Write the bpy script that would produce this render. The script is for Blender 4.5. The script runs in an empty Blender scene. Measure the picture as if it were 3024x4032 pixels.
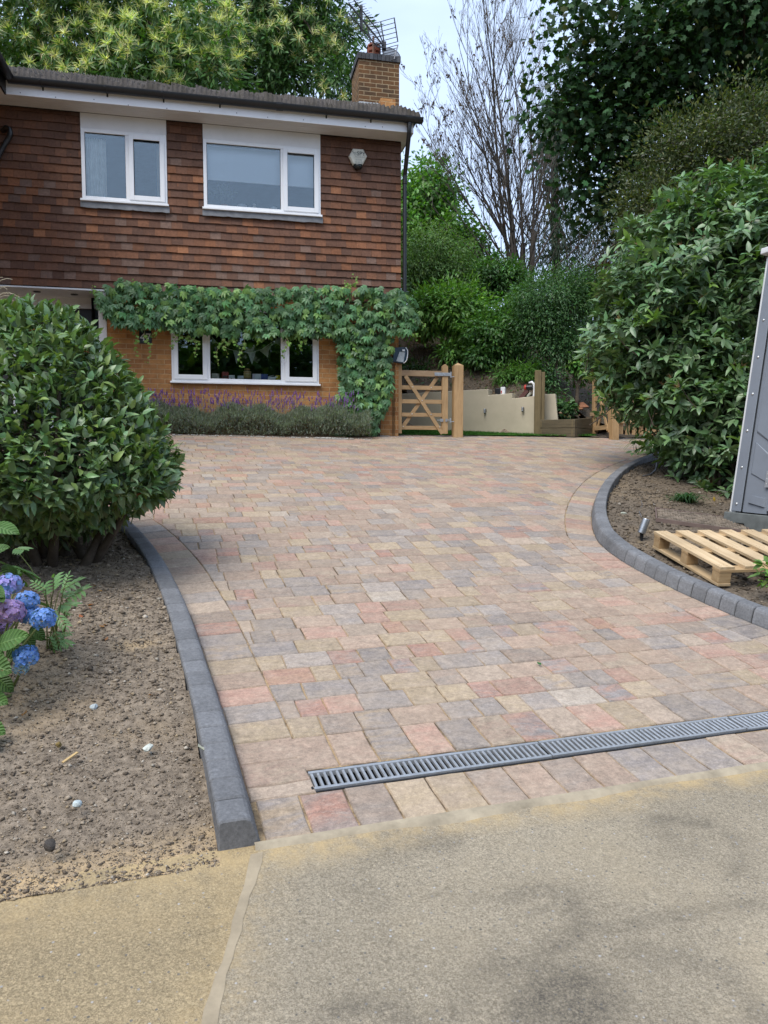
import bpy, math, random
import numpy as np
from mathutils import Vector, Matrix
R = random.Random(11)
rng = np.random.default_rng(11)
sc = bpy.context.scene
COL = sc.collection
D2R = math.radians

# ------------------------------------------------------------------ camera model (used to survey the place)
FPX = 2912.0
PIT = D2R(3.88)
HC = 1.208
CP, SP = math.cos(PIT), math.sin(PIT)

def ray(x, y):
    u = (x - 1512.0) / FPX
    v = (y - 2016.0) / FPX
    return Vector((u, CP - v * SP, -(v * CP + SP)))

def at_depth(x, y, Y):
    """world point seen at photo position x, y at ground distance Y"""
    d = ray(x, y)
    k = Y / d.y
    return Vector((d.x * k, Y, HC + d.z * k))

# ------------------------------------------------------------------ ground
S18, C18 = math.sin(D2R(18)), math.cos(D2R(18))
def SW(x, y):
    return x * C18 + y * S18, -x * S18 + y * C18
def XY(s, w):
    return s * C18 - w * S18, s * S18 + w * C18
_wt = np.array([-60, -20, 0, 1.5, 2.30, 2.36, 2.585, 2.98, 3.47, 3.8, 4.3, 4.63, 5.12, 5.62, 6.28, 6.94, 7.6, 8.26, 9.5, 10.6, 11.72, 13.0, 15, 60])
_dt = np.array([4.0, 2.3, 1.37, 1.285, 1.248, 1.237, 1.208, 1.155, 1.0765, 1.019, .931, .870, .764, .6605, .519, .388, .2585, .145, -.06, -.25, -.4255, -.56, -.62, -.62])
_wd = np.linspace(-60, 60, 12001)
_zd = HC - np.interp(_wd, _wt, _dt)
_ker = np.ones(41) / 41
_zs = np.convolve(np.pad(_zd, 20, mode='edge'), _ker, mode='valid')
def GW(w):
    return np.interp(w, _wd, _zs)
def G(x, y):
    return float(GW(-x * S18 + y * C18))
def Gv(x, y):
    return GW(-x * S18 + y * C18)
def hit(px, py, dz=0.0, far=30.0):
    d = ray(px, py)
    prev = None
    n = 1500
    for i in range(n):
        Y = 0.8 + (far - 0.8) * i / n
        k = Y / d.y
        f = HC + d.z * k - G(d.x * k, Y) - dz
        if prev is not None and prev[1] > 0 >= f:
            a, b = prev[0], Y
            for _ in range(20):
                m = (a + b) / 2
                k = m / d.y
                if HC + d.z * k - G(d.x * k, m) - dz > 0: a = m
                else: b = m
            k = a / d.y
            return Vector((d.x * k, a, HC + d.z * k))
        prev = (Y, f)
    return at_depth(px, py, far)

# ------------------------------------------------------------------ house frame: a along the front, b into the house
TH = D2R(12.1)
EX, EY = math.cos(TH), math.sin(TH)
F0 = 12.12
ZB = 1.60
HO = Vector((-EY * F0, EX * F0, 0))
def hw(a, b, z):
    return Vector((a * EX - b * EY + HO.x, a * EY + b * EX + HO.y, z))
def hp(px, py, b=0.0):
    d = ray(px, py)
    k = (F0 + b) / (-EY * d.x + EX * d.y)
    return (EX * d.x + EY * d.y) * k, HC + d.z * k
def hab(x, y):
    return EX * x + EY * y, -EY * x + EX * y - F0

# ------------------------------------------------------------------ mesh building
def link(o):
    COL.objects.link(o)
    return o

def empty(name, loc=(0, 0, 0), rz=0.0):
    o = bpy.data.objects.new(name, None)
    o.location = loc
    o.rotation_euler = (0, 0, rz)
    o.empty_display_size = 0.2
    return link(o)

def tag(o, label=None, cat=None, group=None, kind=None):
    if label: o['label'] = label
    if cat: o['category'] = cat
    if group: o['group'] = group
    if kind: o['kind'] = kind
    return o

class MB:
    def __init__(s):
        s.v = []; s.f = []; s.c = []; s.hascol = False
    def add(s, verts, faces, col=None):
        n = len(s.v)
        s.v.extend([tuple(p) for p in verts])
        s.f.extend([tuple(i + n for i in f) for f in faces])
        if col is not None: s.hascol = True
        s.c.extend([(col[0], col[1], col[2], 1.0) if col is not None else (1, 1, 1, 1)] * len(verts))
    def box(s, x0, x1, y0, y1, z0, z1, col=None, M=None):
        P = [Vector((x, y, z)) for z in (z0, z1) for y in (y0, y1) for x in (x0, x1)]
        if M is not None: P = [M @ p for p in P]
        s.add(P, [(0, 2, 3, 1), (4, 5, 7, 6), (0, 1, 5, 4), (2, 6, 7, 3), (0, 4, 6, 2), (1, 3, 7, 5)], col)
    def beam(s, p, q, w, h, up=(0, 0, 1), col=None):
        p = Vector(p); q = Vector(q); d = q - p; L = d.length; d.normalize()
        up = Vector(up)
        sd = d.cross(up)
        if sd.length < 1e-4: sd = d.cross(Vector((1, 0, 0)))
        sd.normalize(); u2 = sd.cross(d)
        P = []
        for t in (p, q):
            for a, b in ((-1, -1), (1, -1), (1, 1), (-1, 1)):
                P.append(t + sd * (a * w / 2) + u2 * (b * h / 2))
        s.add(P, [(3, 2, 1, 0), (4, 5, 6, 7), (0, 1, 5, 4), (1, 2, 6, 5), (2, 3, 7, 6), (3, 0, 4, 7)], col)
    def tube(s, path, r, n=8, col=None, cap=True):
        path = [Vector(p) for p in path]
        rr = r if isinstance(r, (list, tuple)) else [r] * len(path)
        ref = None
        rings = []
        for i, p in enumerate(path):
            if i == 0: d = path[1] - p
            elif i == len(path) - 1: d = p - path[i - 1]
            else: d = (path[i + 1] - p).normalized() + (p - path[i - 1]).normalized()
            if d.length < 1e-9: d = Vector((0, 0, 1))
            d.normalize()
            if ref is None:
                ref = Vector((0, 0, 1)) if abs(d.z) < .9 else Vector((1, 0, 0))
            sd = d.cross(ref)
            if sd.length < 1e-5: sd = d.cross(Vector((0, 1, 0)))
            sd.normalize()
            ref = sd.cross(d)
            rings.append([p + (sd * math.cos(2 * math.pi * k / n) + ref * math.sin(2 * math.pi * k / n)) * rr[i] for k in range(n)])
        V = [q for g in rings for q in g]
        Fs = []
        for i in range(len(rings) - 1):
            for k in range(n):
                a = i * n + k; b = i * n + (k + 1) % n
                Fs.append((a, b, b + n, a + n))
        if cap:
            Fs.append(tuple(range(n - 1, -1, -1)))
            Fs.append(tuple(range((len(rings) - 1) * n, len(rings) * n)))
        s.add(V, Fs, col)
    def lathe(s, prof, M=None, n=20, col=None):
        V = []; Fs = []
        for r, z in prof:
            for k in range(n):
                t = 2 * math.pi * k / n
                p = Vector((r * math.cos(t), r * math.sin(t), z))
                V.append(M @ p if M is not None else p)
        for i in range(len(prof) - 1):
            for k in range(n):
                a = i * n + k; b = i * n + (k + 1) % n
                Fs.append((a, b, b + n, a + n))
        if prof[0][0] > 1e-5: Fs.append(tuple(range(n - 1, -1, -1)))
        if prof[-1][0] > 1e-5: Fs.append(tuple(range((len(prof) - 1) * n, len(prof) * n)))
        s.add(V, Fs, col)
    def prism(s, poly, fn, d0, d1, col=None):
        """poly: 2D outline, fn(u, v, d) -> point; extruded from d0 to d1"""
        n = len(poly)
        V = [fn(u, v, d0) for u, v in poly] + [fn(u, v, d1) for u, v in poly]
        Fs = [tuple(range(n - 1, -1, -1)), tuple(range(n, 2 * n))] + [(i, (i + 1) % n, (i + 1) % n + n, i + n) for i in range(n)]
        s.add(V, Fs, col)
    def build(s, name, mat, parent=None, smooth=False, bevel=0.0, off=None, seg=2, autos=None):
        me = bpy.data.meshes.new(name)
        v = s.v
        if off is not None: v = [(p[0] + off[0], p[1] + off[1], p[2] + off[2]) for p in v]
        me.from_pydata(v, [], s.f)
        me.materials.append(mat)
        if s.hascol:
            at = me.color_attributes.new('Col', 'FLOAT_COLOR', 'POINT')
            at.data.foreach_set('color', np.array(s.c, dtype=np.float32).ravel())
        if smooth:
            me.polygons.foreach_set('use_smooth', [True] * len(me.polygons))
        me.update()
        o = bpy.data.objects.new(name, me)
        link(o)
        if parent is not None: o.parent = parent
        if bevel > 0:
            m = o.modifiers.new('Bevel', 'BEVEL'); m.width = bevel; m.segments = seg; m.limit_method = 'ANGLE'; m.angle_limit = D2R(35)
            if autos is None: autos = True
        if autos:
            me.polygons.foreach_set('use_smooth', [True] * len(me.polygons))
            try:
                m = o.modifiers.new('Weighted', 'WEIGHTED_NORMAL'); m.keep_sharp = True
                me.set_sharp_from_angle(angle=D2R(40)) if bevel <= 0 else None
            except Exception:
                pass
        return o

def npmesh(name, V, F, mat, C=None, parent=None, smooth=False, off=None, extra=None):
    V = np.asarray(V, dtype=np.float32); F = np.asarray(F, dtype=np.int32)
    if off is not None: V = V + np.array(off, dtype=np.float32)
    k = F.shape[1]
    me = bpy.data.meshes.new(name)
    me.vertices.add(len(V)); me.vertices.foreach_set('co', V.ravel())
    me.loops.add(F.size); me.loops.foreach_set('vertex_index', F.ravel())
    me.polygons.add(len(F))
    me.polygons.foreach_set('loop_start', np.arange(0, F.size, k, dtype=np.int32))
    if smooth: me.polygons.foreach_set('use_smooth', np.ones(len(F), dtype=bool))
    me.materials.append(mat)
    if C is not None:
        at = me.color_attributes.new('Col', 'FLOAT_COLOR', 'POINT')
        C = np.asarray(C, dtype=np.float32)
        if C.shape[1] == 3: C = np.concatenate([C, np.ones((len(C), 1), np.float32)], 1)
        at.data.foreach_set('color', C.ravel())
    if extra is not None:
        for nm, arr in extra.items():
            at = me.attributes.new(nm, 'FLOAT', 'POINT')
            at.data.foreach_set('value', np.asarray(arr, dtype=np.float32))
    me.update(calc_edges=True)
    me.validate()
    o = bpy.data.objects.new(name, me)
    link(o)
    if parent is not None: o.parent = parent
    return o

def grid(name, xs, ys, zf, mat, kind='structure', C=None, smooth=True, extra=None, mask=None):
    X, Y = np.meshgrid(xs, ys)
    Z = zf(X, Y)
    V = np.stack([X.ravel(), Y.ravel(), Z.ravel()], 1)
    nx, ny = len(xs), len(ys)
    i = np.arange(nx - 1)[None, :] + nx * np.arange(ny - 1)[:, None]
    F = np.stack([i, i + 1, i + nx + 1, i + nx], -1).reshape(-1, 4)
    if mask is not None:
        m = mask(X, Y).ravel()
        F = F[m[F].all(1)]
        used = np.unique(F)
        re = -np.ones(len(V), dtype=np.int64); re[used] = np.arange(len(used))
        V = V[used]; F = re[F]
        if extra: extra = {k: e.ravel()[used] for k, e in extra.items()}
    o = npmesh(name, V, F, mat, C, smooth=smooth, extra=extra)
    if kind: o['kind'] = kind
    return o

def vnoise(x, y, seed=0, octv=4):
    """simple lattice noise, about -1..1"""
    out = np.zeros_like(x, dtype=float); amp = 1.0; tot = 0
    for o in range(octv):
        xi = np.floor(x).astype(np.int64); yi = np.floor(y).astype(np.int64)
        fx = x - xi; fy = y - yi
        fx = fx * fx * (3 - 2 * fx); fy = fy * fy * (3 - 2 * fy)
        def h(a, b):
            n = (a * 374761393 + b * 668265263 + seed * 974711 + o * 31337) & 0x7fffffff
            n = ((n ^ (n >> 13)) * 1274126177) & 0x7fffffff
            n = n ^ (n >> 16)
            return (n & 0xffff) / 32767.5 - 1
        v = (h(xi, yi) * (1 - fx) + h(xi + 1, yi) * fx) * (1 - fy) + (h(xi, yi + 1) * (1 - fx) + h(xi + 1, yi + 1) * fx) * fy
        out += v * amp; tot += amp; amp *= .5
        x = x * 2.03 + 17.3; y = y * 2.03 + 5.1
    return out / tot * 1.4

# ------------------------------------------------------------------ materials
class N:
    def __init__(s, name):
        s.m = bpy.data.materials.new(name); s.m.use_nodes = True
        s.t = s.m.node_tree; s.t.nodes.clear()
        s.out = s.t.nodes.new('ShaderNodeOutputMaterial')
        s.tc = None
    def n(s, typ, **kw):
        nd = s.t.nodes.new('ShaderNode' + typ)
        for k, v in kw.items(): setattr(nd, k, v)
        return nd
    def l(s, a, b): s.t.links.new(a, b)
    def co(s, which='Object'):
        if s.tc is None: s.tc = s.n('TexCoord')
        return s.tc.outputs[which]
    def mapping(s, scale=(1, 1, 1), loc=(0, 0, 0), rot=(0, 0, 0), src=None):
        mp = s.n('Mapping'); mp.inputs['Scale'].default_value = scale; mp.inputs['Location'].default_value = loc; mp.inputs['Rotation'].default_value = rot
        s.l(src if src is not None else s.co(), mp.inputs['Vector']); return mp.outputs[0]
    def noise(s, scale, detail=4, rough=.6, vec=None, dist=0.0):
        nd = s.n('TexNoise'); nd.inputs['Scale'].default_value = scale; nd.inputs['Detail'].default_value = detail
        nd.inputs['Roughness'].default_value = rough; nd.inputs['Distortion'].default_value = dist
        s.l(vec if vec is not None else s.co(), nd.inputs['Vector']); return nd.outputs['Fac']
    def ramp(s, fac, stops, interp='LINEAR'):
        r = s.n('ValToRGB'); r.color_ramp.interpolation = interp
        els = r.color_ramp.elements
        while len(els) > 1: els.remove(els[-1])
        for i, (p, c) in enumerate(stops):
            e = els[0] if i == 0 else els.new(p)
            e.position = p
            e.color = (c, c, c, 1) if isinstance(c, (int, float)) else (c[0], c[1], c[2], 1)
        s.l(fac, r.inputs[0]); return r.outputs[0]
    def mix(s, a, b, fac, mode='MIX'):
        m = s.n('MixRGB', blend_type=mode)
        for i, q in ((0, fac), (1, a), (2, b)):
            if isinstance(q, (int, float)): m.inputs[i].default_value = q if i == 0 else (q, q, q, 1)
            elif isinstance(q, (tuple, list)): m.inputs[i].default_value = (q[0], q[1], q[2], 1)
            else: s.l(q, m.inputs[i])
        return m.outputs[0]
    def math(s, op, a, b=None, c=None):
        m = s.n('Math', operation=op)
        for i, q in enumerate((a, b, c)):
            if q is None: continue
            if isinstance(q, (int, float)): m.inputs[i].default_value = q
            else: s.l(q, m.inputs[i])
        return m.outputs[0]
    def attr(s, name='Col'):
        a = s.n('Attribute', attribute_name=name); return a
    def bump(s, h, strength=.5, dist=.01, normal=None):
        b = s.n('Bump'); b.inputs['Strength'].default_value = strength; b.inputs['Distance'].default_value = dist
        s.l(h, b.inputs['Height'])
        if normal is not None: s.l(normal, b.inputs['Normal'])
        return b.outputs[0]
    def bsdf(s, col, rough=.6, spec=.5, metal=0.0, normal=None, transl=0.0, tcol=None):
        p = s.n('BsdfPrincipled')
        for nm, q in (('Base Color', col), ('Roughness', rough), ('Metallic', metal), ('Specular IOR Level', spec)):
            if isinstance(q, (int, float)): p.inputs[nm].default_value = q
            elif isinstance(q, (tuple, list)): p.inputs[nm].default_value = (q[0], q[1], q[2], 1)
            else: s.l(q, p.inputs[nm])
        if normal is not None: s.l(normal, p.inputs['Normal'])
        sh = p.outputs[0]
        if transl > 0:
            t = s.n('BsdfTranslucent')
            tc = tcol if tcol is not None else col
            if isinstance(tc, (tuple, list)): t.inputs[0].default_value = (tc[0], tc[1], tc[2], 1)
            else: s.l(tc, t.inputs[0])
            mx = s.n('MixShader'); mx.inputs[0].default_value = transl
            s.l(sh, mx.inputs[1]); s.l(t.outputs[0], mx.inputs[2]); sh = mx.outputs[0]
        s.l(sh, s.out.inputs['Surface'])
        return s.m

def simple(name, col, rough=.6, spec=.5, metal=0.0, nscale=8, namt=.25, bump=0.0, bscale=60, attr=False, stretch=None, bdist=.003):
    k = N(name)
    base = k.attr().outputs['Color'] if attr else col
    vec = k.mapping(stretch) if stretch else None
    f = k.noise(nscale, 5, .65, vec)
    r = k.ramp(f, [(.25, 1 - namt), (.75, 1 + namt * .6)])
    c = k.mix(base, r, 1.0, 'MULTIPLY')
    nrm = None
    if bump > 0:
        nrm = k.bump(k.noise(bscale, 4, .6, vec), bump, bdist)
    return k.bsdf(c, rough, spec, metal, nrm)

def leafmat(name, rough=.45, transl=.22, spec=.4, namt=.18, vein=True):
    k = N(name)
    c = k.attr().outputs['Color']
    f = k.noise(9, 3)
    c = k.mix(c, k.ramp(f, [(.3, 1 - namt), (.7, 1 + namt)]), 1.0, 'MULTIPLY')
    tc = k.mix(c, (1.5, 1.7, .5), 1.0, 'MULTIPLY')
    return k.bsdf(c, rough, spec, 0, None, transl, tc)

def wood(name, c1, c2, rough=.7, scale=1.0, knots=True, axis='X', tint=False):
    k = N(name)
    st = {'X': (1.2, 14, 14), 'Y': (14, 1.2, 14), 'Z': (14, 14, 1.2)}[axis]
    st = tuple(q * scale for q in st)
    vec = k.mapping(st)
    f = k.noise(3.0, 5, .6, vec, .6)
    c = k.mix(c1, c2, k.ramp(f, [(.3, 0.0), (.7, 1.0)]))
    if knots:
        v2 = k.mapping(tuple(q * .22 for q in st))
        kn = k.n('TexVoronoi'); kn.inputs['Scale'].default_value = 2.2
        k.l(v2, kn.inputs['Vector'])
        c = k.mix(c, tuple(q * .35 for q in c2), k.ramp(kn.outputs['Distance'], [(.06, .75), (.16, 0.0)]))
    c = k.mix(c, k.ramp(k.noise(2.2, 3), [(.3, .8), (.7, 1.15)]), 1.0, 'MULTIPLY')
    if tint: c = k.mix(c, k.attr().outputs['Color'], 1.0, 'MULTIPLY')
    return k.bsdf(c, rough, .3, 0, k.bump(f, .25, .002))

def glass(name, fac=.12, tint=(.75, .8, .8)):
    k = N(name)
    t = k.n('BsdfTransparent'); t.inputs[0].default_value = (*tint, 1)
    g = k.n('BsdfGlossy'); g.inputs['Roughness'].default_value = .01; g.inputs[0].default_value = (.86, .97, 1, 1)
    k.l(k.bump(k.noise(2.2, 2), .06, .02), g.inputs['Normal'])
    fr = k.n('Fresnel'); fr.inputs[0].default_value = 1.5
    f = k.math('ADD', fr.outputs[0], fac)
    mx = k.n('MixShader'); k.l(f, mx.inputs[0]); k.l(t.outputs[0], mx.inputs[1]); k.l(g.outputs[0], mx.inputs[2])
    k.l(mx.outputs[0], k.out.inputs['Surface'])
    return k.m

# shared materials
m_white = simple('white_upvc', (.78, .79, .80), .32, .5, namt=.04)
m_paintw = simple('white_painted_board', (.70, .71, .72), .5, .4, nscale=3, namt=.1)
m_soffit = simple('soffit_board', (.62, .61, .60), .5, .3, nscale=3, namt=.08)
m_black = simple('black_plastic', (.010, .011, .013), .38, .5, nscale=6, namt=.35)
m_lead = simple('lead_flashing', (.17, .175, .185), .55, .4, nscale=10, namt=.4, bump=.3, bscale=25)
m_steel = simple('galvanised_steel', (.42, .44, .46), .42, .5, .6, nscale=30, namt=.25)
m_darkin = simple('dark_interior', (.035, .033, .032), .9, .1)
m_terr = simple('terracotta', (.20, .055, .028), .7, .3, nscale=14, namt=.4)
# =================================================================== GROUND, DRIVE, KERBS
RZ18 = D2R(18)
def sw_of(p): return SW(p[0], p[1])

def smooth_poly(pts, step=.05, it=6):
    P = np.array(pts, dtype=float)
    # Catmull-Rom
    Q = np.vstack([2 * P[0] - P[1], P, 2 * P[-1] - P[-2]])
    out = []
    for i in range(1, len(Q) - 2):
        p0, p1, p2, p3 = Q[i - 1], Q[i], Q[i + 1], Q[i + 2]
        for t in np.linspace(0, 1, 9)[:-1]:
            out.append(.5 * ((2 * p1) + (-p0 + p2) * t + (2 * p0 - 5 * p1 + 4 * p2 - p3) * t * t + (-p0 + 3 * p1 - 3 * p2 + p3) * t ** 3))
    out.append(P[-1]); out = np.array(out)
    for _ in range(it):
        out[1:-1] = .5 * out[1:-1] + .25 * (out[:-2] + out[2:])
    d = np.r_[0, np.cumsum(np.linalg.norm(np.diff(out, axis=0), axis=1))]
    n = max(3, int(d[-1] / step))
    t = np.linspace(0, d[-1], n)
    return np.stack([np.interp(t, d, out[:, 0]), np.interp(t, d, out[:, 1])], 1)

def sdist(P, poly):
    """signed distance of points P (n,2) to a polyline: positive on its right-hand side; also nearest point and tangent"""
    P = np.asarray(P, dtype=float).reshape(-1, 2)
    A = poly[:-1]; B = poly[1:]; D = B - A
    L2 = (D ** 2).sum(1)
    best = np.full(len(P), 1e9); sg = np.zeros(len(P)); near = np.zeros_like(P); tan = np.zeros_like(P)
    for i0 in range(0, len(P), 20000):
        p = P[i0:i0 + 20000]
        rel = p[:, None, :] - A[None]
        t = np.clip((rel * D[None]).sum(2) / L2[None], 0, 1)
        q = A[None] + t[..., None] * D[None]
        dd = np.linalg.norm(p[:, None, :] - q, axis=2)
        j = dd.argmin(1); ar = np.arange(len(p))
        best[i0:i0 + 20000] = dd[ar, j]
        near[i0:i0 + 20000] = q[ar, j]
        T = D[j] / np.sqrt(L2[j])[:, None]
        tan[i0:i0 + 20000] = T
        r = p - q[ar, j]
        sg[i0:i0 + 20000] = np.sign(T[:, 1] * r[:, 0] - T[:, 0] * r[:, 1])
    return best * np.where(sg == 0, 1, sg), near, tan

W_EDGE = 2.345
_lk = [(1021, 3300), (971, 3110), (933, 2981), (902, 2885), (866, 2759), (829, 2668), (789, 2533), (757, 2442), (712, 2347), (680, 2284), (653, 2234), (612, 2180), (567, 2126), (536, 2099), (475, 2047)]
_l = [sw_of(hit(*p)) for p in _lk]
_l[0] = (_l[0][0], W_EDGE)
_dx, _dy = _l[-1][0] - _l[-2][0], _l[-1][1] - _l[-2][1]
_n = math.hypot(_dx, _dy); _dx /= _n; _dy /= _n
_e = _l[-1]
_l += [(_e[0] + _dx * .5 - .05, _e[1] + _dy * .45), (_e[0] + _dx * 1.1 - .3, _e[1] + _dy * .8), (_e[0] - 2.2, _e[1] + .95), (_e[0] - 5.5, _e[1] + 1.3)]
LK = smooth_poly(_l, it=60)             # drive lies to the right of it
_rk = [(3024, 2479), (2981, 2461), (2847, 2408), (2735, 2354), (2630, 2310), (2547, 2262), (2424, 2195), (2357, 2135), (2340, 2101), (2329, 2058), (2331, 2010), (2345, 1966), (2373, 1918), (2431, 1865), (2494, 1836), (2561, 1807), (2643, 1790)]
_r = [sw_of(hit(*p)) for p in _rk]
_a = np.array(_r[0]) - np.array(_r[2]); _a = _a / np.linalg.norm(_a)
_r = [tuple(np.array(_r[0]) + _a * 3.5), tuple(np.array(_r[0]) + _a * 1.5)] + _r
_b = np.array(_r[-1]) - np.array(_r[-3]); _b /= np.linalg.norm(_b)
_r += [tuple(np.array(_r[-1]) + _b * .8), tuple(np.array(_r[-1]) + _b * 1.6 + np.array([1.0, 0])), tuple(np.array(_r[-1]) + np.array([5.0, .4]))]
RK = smooth_poly(_r, it=25)             # drive lies to the left of it
def sd_left(P): return sdist(P, LK)[0]
def sd_right(P): return -sdist(P, RK)[0]

# far edge of the paving, in house coordinates
def far_edge(x, y):
    a, b = hab(x, y)
    lim = np.where(a < -.28, -.58, np.where(a < 0.16, -.02, .06 + .075 * (a - .16)))
    return lim - b       # >0 on the drive

# ---- materials
def mat_pavers():
    k = N('tumbled_paver_stone')
    c1 = k.attr('Col').outputs['Color']
    at2 = k.attr('Col2'); c2 = at2.outputs['Color']
    v = k.mapping((2.2, 7, 6))
    f = k.noise(1.6, 5, .68, v, .7)
    c = k.mix(c1, c2, k.ramp(f, [(.42, 0.0), (.62, 1.0)]))
    f2 = k.noise(55, 4, .7)
    c = k.mix(c, k.ramp(f2, [(.3, .74), (.7, 1.22)]), 1.0, 'MULTIPLY')
    c = k.mix(c, k.ramp(k.noise(190, 2, .6), [(.3, .80), (.5, 1.0), (.72, 1.10)]), 1.0, 'MULTIPLY')
    f3 = k.noise(9, 5, .7)
    c = k.mix(c, (.41, .33, .25), k.ramp(f3, [(.48, 0.0), (.75, .38)]))
    c = k.mix(c, k.ramp(k.noise(21, 5, .7), [(.3, .80), (.7, 1.17)]), 1.0, 'MULTIPLY')
    v4 = k.mapping((40, 130, 60), rot=(0, 0, .5))
    c = k.mix(c, (.48, .41, .33), k.ramp(k.noise(1.2, 2, .5, v4), [(.66, 0.0), (.72, .4)]))
    # large soft patches of brushed-in sand
    c = k.mix(c, (.38, .285, .19), k.ramp(k.noise(1.3, 4, .6), [(.5, 0.0), (.8, .34)]))
    nrm = k.bump(f2, .5, .004)
    nrm = k.bump(k.noise(16, 4, .6), .4, .008, nrm)
    return k.bsdf(c, .72, .4, 0, nrm)
def mat_sand():
    k = N('jointing_sand')
    f = k.noise(120, 3, .7)
    c = k.mix((.26, .18, .10), (.38, .28, .165), k.ramp(f, [(.35, 0), (.65, 1)]))
    c = k.mix(c, (.07, .055, .042), k.ramp(k.noise(5, 5, .7), [(.46, 0), (.58, .85)]))
    return k.bsdf(c, .95, .1, 0, k.bump(f, .6, .003))
def mat_road(name, c1, c2, c3):
    k = N(name)
    vor = k.n('TexVoronoi'); vor.inputs['Scale'].default_value = 95; vor.feature = 'F1'
    k.l(k.mapping((1, 1, 1)), vor.inputs['Vector'])
    sp = k.noise(170, 4, .7, None, 1.4)
    sp2 = k.noise(48, 4, .7, None, 1.0)
    big = k.noise(1.1, 5, .6)
    c = k.mix(c1, c2, k.ramp(sp, [(.42, 0.0), (.57, 1.0)]))
    c = k.mix(c, k.ramp(sp2, [(.35, .86), (.65, 1.1)]), 1.0, 'MULTIPLY')
    c = k.mix(c, k.ramp(vor.outputs['Distance'], [(.0, 1.18), (.35, 1.0), (.7, .82)]), .6, 'MULTIPLY')
    c = k.mix(c, k.ramp(big, [(.3, .84), (.7, 1.13)]), 1.0, 'MULTIPLY')
    c = k.mix(c, c3, k.ramp(k.noise(2.3, 4, .6), [(.52, 0.0), (.75, .4)]))
    peb = k.n('TexVoronoi'); peb.inputs['Scale'].default_value = 34; k.l(k.co(), peb.inputs['Vector'])
    pcol = k.ramp(k.noise(20, 2), [(.35, .06), (.5, .12), (.64, .42)])
    c = k.mix(c, pcol, k.ramp(peb.outputs['Distance'], [(.10, .8), (.15, 0.0)]))
    st = k.attr('stain').outputs['Fac']
    stn = k.math('MULTIPLY', st, k.ramp(k.noise(26, 4, .7), [(.3, .35), (.7, 1.25)]))
    stn = k.math('MULTIPLY', stn, k.ramp(k.noise(150, 3, .7), [(.36, .45), (.62, 1.5)]))
    c = k.mix(c, (.075, .066, .053), k.math('MULTIPLY', stn, .8))
    sd = k.attr('sand').outputs['Fac']
    sdn = k.math('MULTIPLY', sd, k.ramp(k.noise(9, 6, .75), [(.38, .1), (.62, 1.15)]))
    c = k.mix(c, (.42, .31, .16), sdn)
    nrm = k.bump(sp, .55, .006)
    nrm = k.bump(vor.outputs['Distance'], .35, .006, nrm)
    return k.bsdf(c, .88, .25, 0, nrm)
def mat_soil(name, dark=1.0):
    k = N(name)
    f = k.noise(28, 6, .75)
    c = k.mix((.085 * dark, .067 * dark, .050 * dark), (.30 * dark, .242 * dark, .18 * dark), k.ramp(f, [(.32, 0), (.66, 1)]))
    c = k.mix(c, (.31 * dark, .225 * dark, .13 * dark), k.ramp(k.noise(2.0, 5, .6), [(.55, 0), (.75, .5)]))
    sd = k.attr('sand').outputs['Fac']
    sdn = k.math('MULTIPLY', sd, k.ramp(k.noise(22, 5, .7), [(.35, .3), (.6, 1.2)]))
    c = k.mix(c, (.50, .36, .20), sdn)
    nrm = k.bump(f, .9, .012)
    nrm = k.bump(k.noise(90, 4, .7), .7, .005, nrm)
    return k.bsdf(c, .95, .15, 0, nrm)
m_paver = mat_pavers(); m_sand = mat_sand()
m_road = mat_road('worn_concrete_road', (.195, .163, .115), (.37, .317, .232), (.355, .29, .19))
m_pave = mat_road('yellow_concrete_footway', (.195, .15, .088), (.385, .303, .18), (.365, .27, .145))
m_soil = mat_soil('garden_soil'); m_soilr = mat_soil('shaded_dark_soil', .62); m_soild = mat_soil('bank_soil', .55)  # right bed: darker soil, with its shade also put into the colour
m_mort = simple('cement_mortar', (.33, .28, .20), .9, .2, nscale=9, namt=.4, bump=.5, bscale=90)

def frot(o):
    o.rotation_euler = (0, 0, RZ18); return o

# ---- line between footway slab and road
_j1 = sw_of(hit(1008, 3375)); _j2 = sw_of(hit(815, 4032))
def s_line(w): return _j1[0] + (w - _j1[1]) * (_j2[0] - _j1[0]) / (_j2[1] - _j1[1])

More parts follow.
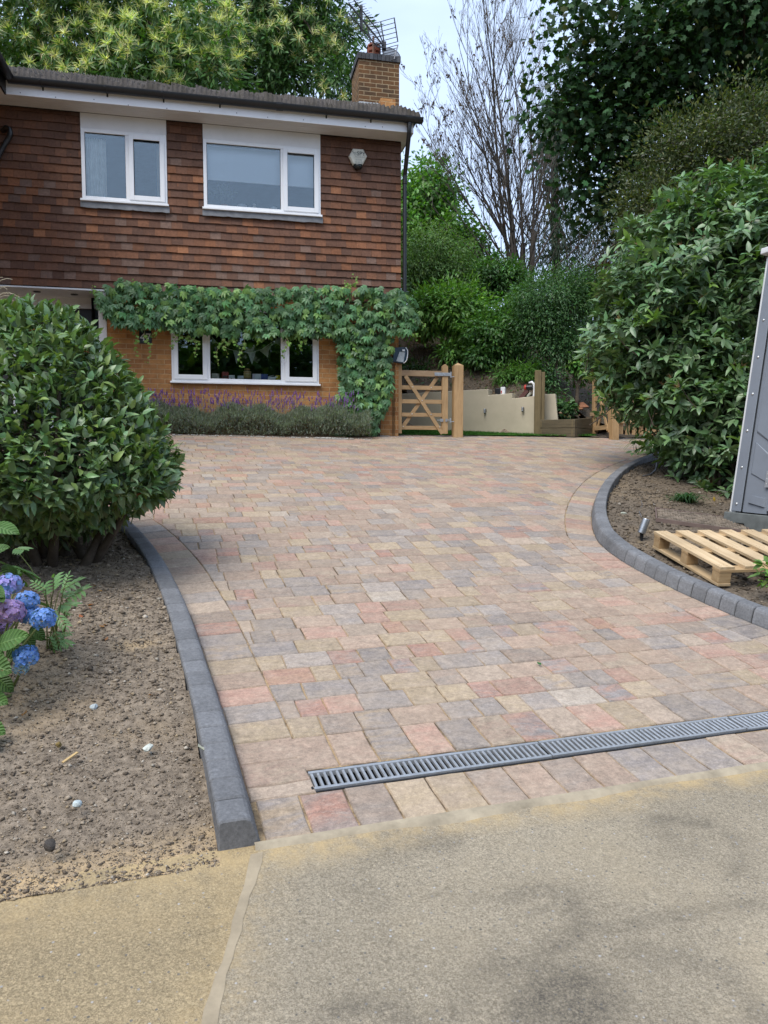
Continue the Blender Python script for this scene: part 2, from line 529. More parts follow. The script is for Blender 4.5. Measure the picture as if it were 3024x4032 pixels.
# stains: worn tyre arcs and oil patches
def polyd(S, Wd, pts):
    P = np.stack([S.ravel(), Wd.ravel()], 1)
    return np.abs(sdist(P, np.array(pts))[0]).reshape(S.shape)
_z = lambda x, y: sw_of(hit(1200 + x / .9095, 3100 + y / .9095))
_st = [
    ([_z(740, 385), _z(800, 355), _z(900, 360), _z(965, 400), _z(995, 460), _z(1000, 500), _z(960, 530), _z(870, 560)], .034, .58),
    ([_z(800, 435), _z(880, 422), _z(960, 430), _z(985, 455)], .018, .32),
    ([_z(1250, 110), _z(1340, 105), _z(1440, 120)], .034, .75),
    ([_z(1480, 140), _z(1540, 180), _z(1570, 250), _z(1540, 300)], .034, .36),
    ([_z(1280, 130), _z(1340, 200), _z(1400, 215)], .05, .25),
    ([_z(100, 800), _z(160, 770), _z(240, 765), _z(330, 790), _z(390, 830), _z(400, 850)], .032, .68),
    ([_z(990, 495), _z(1150, 490), _z(1350, 445), _z(1500, 415), _z(1650, 405)], .028, .48),
    ([_z(1180, 575), _z(1320, 595), _z(1480, 650), _z(1600, 760), _z(1640, 840)], .042, .42),
    ([_z(820, 800), _z(880, 700), _z(960, 690), _z(1020, 760), _z(960, 830)], .075, .85),
    ([_z(700, 650), _z(820, 640), _z(900, 650)], .07, .5),
    ([_z(480, 820), _z(560, 800)], .035, .4),
    ([_z(440, 195), _z(520, 185)], .05, .45),
    ([_z(190, 340), _z(240, 375), _z(270, 410)], .022, .34),
    ([_z(430, 380), _z(480, 370), _z(640, 385)], .025, .25),
    ([_z(300, 220), _z(420, 170)], .05, .16),
    ([sw_of(hit(0, 3622)), sw_of(hit(60, 3628)), sw_of(hit(118, 3636))], .012, .75),
]
def stain_f(S, Wd):
    out = np.zeros_like(S)
    for pts, w, a in _st:
        d = polyd(S, Wd, pts)
        n = vnoise(S * 14, Wd * 14, 3, 3)
        out = np.maximum(out, a * np.exp(-(d / (w * (1 + .35 * n))) ** 2))
    out += .10 * np.clip(vnoise(S * 1.3 + 4, Wd * 1.3, 8, 4), 0, 1)
    return np.clip(out, 0, 1)
def road_z(S, Wd): return GW(Wd) - .008
ws = np.unique(np.concatenate([np.linspace(-14, -.6, 12), np.arange(-.6, 2.305, .03), [2.305, 2.352]]))
def road_part(name, mat, side):
    if side > 0: base = np.unique(np.concatenate([np.arange(0, 3.2, .03), np.linspace(3.2, 14, 16)]))
    else: base = np.unique(np.concatenate([-np.arange(0, 2.4, .03), -np.linspace(2.4, 12, 14)]))
    S, Wd = np.meshgrid(base, ws)
    S = S + s_line(np.clip(Wd, -.6, 3))
    Z = road_z(S, Wd)
    V = np.stack([S.ravel(), Wd.ravel(), Z.ravel()], 1)
    nx, ny = len(base), len(ws)
    i = np.arange(nx - 1)[None, :] + nx * np.arange(ny - 1)[:, None]
    F = np.stack([i, i + 1, i + nx + 1, i + nx], -1).reshape(-1, 4)
    sand = np.clip(1 - (2.30 - Wd) / (.13 + .06 * vnoise(S * 3, Wd * 0, 5, 3)), 0, 1) * .75
    if side < 0: sand = np.maximum(sand, .55 * np.clip(1 - (2.30 - Wd) / .3, 0, 1))
    sand = np.maximum(sand, .5 * np.exp(-((S - s_line(Wd)) / .10) ** 2) * np.clip((Wd - .2) / 2, .15, 1))
    o = npmesh(name, V, F, mat, smooth=True, extra={'stain': stain_f(S, Wd).ravel(), 'sand': sand.ravel()})
    o['kind'] = 'structure'
    return frot(o)
road_part('road', m_road, 1)
road_part('pavement', m_pave, -1)
mb = MB()
_wj = np.arange(-1.0, 2.31, .05)
for i in range(len(_wj) - 1):
    q = []
    for w_, sg in ((_wj[i], -1), (_wj[i], 1), (_wj[i + 1], 1), (_wj[i + 1], -1)):
        wd = .0165 + .003 * math.sin(w_ * 9) + .003 * math.sin(w_ * 23 + sg)
        q.append((s_line(w_) + sg * (wd + .002 * math.sin(w_ * 61 + sg * 2)), w_, float(GW(w_)) - .0064))
    mb.add(q, [(0, 1, 2, 3)])
tag(frot(mb.build('road_joint', simple('pale_joint_mortar', (.31, .255, .175), .9, .2, nscale=12, namt=.25, bump=.5, bscale=70))), kind='structure')
# cement haunch at the road edge
mb = MB()
_ss = np.arange(_l[0][0] - .02, 8, .06)
rowp = []
for i, s_ in enumerate(_ss):
    wv = .012 * math.sin(s_ * 4.1) + .008 * math.sin(s_ * 11) + R.uniform(-.004, .004)
    rowp.append([(s_, 2.298 + wv, float(GW(2.30)) - .020), (s_, 2.316 + wv * .7, float(GW(2.315)) + .001), (s_, 2.343, float(GW(2.343)) + .004)])
V = [p for r_ in rowp for p in r_]
Fs = []
for i in range(len(rowp) - 1):
    for j in range(2):
        Fs.append((i * 3 + j, i * 3 + 3 + j, i * 3 + 4 + j, i * 3 + 1 + j))
mb.add(V, Fs)
tag(frot(mb.build('kerb_haunch', m_mort, smooth=True)), kind='structure')

# ---- the drive
W_D0, W_D1 = 2.590, 2.738
S_D0 = sw_of(hit(1222, 3085))[0]
PALETTE = [((.345, .275, .175), (.35, .28, .20), 3.8), ((.345, .25, .19), (.31, .235, .18), 3.8), ((.24, .228, .222), (.30, .265, .235), 2.8), ((.185, .18, .185), (.25, .225, .20), 1.9),
           ((.36, .205, .16), (.36, .25, .195), 2.6), ((.335, .165, .125), (.24, .19, .175), 1.3), ((.27, .21, .168), (.23, .20, .175), 3.6), ((.375, .30, .235), (.36, .29, .225), 1.2), ((.43, .385, .33), (.38, .33, .27), .12),
           ((.24, .225, .22), (.355, .275, .185), 1.6), ((.30, .205, .16), (.33, .27, .20), 2.0), ((.37, .22, .145), (.345, .19, .14), .6), ((.20, .20, .21), (.32, .18, .14), .6)]
_pw = [p[2] for p in PALETTE]
pv, pf, pc1, pc2 = [], [], [], []
def paver(poly, h=0.0):
    """poly: convex outline in (s,w)"""
    n = len(poly)
    if n < 3: return
    A = 0
    for i in range(n):
        x1, y1 = poly[i]; x2, y2 = poly[(i + 1) % n]; A += x1 * y2 - x2 * y1
    if A < 0: poly = poly[::-1]; A = -A
    if A * .5 < .0006: return
    cx = sum(p[0] for p in poly) / n; cy = sum(p[1] for p in poly) / n
    a, b, _ = R.choices(PALETTE, _pw)[0]
    MEAN = (.325, .25, .19)
    a = tuple(q * .68 + m_ * .32 for q, m_ in zip(a, MEAN)); b = tuple(q * .68 + m_ * .32 for q, m_ in zip(b, MEAN))
    if R.random() < .3: a, b = b, a
    t = R.uniform(.84, 1.06)
    dz = R.uniform(-.0018, .0018) + h
    # break every side so that edges look tumbled
    pts = []
    for i in range(n):
        x1, y1 = poly[i]; x2, y2 = poly[(i + 1) % n]
        L = math.hypot(x2 - x1, y2 - y1)
        pts.append((x1, y1))
        m = 2 if L > .13 else (1 if L > .06 else 0)
        for j in range(m):
            q = (j + 1) / (m + 1) + R.uniform(-.1, .1)
            e = R.uniform(-.0028, .0022)
            pts.append((x1 + (x2 - x1) * q - (y2 - y1) / L * e, y1 + (y2 - y1) * q + (x2 - x1) / L * e))
    n = len(pts)
    b0 = len(pv)
    tx, ty = R.uniform(-.006, .006), R.uniform(-.006, .006)
    for k, (ins, dd) in enumerate(((0, -.030), (0, -.0065), (.0045, -.0012), (.010, 0.0))):
        for i, (x, y) in enumerate(pts):
            vx, vy = cx - x, cy - y
            L = math.hypot(vx, vy) or 1
            corner = 1.0
            f = min(.45, ins / L)
            X_, Y_ = x + vx * f, y + vy * f
            pv.append((X_, Y_, float(GW(Y_)) + dd + dz + tx * (X_ - cx) + ty * (Y_ - cy)))
            pc1.append((a[0] * t * 1.015, a[1] * t, a[2] * t * .98, 1)); pc2.append((b[0] * t * 1.015, b[1] * t, b[2] * t * .98, 1))
    for k in range(3):
        for i in range(n):
            j = (i + 1) % n
            pf.append((b0 + k * n + i, b0 + k * n + j, b0 + (k + 1) * n + j, b0 + (k + 1) * n + i))
    pf.append(tuple(b0 + 3 * n + i for i in range(n)))

def clip_half(poly, q, nrm):
    out = []
    n = len(poly)
    for i in range(n):
        p1 = poly[i]; p2 = poly[(i + 1) % n]
        d1 = (p1[0] - q[0]) * nrm[0] + (p1[1] - q[1]) * nrm[1]
        d2 = (p2[0] - q[0]) * nrm[0] + (p2[1] - q[1]) * nrm[1]
        if d1 >= 0: out.append(p1)
        if d1 * d2 < 0:
            t = d1 / (d1 - d2)
            out.append((p1[0] + (p2[0] - p1[0]) * t, p1[1] + (p2[1] - p1[1]) * t))
    return out

BORD = .245
rects = []
w = 2.996
row = 0
while w < 13.2:
    ph = .162
    s = -9.0 + R.uniform(0, .24)
    while s < 9.5:
        L = R.choices([.238, .160, .120], [5, 4, 3])[0]
        rects.append((s, s + L, w, w + ph)); s += L + .0058
    w += ph + .0048; row += 1
RC = np.array([[(a + b) / 2, (c + d) / 2] for a, b, c, d in rects])
dl, nl, tl = sdist(RC, LK); dr, nr, tr = sdist(RC, RK); dr = -dr
_x, _y = XY(RC[:, 0], RC[:, 1])
df = far_edge(_x, _y)
for i, (a, b, c, d) in enumerate(rects):
    if dl[i] < BORD - .16 or dr[i] < BORD - .16 or df[i] < -.2: continue
    # skip what the picture cannot show (left behind the shrub stays)
    j = lambda: R.uniform(-.0026, .0026)
    poly = [(a + j(), c + j()), (b + j(), c + j()), (b + j(), d + j()), (a + j(), d + j())]
    if dl[i] < BORD + .16:
        nv = (tl[i][1], -tl[i][0]); q = (nl[i][0] + nv[0] * (BORD + .006), nl[i][1] + nv[1] * (BORD + .006)); poly = clip_half(poly, q, nv)
    if poly and dr[i] < BORD + .16:
        nv = (-tr[i][1], tr[i][0]); q = (nr[i][0] + nv[0] * (BORD + .006), nr[i][1] + nv[1] * (BORD + .006)); poly = clip_half(poly, q, nv)
    if poly: paver(poly)
# borders along both kerbs: pavers laid square to the kerb
def border(poly, sgn, wmin):
    d = np.r_[0, np.cumsum(np.linalg.norm(np.diff(poly, axis=0), axis=1))]
    t = 0.0
    def at(q):
        p = np.array([np.interp(q, d, poly[:, 0]), np.interp(q, d, poly[:, 1])])
        e = .06
        p1 = np.array([np.interp(q - e, d, poly[:, 0]), np.interp(q - e, d, poly[:, 1])]); p2 = np.array([np.interp(q + e, d, poly[:, 0]), np.interp(q + e, d, poly[:, 1])])
        T = (p2 - p1) / max(1e-6, np.linalg.norm(p2 - p1))
        return p, np.array([T[1], -T[0]]) * sgn
    while t < d[-1] - .2:
        L = .158
        p, n_ = at(t); q, m_ = at(t + L)
        P = [p + n_ * .004, q + m_ * .004, q + m_ * BORD, p + n_ * BORD]
        P = [tuple(z) for z in P]
        if min(z[1] for z in P) < wmin: P = clip_half(P, (0, wmin), (0, 1))
        if P and len(P) > 2: paver(P)
        t += L + .006
border(LK, 1, W_D0 - .002)
border(RK, -1, W_D0)
# soldier rows each side of the drain
s = _l[0][0] + .02
while s < 6.5:
    L = R.uniform(.150, .166)
    paver([(s, W_EDGE), (s + L, W_EDGE), (s + L, 2.583), (s, 2.583)])
    s += L + .007
s = S_D0 - .012
while s < 6.5:
    L = R.uniform(.150, .166)
    paver([(s, 2.748), (s + L, 2.748), (s + L, 2.990), (s, 2.990)])
    s += L + .007
me = bpy.data.meshes.new('driveway'); me.from_pydata(pv, [], pf)
me.materials.append(m_paver)
for nm, cc in (('Col', pc1), ('Col2', pc2)):
    at_ = me.color_attributes.new(nm, 'FLOAT_COLOR', 'POINT'); at_.data.foreach_set('color', np.array(cc, dtype=np.float32).ravel())
o = link(bpy.data.objects.new('driveway', me)); frot(o); o['kind'] = 'structure'
# bedding and jointing sand between the pavers
wss = np.unique(np.concatenate([[W_EDGE, W_D0 + .012, W_D1 - .012], np.arange(2.8, 13.4, .1)]))
sss = np.unique(np.concatenate([[S_D0 + .01], np.arange(-9.2, 9.6, .2)]))
def sm(S, Wd):
    return ~((S > S_D0 + .02) & (Wd > W_D0 + .02) & (Wd < W_D1 - .02))
S_, W_ = np.meshgrid(sss, wss)
V = np.stack([S_.ravel(), W_.ravel(), (GW(W_) - .0075).ravel()], 1)
nx = len(sss); F = []
for jy in range(len(wss) - 1):
    for jx in range(nx - 1):
        if wss[jy] >= W_D0 + .01 and wss[jy + 1] <= W_D1 - .01 and sss[jx] >= S_D0: continue
        cs, cw = (sss[jx] + sss[jx + 1]) / 2, (wss[jy] + wss[jy + 1]) / 2
        i = jy * nx + jx
        F.append((i, i + 1, i + nx + 1, i + nx))
F = np.array(F)
cen = V[F].mean(1)[:, :2]
_x, _y = XY(cen[:, 0], cen[:, 1])
keep = (sdist(cen, LK)[0] > -.12) & (sdist(cen, RK)[0] < .12) & (far_edge(_x, _y) > -.15)
o = npmesh('driveway_bedding', V, F[keep], m_sand); frot(o); o['kind'] = 'structure'

# ---- drainage channel
dr_root = empty('drainage_channel', (0, 0, 0), RZ18)
tag(dr_root, 'long slot drain with galvanised bar grating across the foot of the driveway', 'drain')
zg = float(GW(2.66))
mb = MB()
z0, z1 = zg - .12, zg - .004
for (a, b) in ((W_D0, W_D0 + .010), (W_D1 - .010, W_D1)):
    mb.box(S_D0 - .004, 6.5, a, b, z0, z1 + (GW(a) - zg))
mb.box(S_D0 - .004, S_D0 + .004, W_D0 + .0105, W_D1 - .0105, z0, z1)
mb.box(S_D0 - .004, 6.5, W_D0 + .011, W_D1 - .011, z0 - .01, z0 - .001)
mb.build('channel', m_black, dr_root)
sl = (float(GW(W_D1)) - float(GW(W_D0))) / (W_D1 - W_D0)
def zw(w_): return zg + (w_ - (W_D0 + W_D1) / 2) * sl
for gi in range(6):
    s0 = S_D0 + .008 + gi * 1.0
    s1 = s0 + .994
    g = MB()
    jog = (0, .003, -.002, .001, 0, 0)[gi]
    for (a, b) in ((W_D0 + .013, W_D0 + .027), (W_D1 - .027, W_D1 - .013)):
        a += jog; b += jog
        P = [(s_, w_, zw(w_) + dz_) for dz_ in (-.018, .001) for w_ in (a, b) for s_ in (s0, s1)]
        g.add(P, [(0, 2, 3, 1), (4, 5, 7, 6), (0, 1, 5, 4), (2, 6, 7, 3), (0, 4, 6, 2), (1, 3, 7, 5)])
    nb = 40
    for i in range(nb):
        s_ = s0 + .012 + (s1 - s0 - .024) * i / (nb - 1)
        a, b = W_D0 + .0272 + jog, W_D1 - .0272 + jog
        wd = .0058
        V = []
        for w_ in (a, b):
            V += [(s_ - wd, w_, zw(w_) - .016), (s_ - wd, w_, zw(w_) - .004), (s_ - wd * .4, w_, zw(w_) - .0005), (s_ + wd * .4, w_, zw(w_) - .0005), (s_ + wd, w_, zw(w_) - .004), (s_ + wd, w_, zw(w_) - .016)]
        g.add(V, [(i_, (i_ + 1) % 6, (i_ + 1) % 6 + 6, i_ + 6) for i_ in range(6)])
    g.build('grating', m_steel, dr_root)

# ---- kerbs of dark blocks
m_kerb = None
def mat_kerb():
    k = N('charcoal_kerb_block')
    c = k.attr().outputs['Color']
    f = k.noise(75, 4, .75)
    c = k.mix(c, k.ramp(f, [(.3, .72), (.7, 1.3)]), 1.0, 'MULTIPLY')
    c = k.mix(c, k.ramp(k.noise(5, 4), [(.3, .85), (.7, 1.15)]), 1.0, 'MULTIPLY')
    c = k.mix(c, (.23, .235, .25), k.ramp(k.noise(20, 5, .7), [(.58, 0.0), (.72, .35)]))
    return k.bsdf(c, .78, .3, 0, k.bump(f, .35, .003))
m_kerb = mat_kerb()
PROF = [(0, -.10), (0, .004), (.006, .030), (.020, .078), (.028, .092), (.040, .100), (.054, .103), (.122, .103), (.131, .100), (.135, .092), (.135, -.10)]
def kerb(poly, sgn, label, start_cap=True, hs=1.0, blk=.122, gap=.0065):
    d = np.r_[0, np.cumsum(np.linalg.norm(np.diff(poly, axis=0), axis=1))]
    def at(q):
        p = np.array([np.interp(q, d, poly[:, 0]), np.interp(q, d, poly[:, 1])])
        e = .05
        p1 = np.array([np.interp(q - e, d, poly[:, 0]), np.interp(q - e, d, poly[:, 1])]); p2 = np.array([np.interp(q + e, d, poly[:, 0]), np.interp(q + e, d, poly[:, 1])])
        T = (p2 - p1) / max(1e-6, np.linalg.norm(p2 - p1))
        return p, np.array([T[1], -T[0]]) * sgn
    mb = MB()
    t = 0.0
    while t < d[-1] - blk:
        L = blk - gap
        col = R.uniform(.120, .155)
        col = (col, col * 1.015, col * 1.055)
        dz = R.uniform(-.0015, .0015); do = R.uniform(-.001, .001)
        rings = []
        for q, ins in ((t, .006), (t + .005, 0), (t + L - .005, 0), (t + L, .006)):
            p, n_ = at(q)
            ring = []
            for (o_, z_) in PROF:
                oo = o_ + do
                if ins: oo = .0675 + (oo - .0675) * (1 - ins / .0675); zz = z_ - ins if z_ > 0.05 else z_
                else: zz = z_
                x = p - n_ * oo
                ring.append((x[0], x[1], float(GW(p[1])) + zz * hs + dz))
            rings.append(ring)
        n = len(PROF)
        V = [v for r_ in rings for v in r_]
        Fs = []
        for i in range(3):
            for k in range(n - 1):
                Fs.append((i * n + k, i * n + k + 1, (i + 1) * n + k + 1, (i + 1) * n + k))
        Fs.append(tuple(range(n - 1, -1, -1))); Fs.append(tuple(range(3 * n, 4 * n)))
        if sgn < 0: Fs = [f[::-1] for f in Fs]
        mb.add(V, Fs, col)
        t += blk
    o = mb.build('kerb', m_kerb); frot(o)
    return tag(o, label, 'kerb', 'kerbs of dark blocks along the driveway')
kerb(LK, 1, 'dark grey block kerb curving along the left soil bed', blk=.13, hs=.86, gap=.0042)
kerb(RK, -1, 'dark grey block kerb bending round the right bed with the pallet', blk=.125, hs=.95)

# ---- soil beds
def soil_left_z(S, Wd):
    r = np.clip((Wd - 2.36) / 1.1, 0, 1)
    r = r * r * (3 - 2 * r)
    n = vnoise(S * 9, Wd * 9, 2, 4) * .010 + vnoise(S * 30, Wd * 30, 4, 3) * .008 + vnoise(S * 1.4, Wd * 1.4, 9, 2) * .022
    return GW(Wd) + .055 * r - .004 + n * (.35 + .65 * r) + .02 * (1 - r) * 0
_ls = np.unique(np.concatenate([np.linspace(-9, -3.6, 50), np.arange(-3.6, 0.3, .022)]))
_lw = np.unique(np.concatenate([np.arange(2.27, 5.6, .022), np.arange(5.6, 9.4, .05)]))
def lm(S, Wd):
    return (sd_left(np.stack([S.ravel(), Wd.ravel()], 1)) < -.122).reshape(S.shape)
def sand_l(S, Wd):
    e = np.clip(1 - (Wd - 2.30) / (.28 + .18 * vnoise(S * 2.2, Wd * 0, 12, 3)), 0, 1)
    d = np.exp(-(((S + .28 - .0) - (sw_of(hit(545, 2580))[0] + .28)) ** 2 / .010 + (Wd - sw_of(hit(545, 2580))[1]) ** 2 / .004))
    return np.clip(e * .95 + .7 * d + .25 * np.clip(vnoise(S * 1.1, Wd * 1.1, 21, 3), 0, 1), 0, 1)
S_, W_ = np.meshgrid(_ls, _lw)
o = grid('flower_bed', _ls, _lw, soil_left_z, m_soil, mask=lm, extra={'sand': sand_l(S_, W_)}); frot(o)
def soil_right_z(S, Wd):
    d = np.clip(sdist(np.stack([S.ravel(), Wd.ravel()], 1), RK)[0].reshape(S.shape) / .8, 0, 1)
    n = vnoise(S * 8, Wd * 8, 5, 4) * .014 + vnoise(S * 26, Wd * 26, 6, 3) * .009 + vnoise(S * 1.2, Wd * 1.2, 7, 2) * .03
    return GW(Wd) + .042 + .015 * d + n
_rs = np.arange(2.6, 10.0, .04); _rw = np.arange(2.2, 10.4, .04)
def rm(S, Wd):
    return (sdist(np.stack([S.ravel(), Wd.ravel()], 1), RK)[0] > .122).reshape(S.shape)
S_, W_ = np.meshgrid(_rs, _rw)
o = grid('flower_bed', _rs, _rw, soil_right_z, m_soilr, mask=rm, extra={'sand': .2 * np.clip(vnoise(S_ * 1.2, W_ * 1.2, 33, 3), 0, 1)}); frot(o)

# crumbs of soil and pebbles
def crumbs(name, S, Wd, zf, size, mat, flat=.65, tone=1.0):
    n = len(S)
    base = np.array([(1, 0, 0), (-1, 0, 0), (0, 1, 0), (0, -1, 0), (0, 0, 1), (0, 0, -1)], dtype=float)
    fc = np.array([(0, 2, 4), (2, 1, 4), (1, 3, 4), (3, 0, 4), (2, 0, 5), (1, 2, 5), (3, 1, 5), (0, 3, 5)])
    ang = rng.uniform(0, 6.28, n)
    sc_ = size[:, None, None] * (base[None] * rng.uniform(.65, 1.25, (n, 6, 1)) + rng.uniform(-.18, .18, (n, 6, 3)))
    sc_[:, :, 2] *= flat
    sc_[:, :, 0] *= rng.uniform(.8, 1.5, (n, 1))
    ca, sa = np.cos(ang)[:, None], np.sin(ang)[:, None]
    x = sc_[:, :, 0] * ca - sc_[:, :, 1] * sa; y = sc_[:, :, 0] * sa + sc_[:, :, 1] * ca
    z = sc_[:, :, 2] + (zf(S, Wd) + size * .25)[:, None]
    V = np.stack([x + S[:, None], y + Wd[:, None], z], -1).reshape(-1, 3)
    F = (fc[None] + 6 * np.arange(n)[:, None, None]).reshape(-1, 3)
    g = rng.choice(5, n, p=[.34, .30, .2, .10, .06])
    pal = np.array([(.115, .090, .066), (.19, .152, .112), (.265, .216, .16), (.29, .225, .145), (.37, .33, .27)])
    c = pal[g] * rng.uniform(.7, 1.25, (n, 1)) * tone
    C = np.repeat(c, 6, 0)
    o = npmesh(name, V, F, mat, C, smooth=True); frot(o)
    o['kind'] = 'stuff'
    return o
m_crumb = simple('soil_crumb', (1, 1, 1), .92, .2, nscale=60, namt=.3, attr=True, bump=.5, bscale=150)
n = 130000
S = rng.uniform(-3.3, .2, n); Wd = 2.27 + 4.4 * rng.random(n) ** 1.7
k = sd_left(np.stack([S, Wd], 1)) < -.14
S, Wd = S[k], Wd[k]
sz = .0022 + .0036 * rng.random(len(S)) ** 2 + .012 * (rng.random(len(S)) ** 17)
sz *= np.clip(.58 + .28 * (Wd - 2.3), .58, 1.2)
crumbs('soil_crumbs', S, Wd, soil_left_z, sz, m_crumb)
n = 30000
S = rng.uniform(2.6, 7.5, n); Wd = rng.uniform(2.8, 9.0, n)
k = sdist(np.stack([S, Wd], 1), RK)[0] > .14
S, Wd = S[k], Wd[k]
sz = .005 + .008 * rng.random(len(S)) ** 2 + .018 * (rng.random(len(S)) ** 22)
crumbs('soil_crumbs', S, Wd, soil_right_z, sz, m_crumb, tone=.65)  # crumbs toned down like this bed, shade included in the colour

# ---- lawn, bank and surrounding terrain
def smoothstep(x): x = np.clip(x, 0, 1); return x * x * (3 - 2 * x)
_wlx = np.array([-40, -6, .28, 2.85, 3.5, 4.0, 5.0, 12, 40]); _wly = np.array([18.5, 17.5, 15.5, 14.05, 13.85, 14.5, 14.9, 15.5, 17.0])
_wlz = np.array([2.9, 2.8, 2.55, 2.28, 1.95, 1.95, 1.85, 1.9, 2.0])
def bank_z(X, Y):
    d = np.clip(Y - np.interp(X, _wlx, _wly), 0, None)
    slope = np.interp(X, [-5, 0, 3, 6, 12], [.66, .66, .60, .42, .38])
    z = np.interp(X, _wlx, _wlz) + 4.6 * (1 - np.exp(-d * slope / 4.6 * 1.15))
    return z + vnoise(X * .9, Y * .9, 14, 4) * .16 * smoothstep(d / 1.2) + vnoise(X * 4, Y * 4, 15, 3) * .05 * smoothstep(d / .5)
def lawn_z(X, Y):
    a, b = hab(X, Y)
    return 1.648 + .085 * np.clip(b - .05, 0, 9)
k = N('artificial_turf')
f = k.noise(160, 3, .8)
c = k.mix((.022, .075, .008), (.065, .17, .022), k.ramp(f, [(.3, 0), (.7, 1)]))
m_turf = k.bsdf(c, .8, .2, 0, k.bump(f, 1.0, .02))
lx = np.arange(-.4, 5.0, .05); ly = np.arange(12.2, 17.2, .05)
def lawnmask(X, Y):
    a, b = hab(X, Y)
    return (far_edge(X, Y) < -.01) & (Y < np.interp(X, _wlx, _wly) + .12) & (X < 3.98)
grid('lawn', lx, ly, lambda X, Y: lawn_z(X, Y) + vnoise(X * 20, Y * 20, 1, 2) * .006, m_turf, mask=lawnmask)
# blades on the lawn
n = 26000
X = rng.uniform(.1, 4.1, n); Y = rng.uniform(12.3, 15.6, n)
k_ = lawnmask(X, Y); X, Y = X[k_], Y[k_]; n = len(X)
h = rng.uniform(.018, .04, n); ang = rng.uniform(0, 6.28, n); z = lawn_z(X, Y)
V = np.stack([np.stack([X - .004 * np.cos(ang), Y - .004 * np.sin(ang), z], 1), np.stack([X + .004 * np.cos(ang), Y + .004 * np.sin(ang), z], 1), np.stack([X + rng.normal(0, .012, n), Y + rng.normal(0, .012, n), z + h], 1)], 1).reshape(-1, 3)
F = np.arange(3 * n).reshape(-1, 3)
cc = np.repeat(np.array([(.035, .12, .012)]) * rng.uniform(.6, 1.5, (n, 1)), 3, 0)
o = npmesh('lawn_grass', V, F, simple('turf_blade', (1, 1, 1), .7, .2, attr=True), cc); o['kind'] = 'stuff'
bx = np.unique(np.concatenate([np.linspace(-60, -7, 20), np.arange(-7, 12, .22), np.linspace(12, 60, 22)])); by = np.unique(np.concatenate([np.arange(11.5, 26, .2), np.linspace(26, 90, 24)]))
def bmask(X, Y):
    return Y > np.interp(X, _wlx, _wly) + .02
S_, W_ = np.meshgrid(bx, by)
grid('bank', bx, by, bank_z, m_soild, mask=bmask, extra={'sand': np.zeros(S_.size)})
def terrain_z(X, Y):
    W_ = -X * S18 + Y * C18
    z = GW(W_) - .22
    d = Y - np.interp(X, _wlx, _wly)
    return np.where(d > .9, bank_z(X, Y) - .30, z)
tx = np.unique(np.concatenate([np.linspace(-400, -25, 16), np.arange(-25, 25.1, 1.0), np.linspace(25, 400, 16)]))
ty = np.unique(np.concatenate([np.linspace(-400, -20, 16), np.arange(-20, 30, 1.0), np.linspace(30, 600, 20)]))
S_, W_ = np.meshgrid(tx, ty)
grid('ground', tx, ty, terrain_z, m_soil, extra={'sand': np.zeros(S_.size)})
# strip of soil to the right of the gates, behind the paving
def side_mask(X, Y):
    return (far_edge(X, Y) < 0.05) & (X > 3.7) & (Y < np.interp(X, _wlx, _wly) + 1.0)
gx = np.arange(3.6, 14, .1); gy = np.arange(12.6, 17, .1)
S_, W_ = np.meshgrid(gx, gy)
grid('soil_strip', gx, gy, lambda X, Y: Gv(X, Y) + .015 + vnoise(X * 5, Y * 5, 41, 3) * .03, m_soild, mask=side_mask, extra={'sand': np.zeros(S_.size)})
# =================================================================== HOUSE
OFF = (0, 0, -ZB)
house = empty('house', (HO.x, HO.y, ZB), TH)
tag(house, 'tile hung brick house with white windows, black gutter and brick chimney', 'house')
def hpart(mb, name, mat, parent=None, **kw):
    return mb.build(name, mat, parent if parent is not None else house, off=OFF, **kw)
def hthing(mb, name, mat, **kw):
    o = mb.build(name, mat, None, off=OFF, **kw)
    o.location = (HO.x, HO.y, ZB); o.rotation_euler = (0, 0, TH); return o

zS, zT = 6.40, 3.83
aR = hp(1577, 800)[0]; aB = aR - .03
aL = -9.5
W1 = (hp(322, 650)[0], hp(659, 700)[0], hp(325.5, 786.6)[1], hp(322, 509)[1])
W2 = (hp(800, 650)[0], hp(1261, 700)[0], hp(802.8, 822.3)[1], hp(804, 551)[1])
z_up0 = (W1[2] + W2[2]) / 2; z_up1 = (W1[3] + W2[3]) / 2
W1 = (W1[0], W1[1], z_up0, z_up1); W2 = (W2[0], W2[1], z_up0, z_up1)
zl0 = hp(675, 1500)[1]
W3 = (hp(675, 1440)[0], hp(1256, 1440)[0], zl0, zl0 + 1.16)
aP = hp(420, 1250)[0]

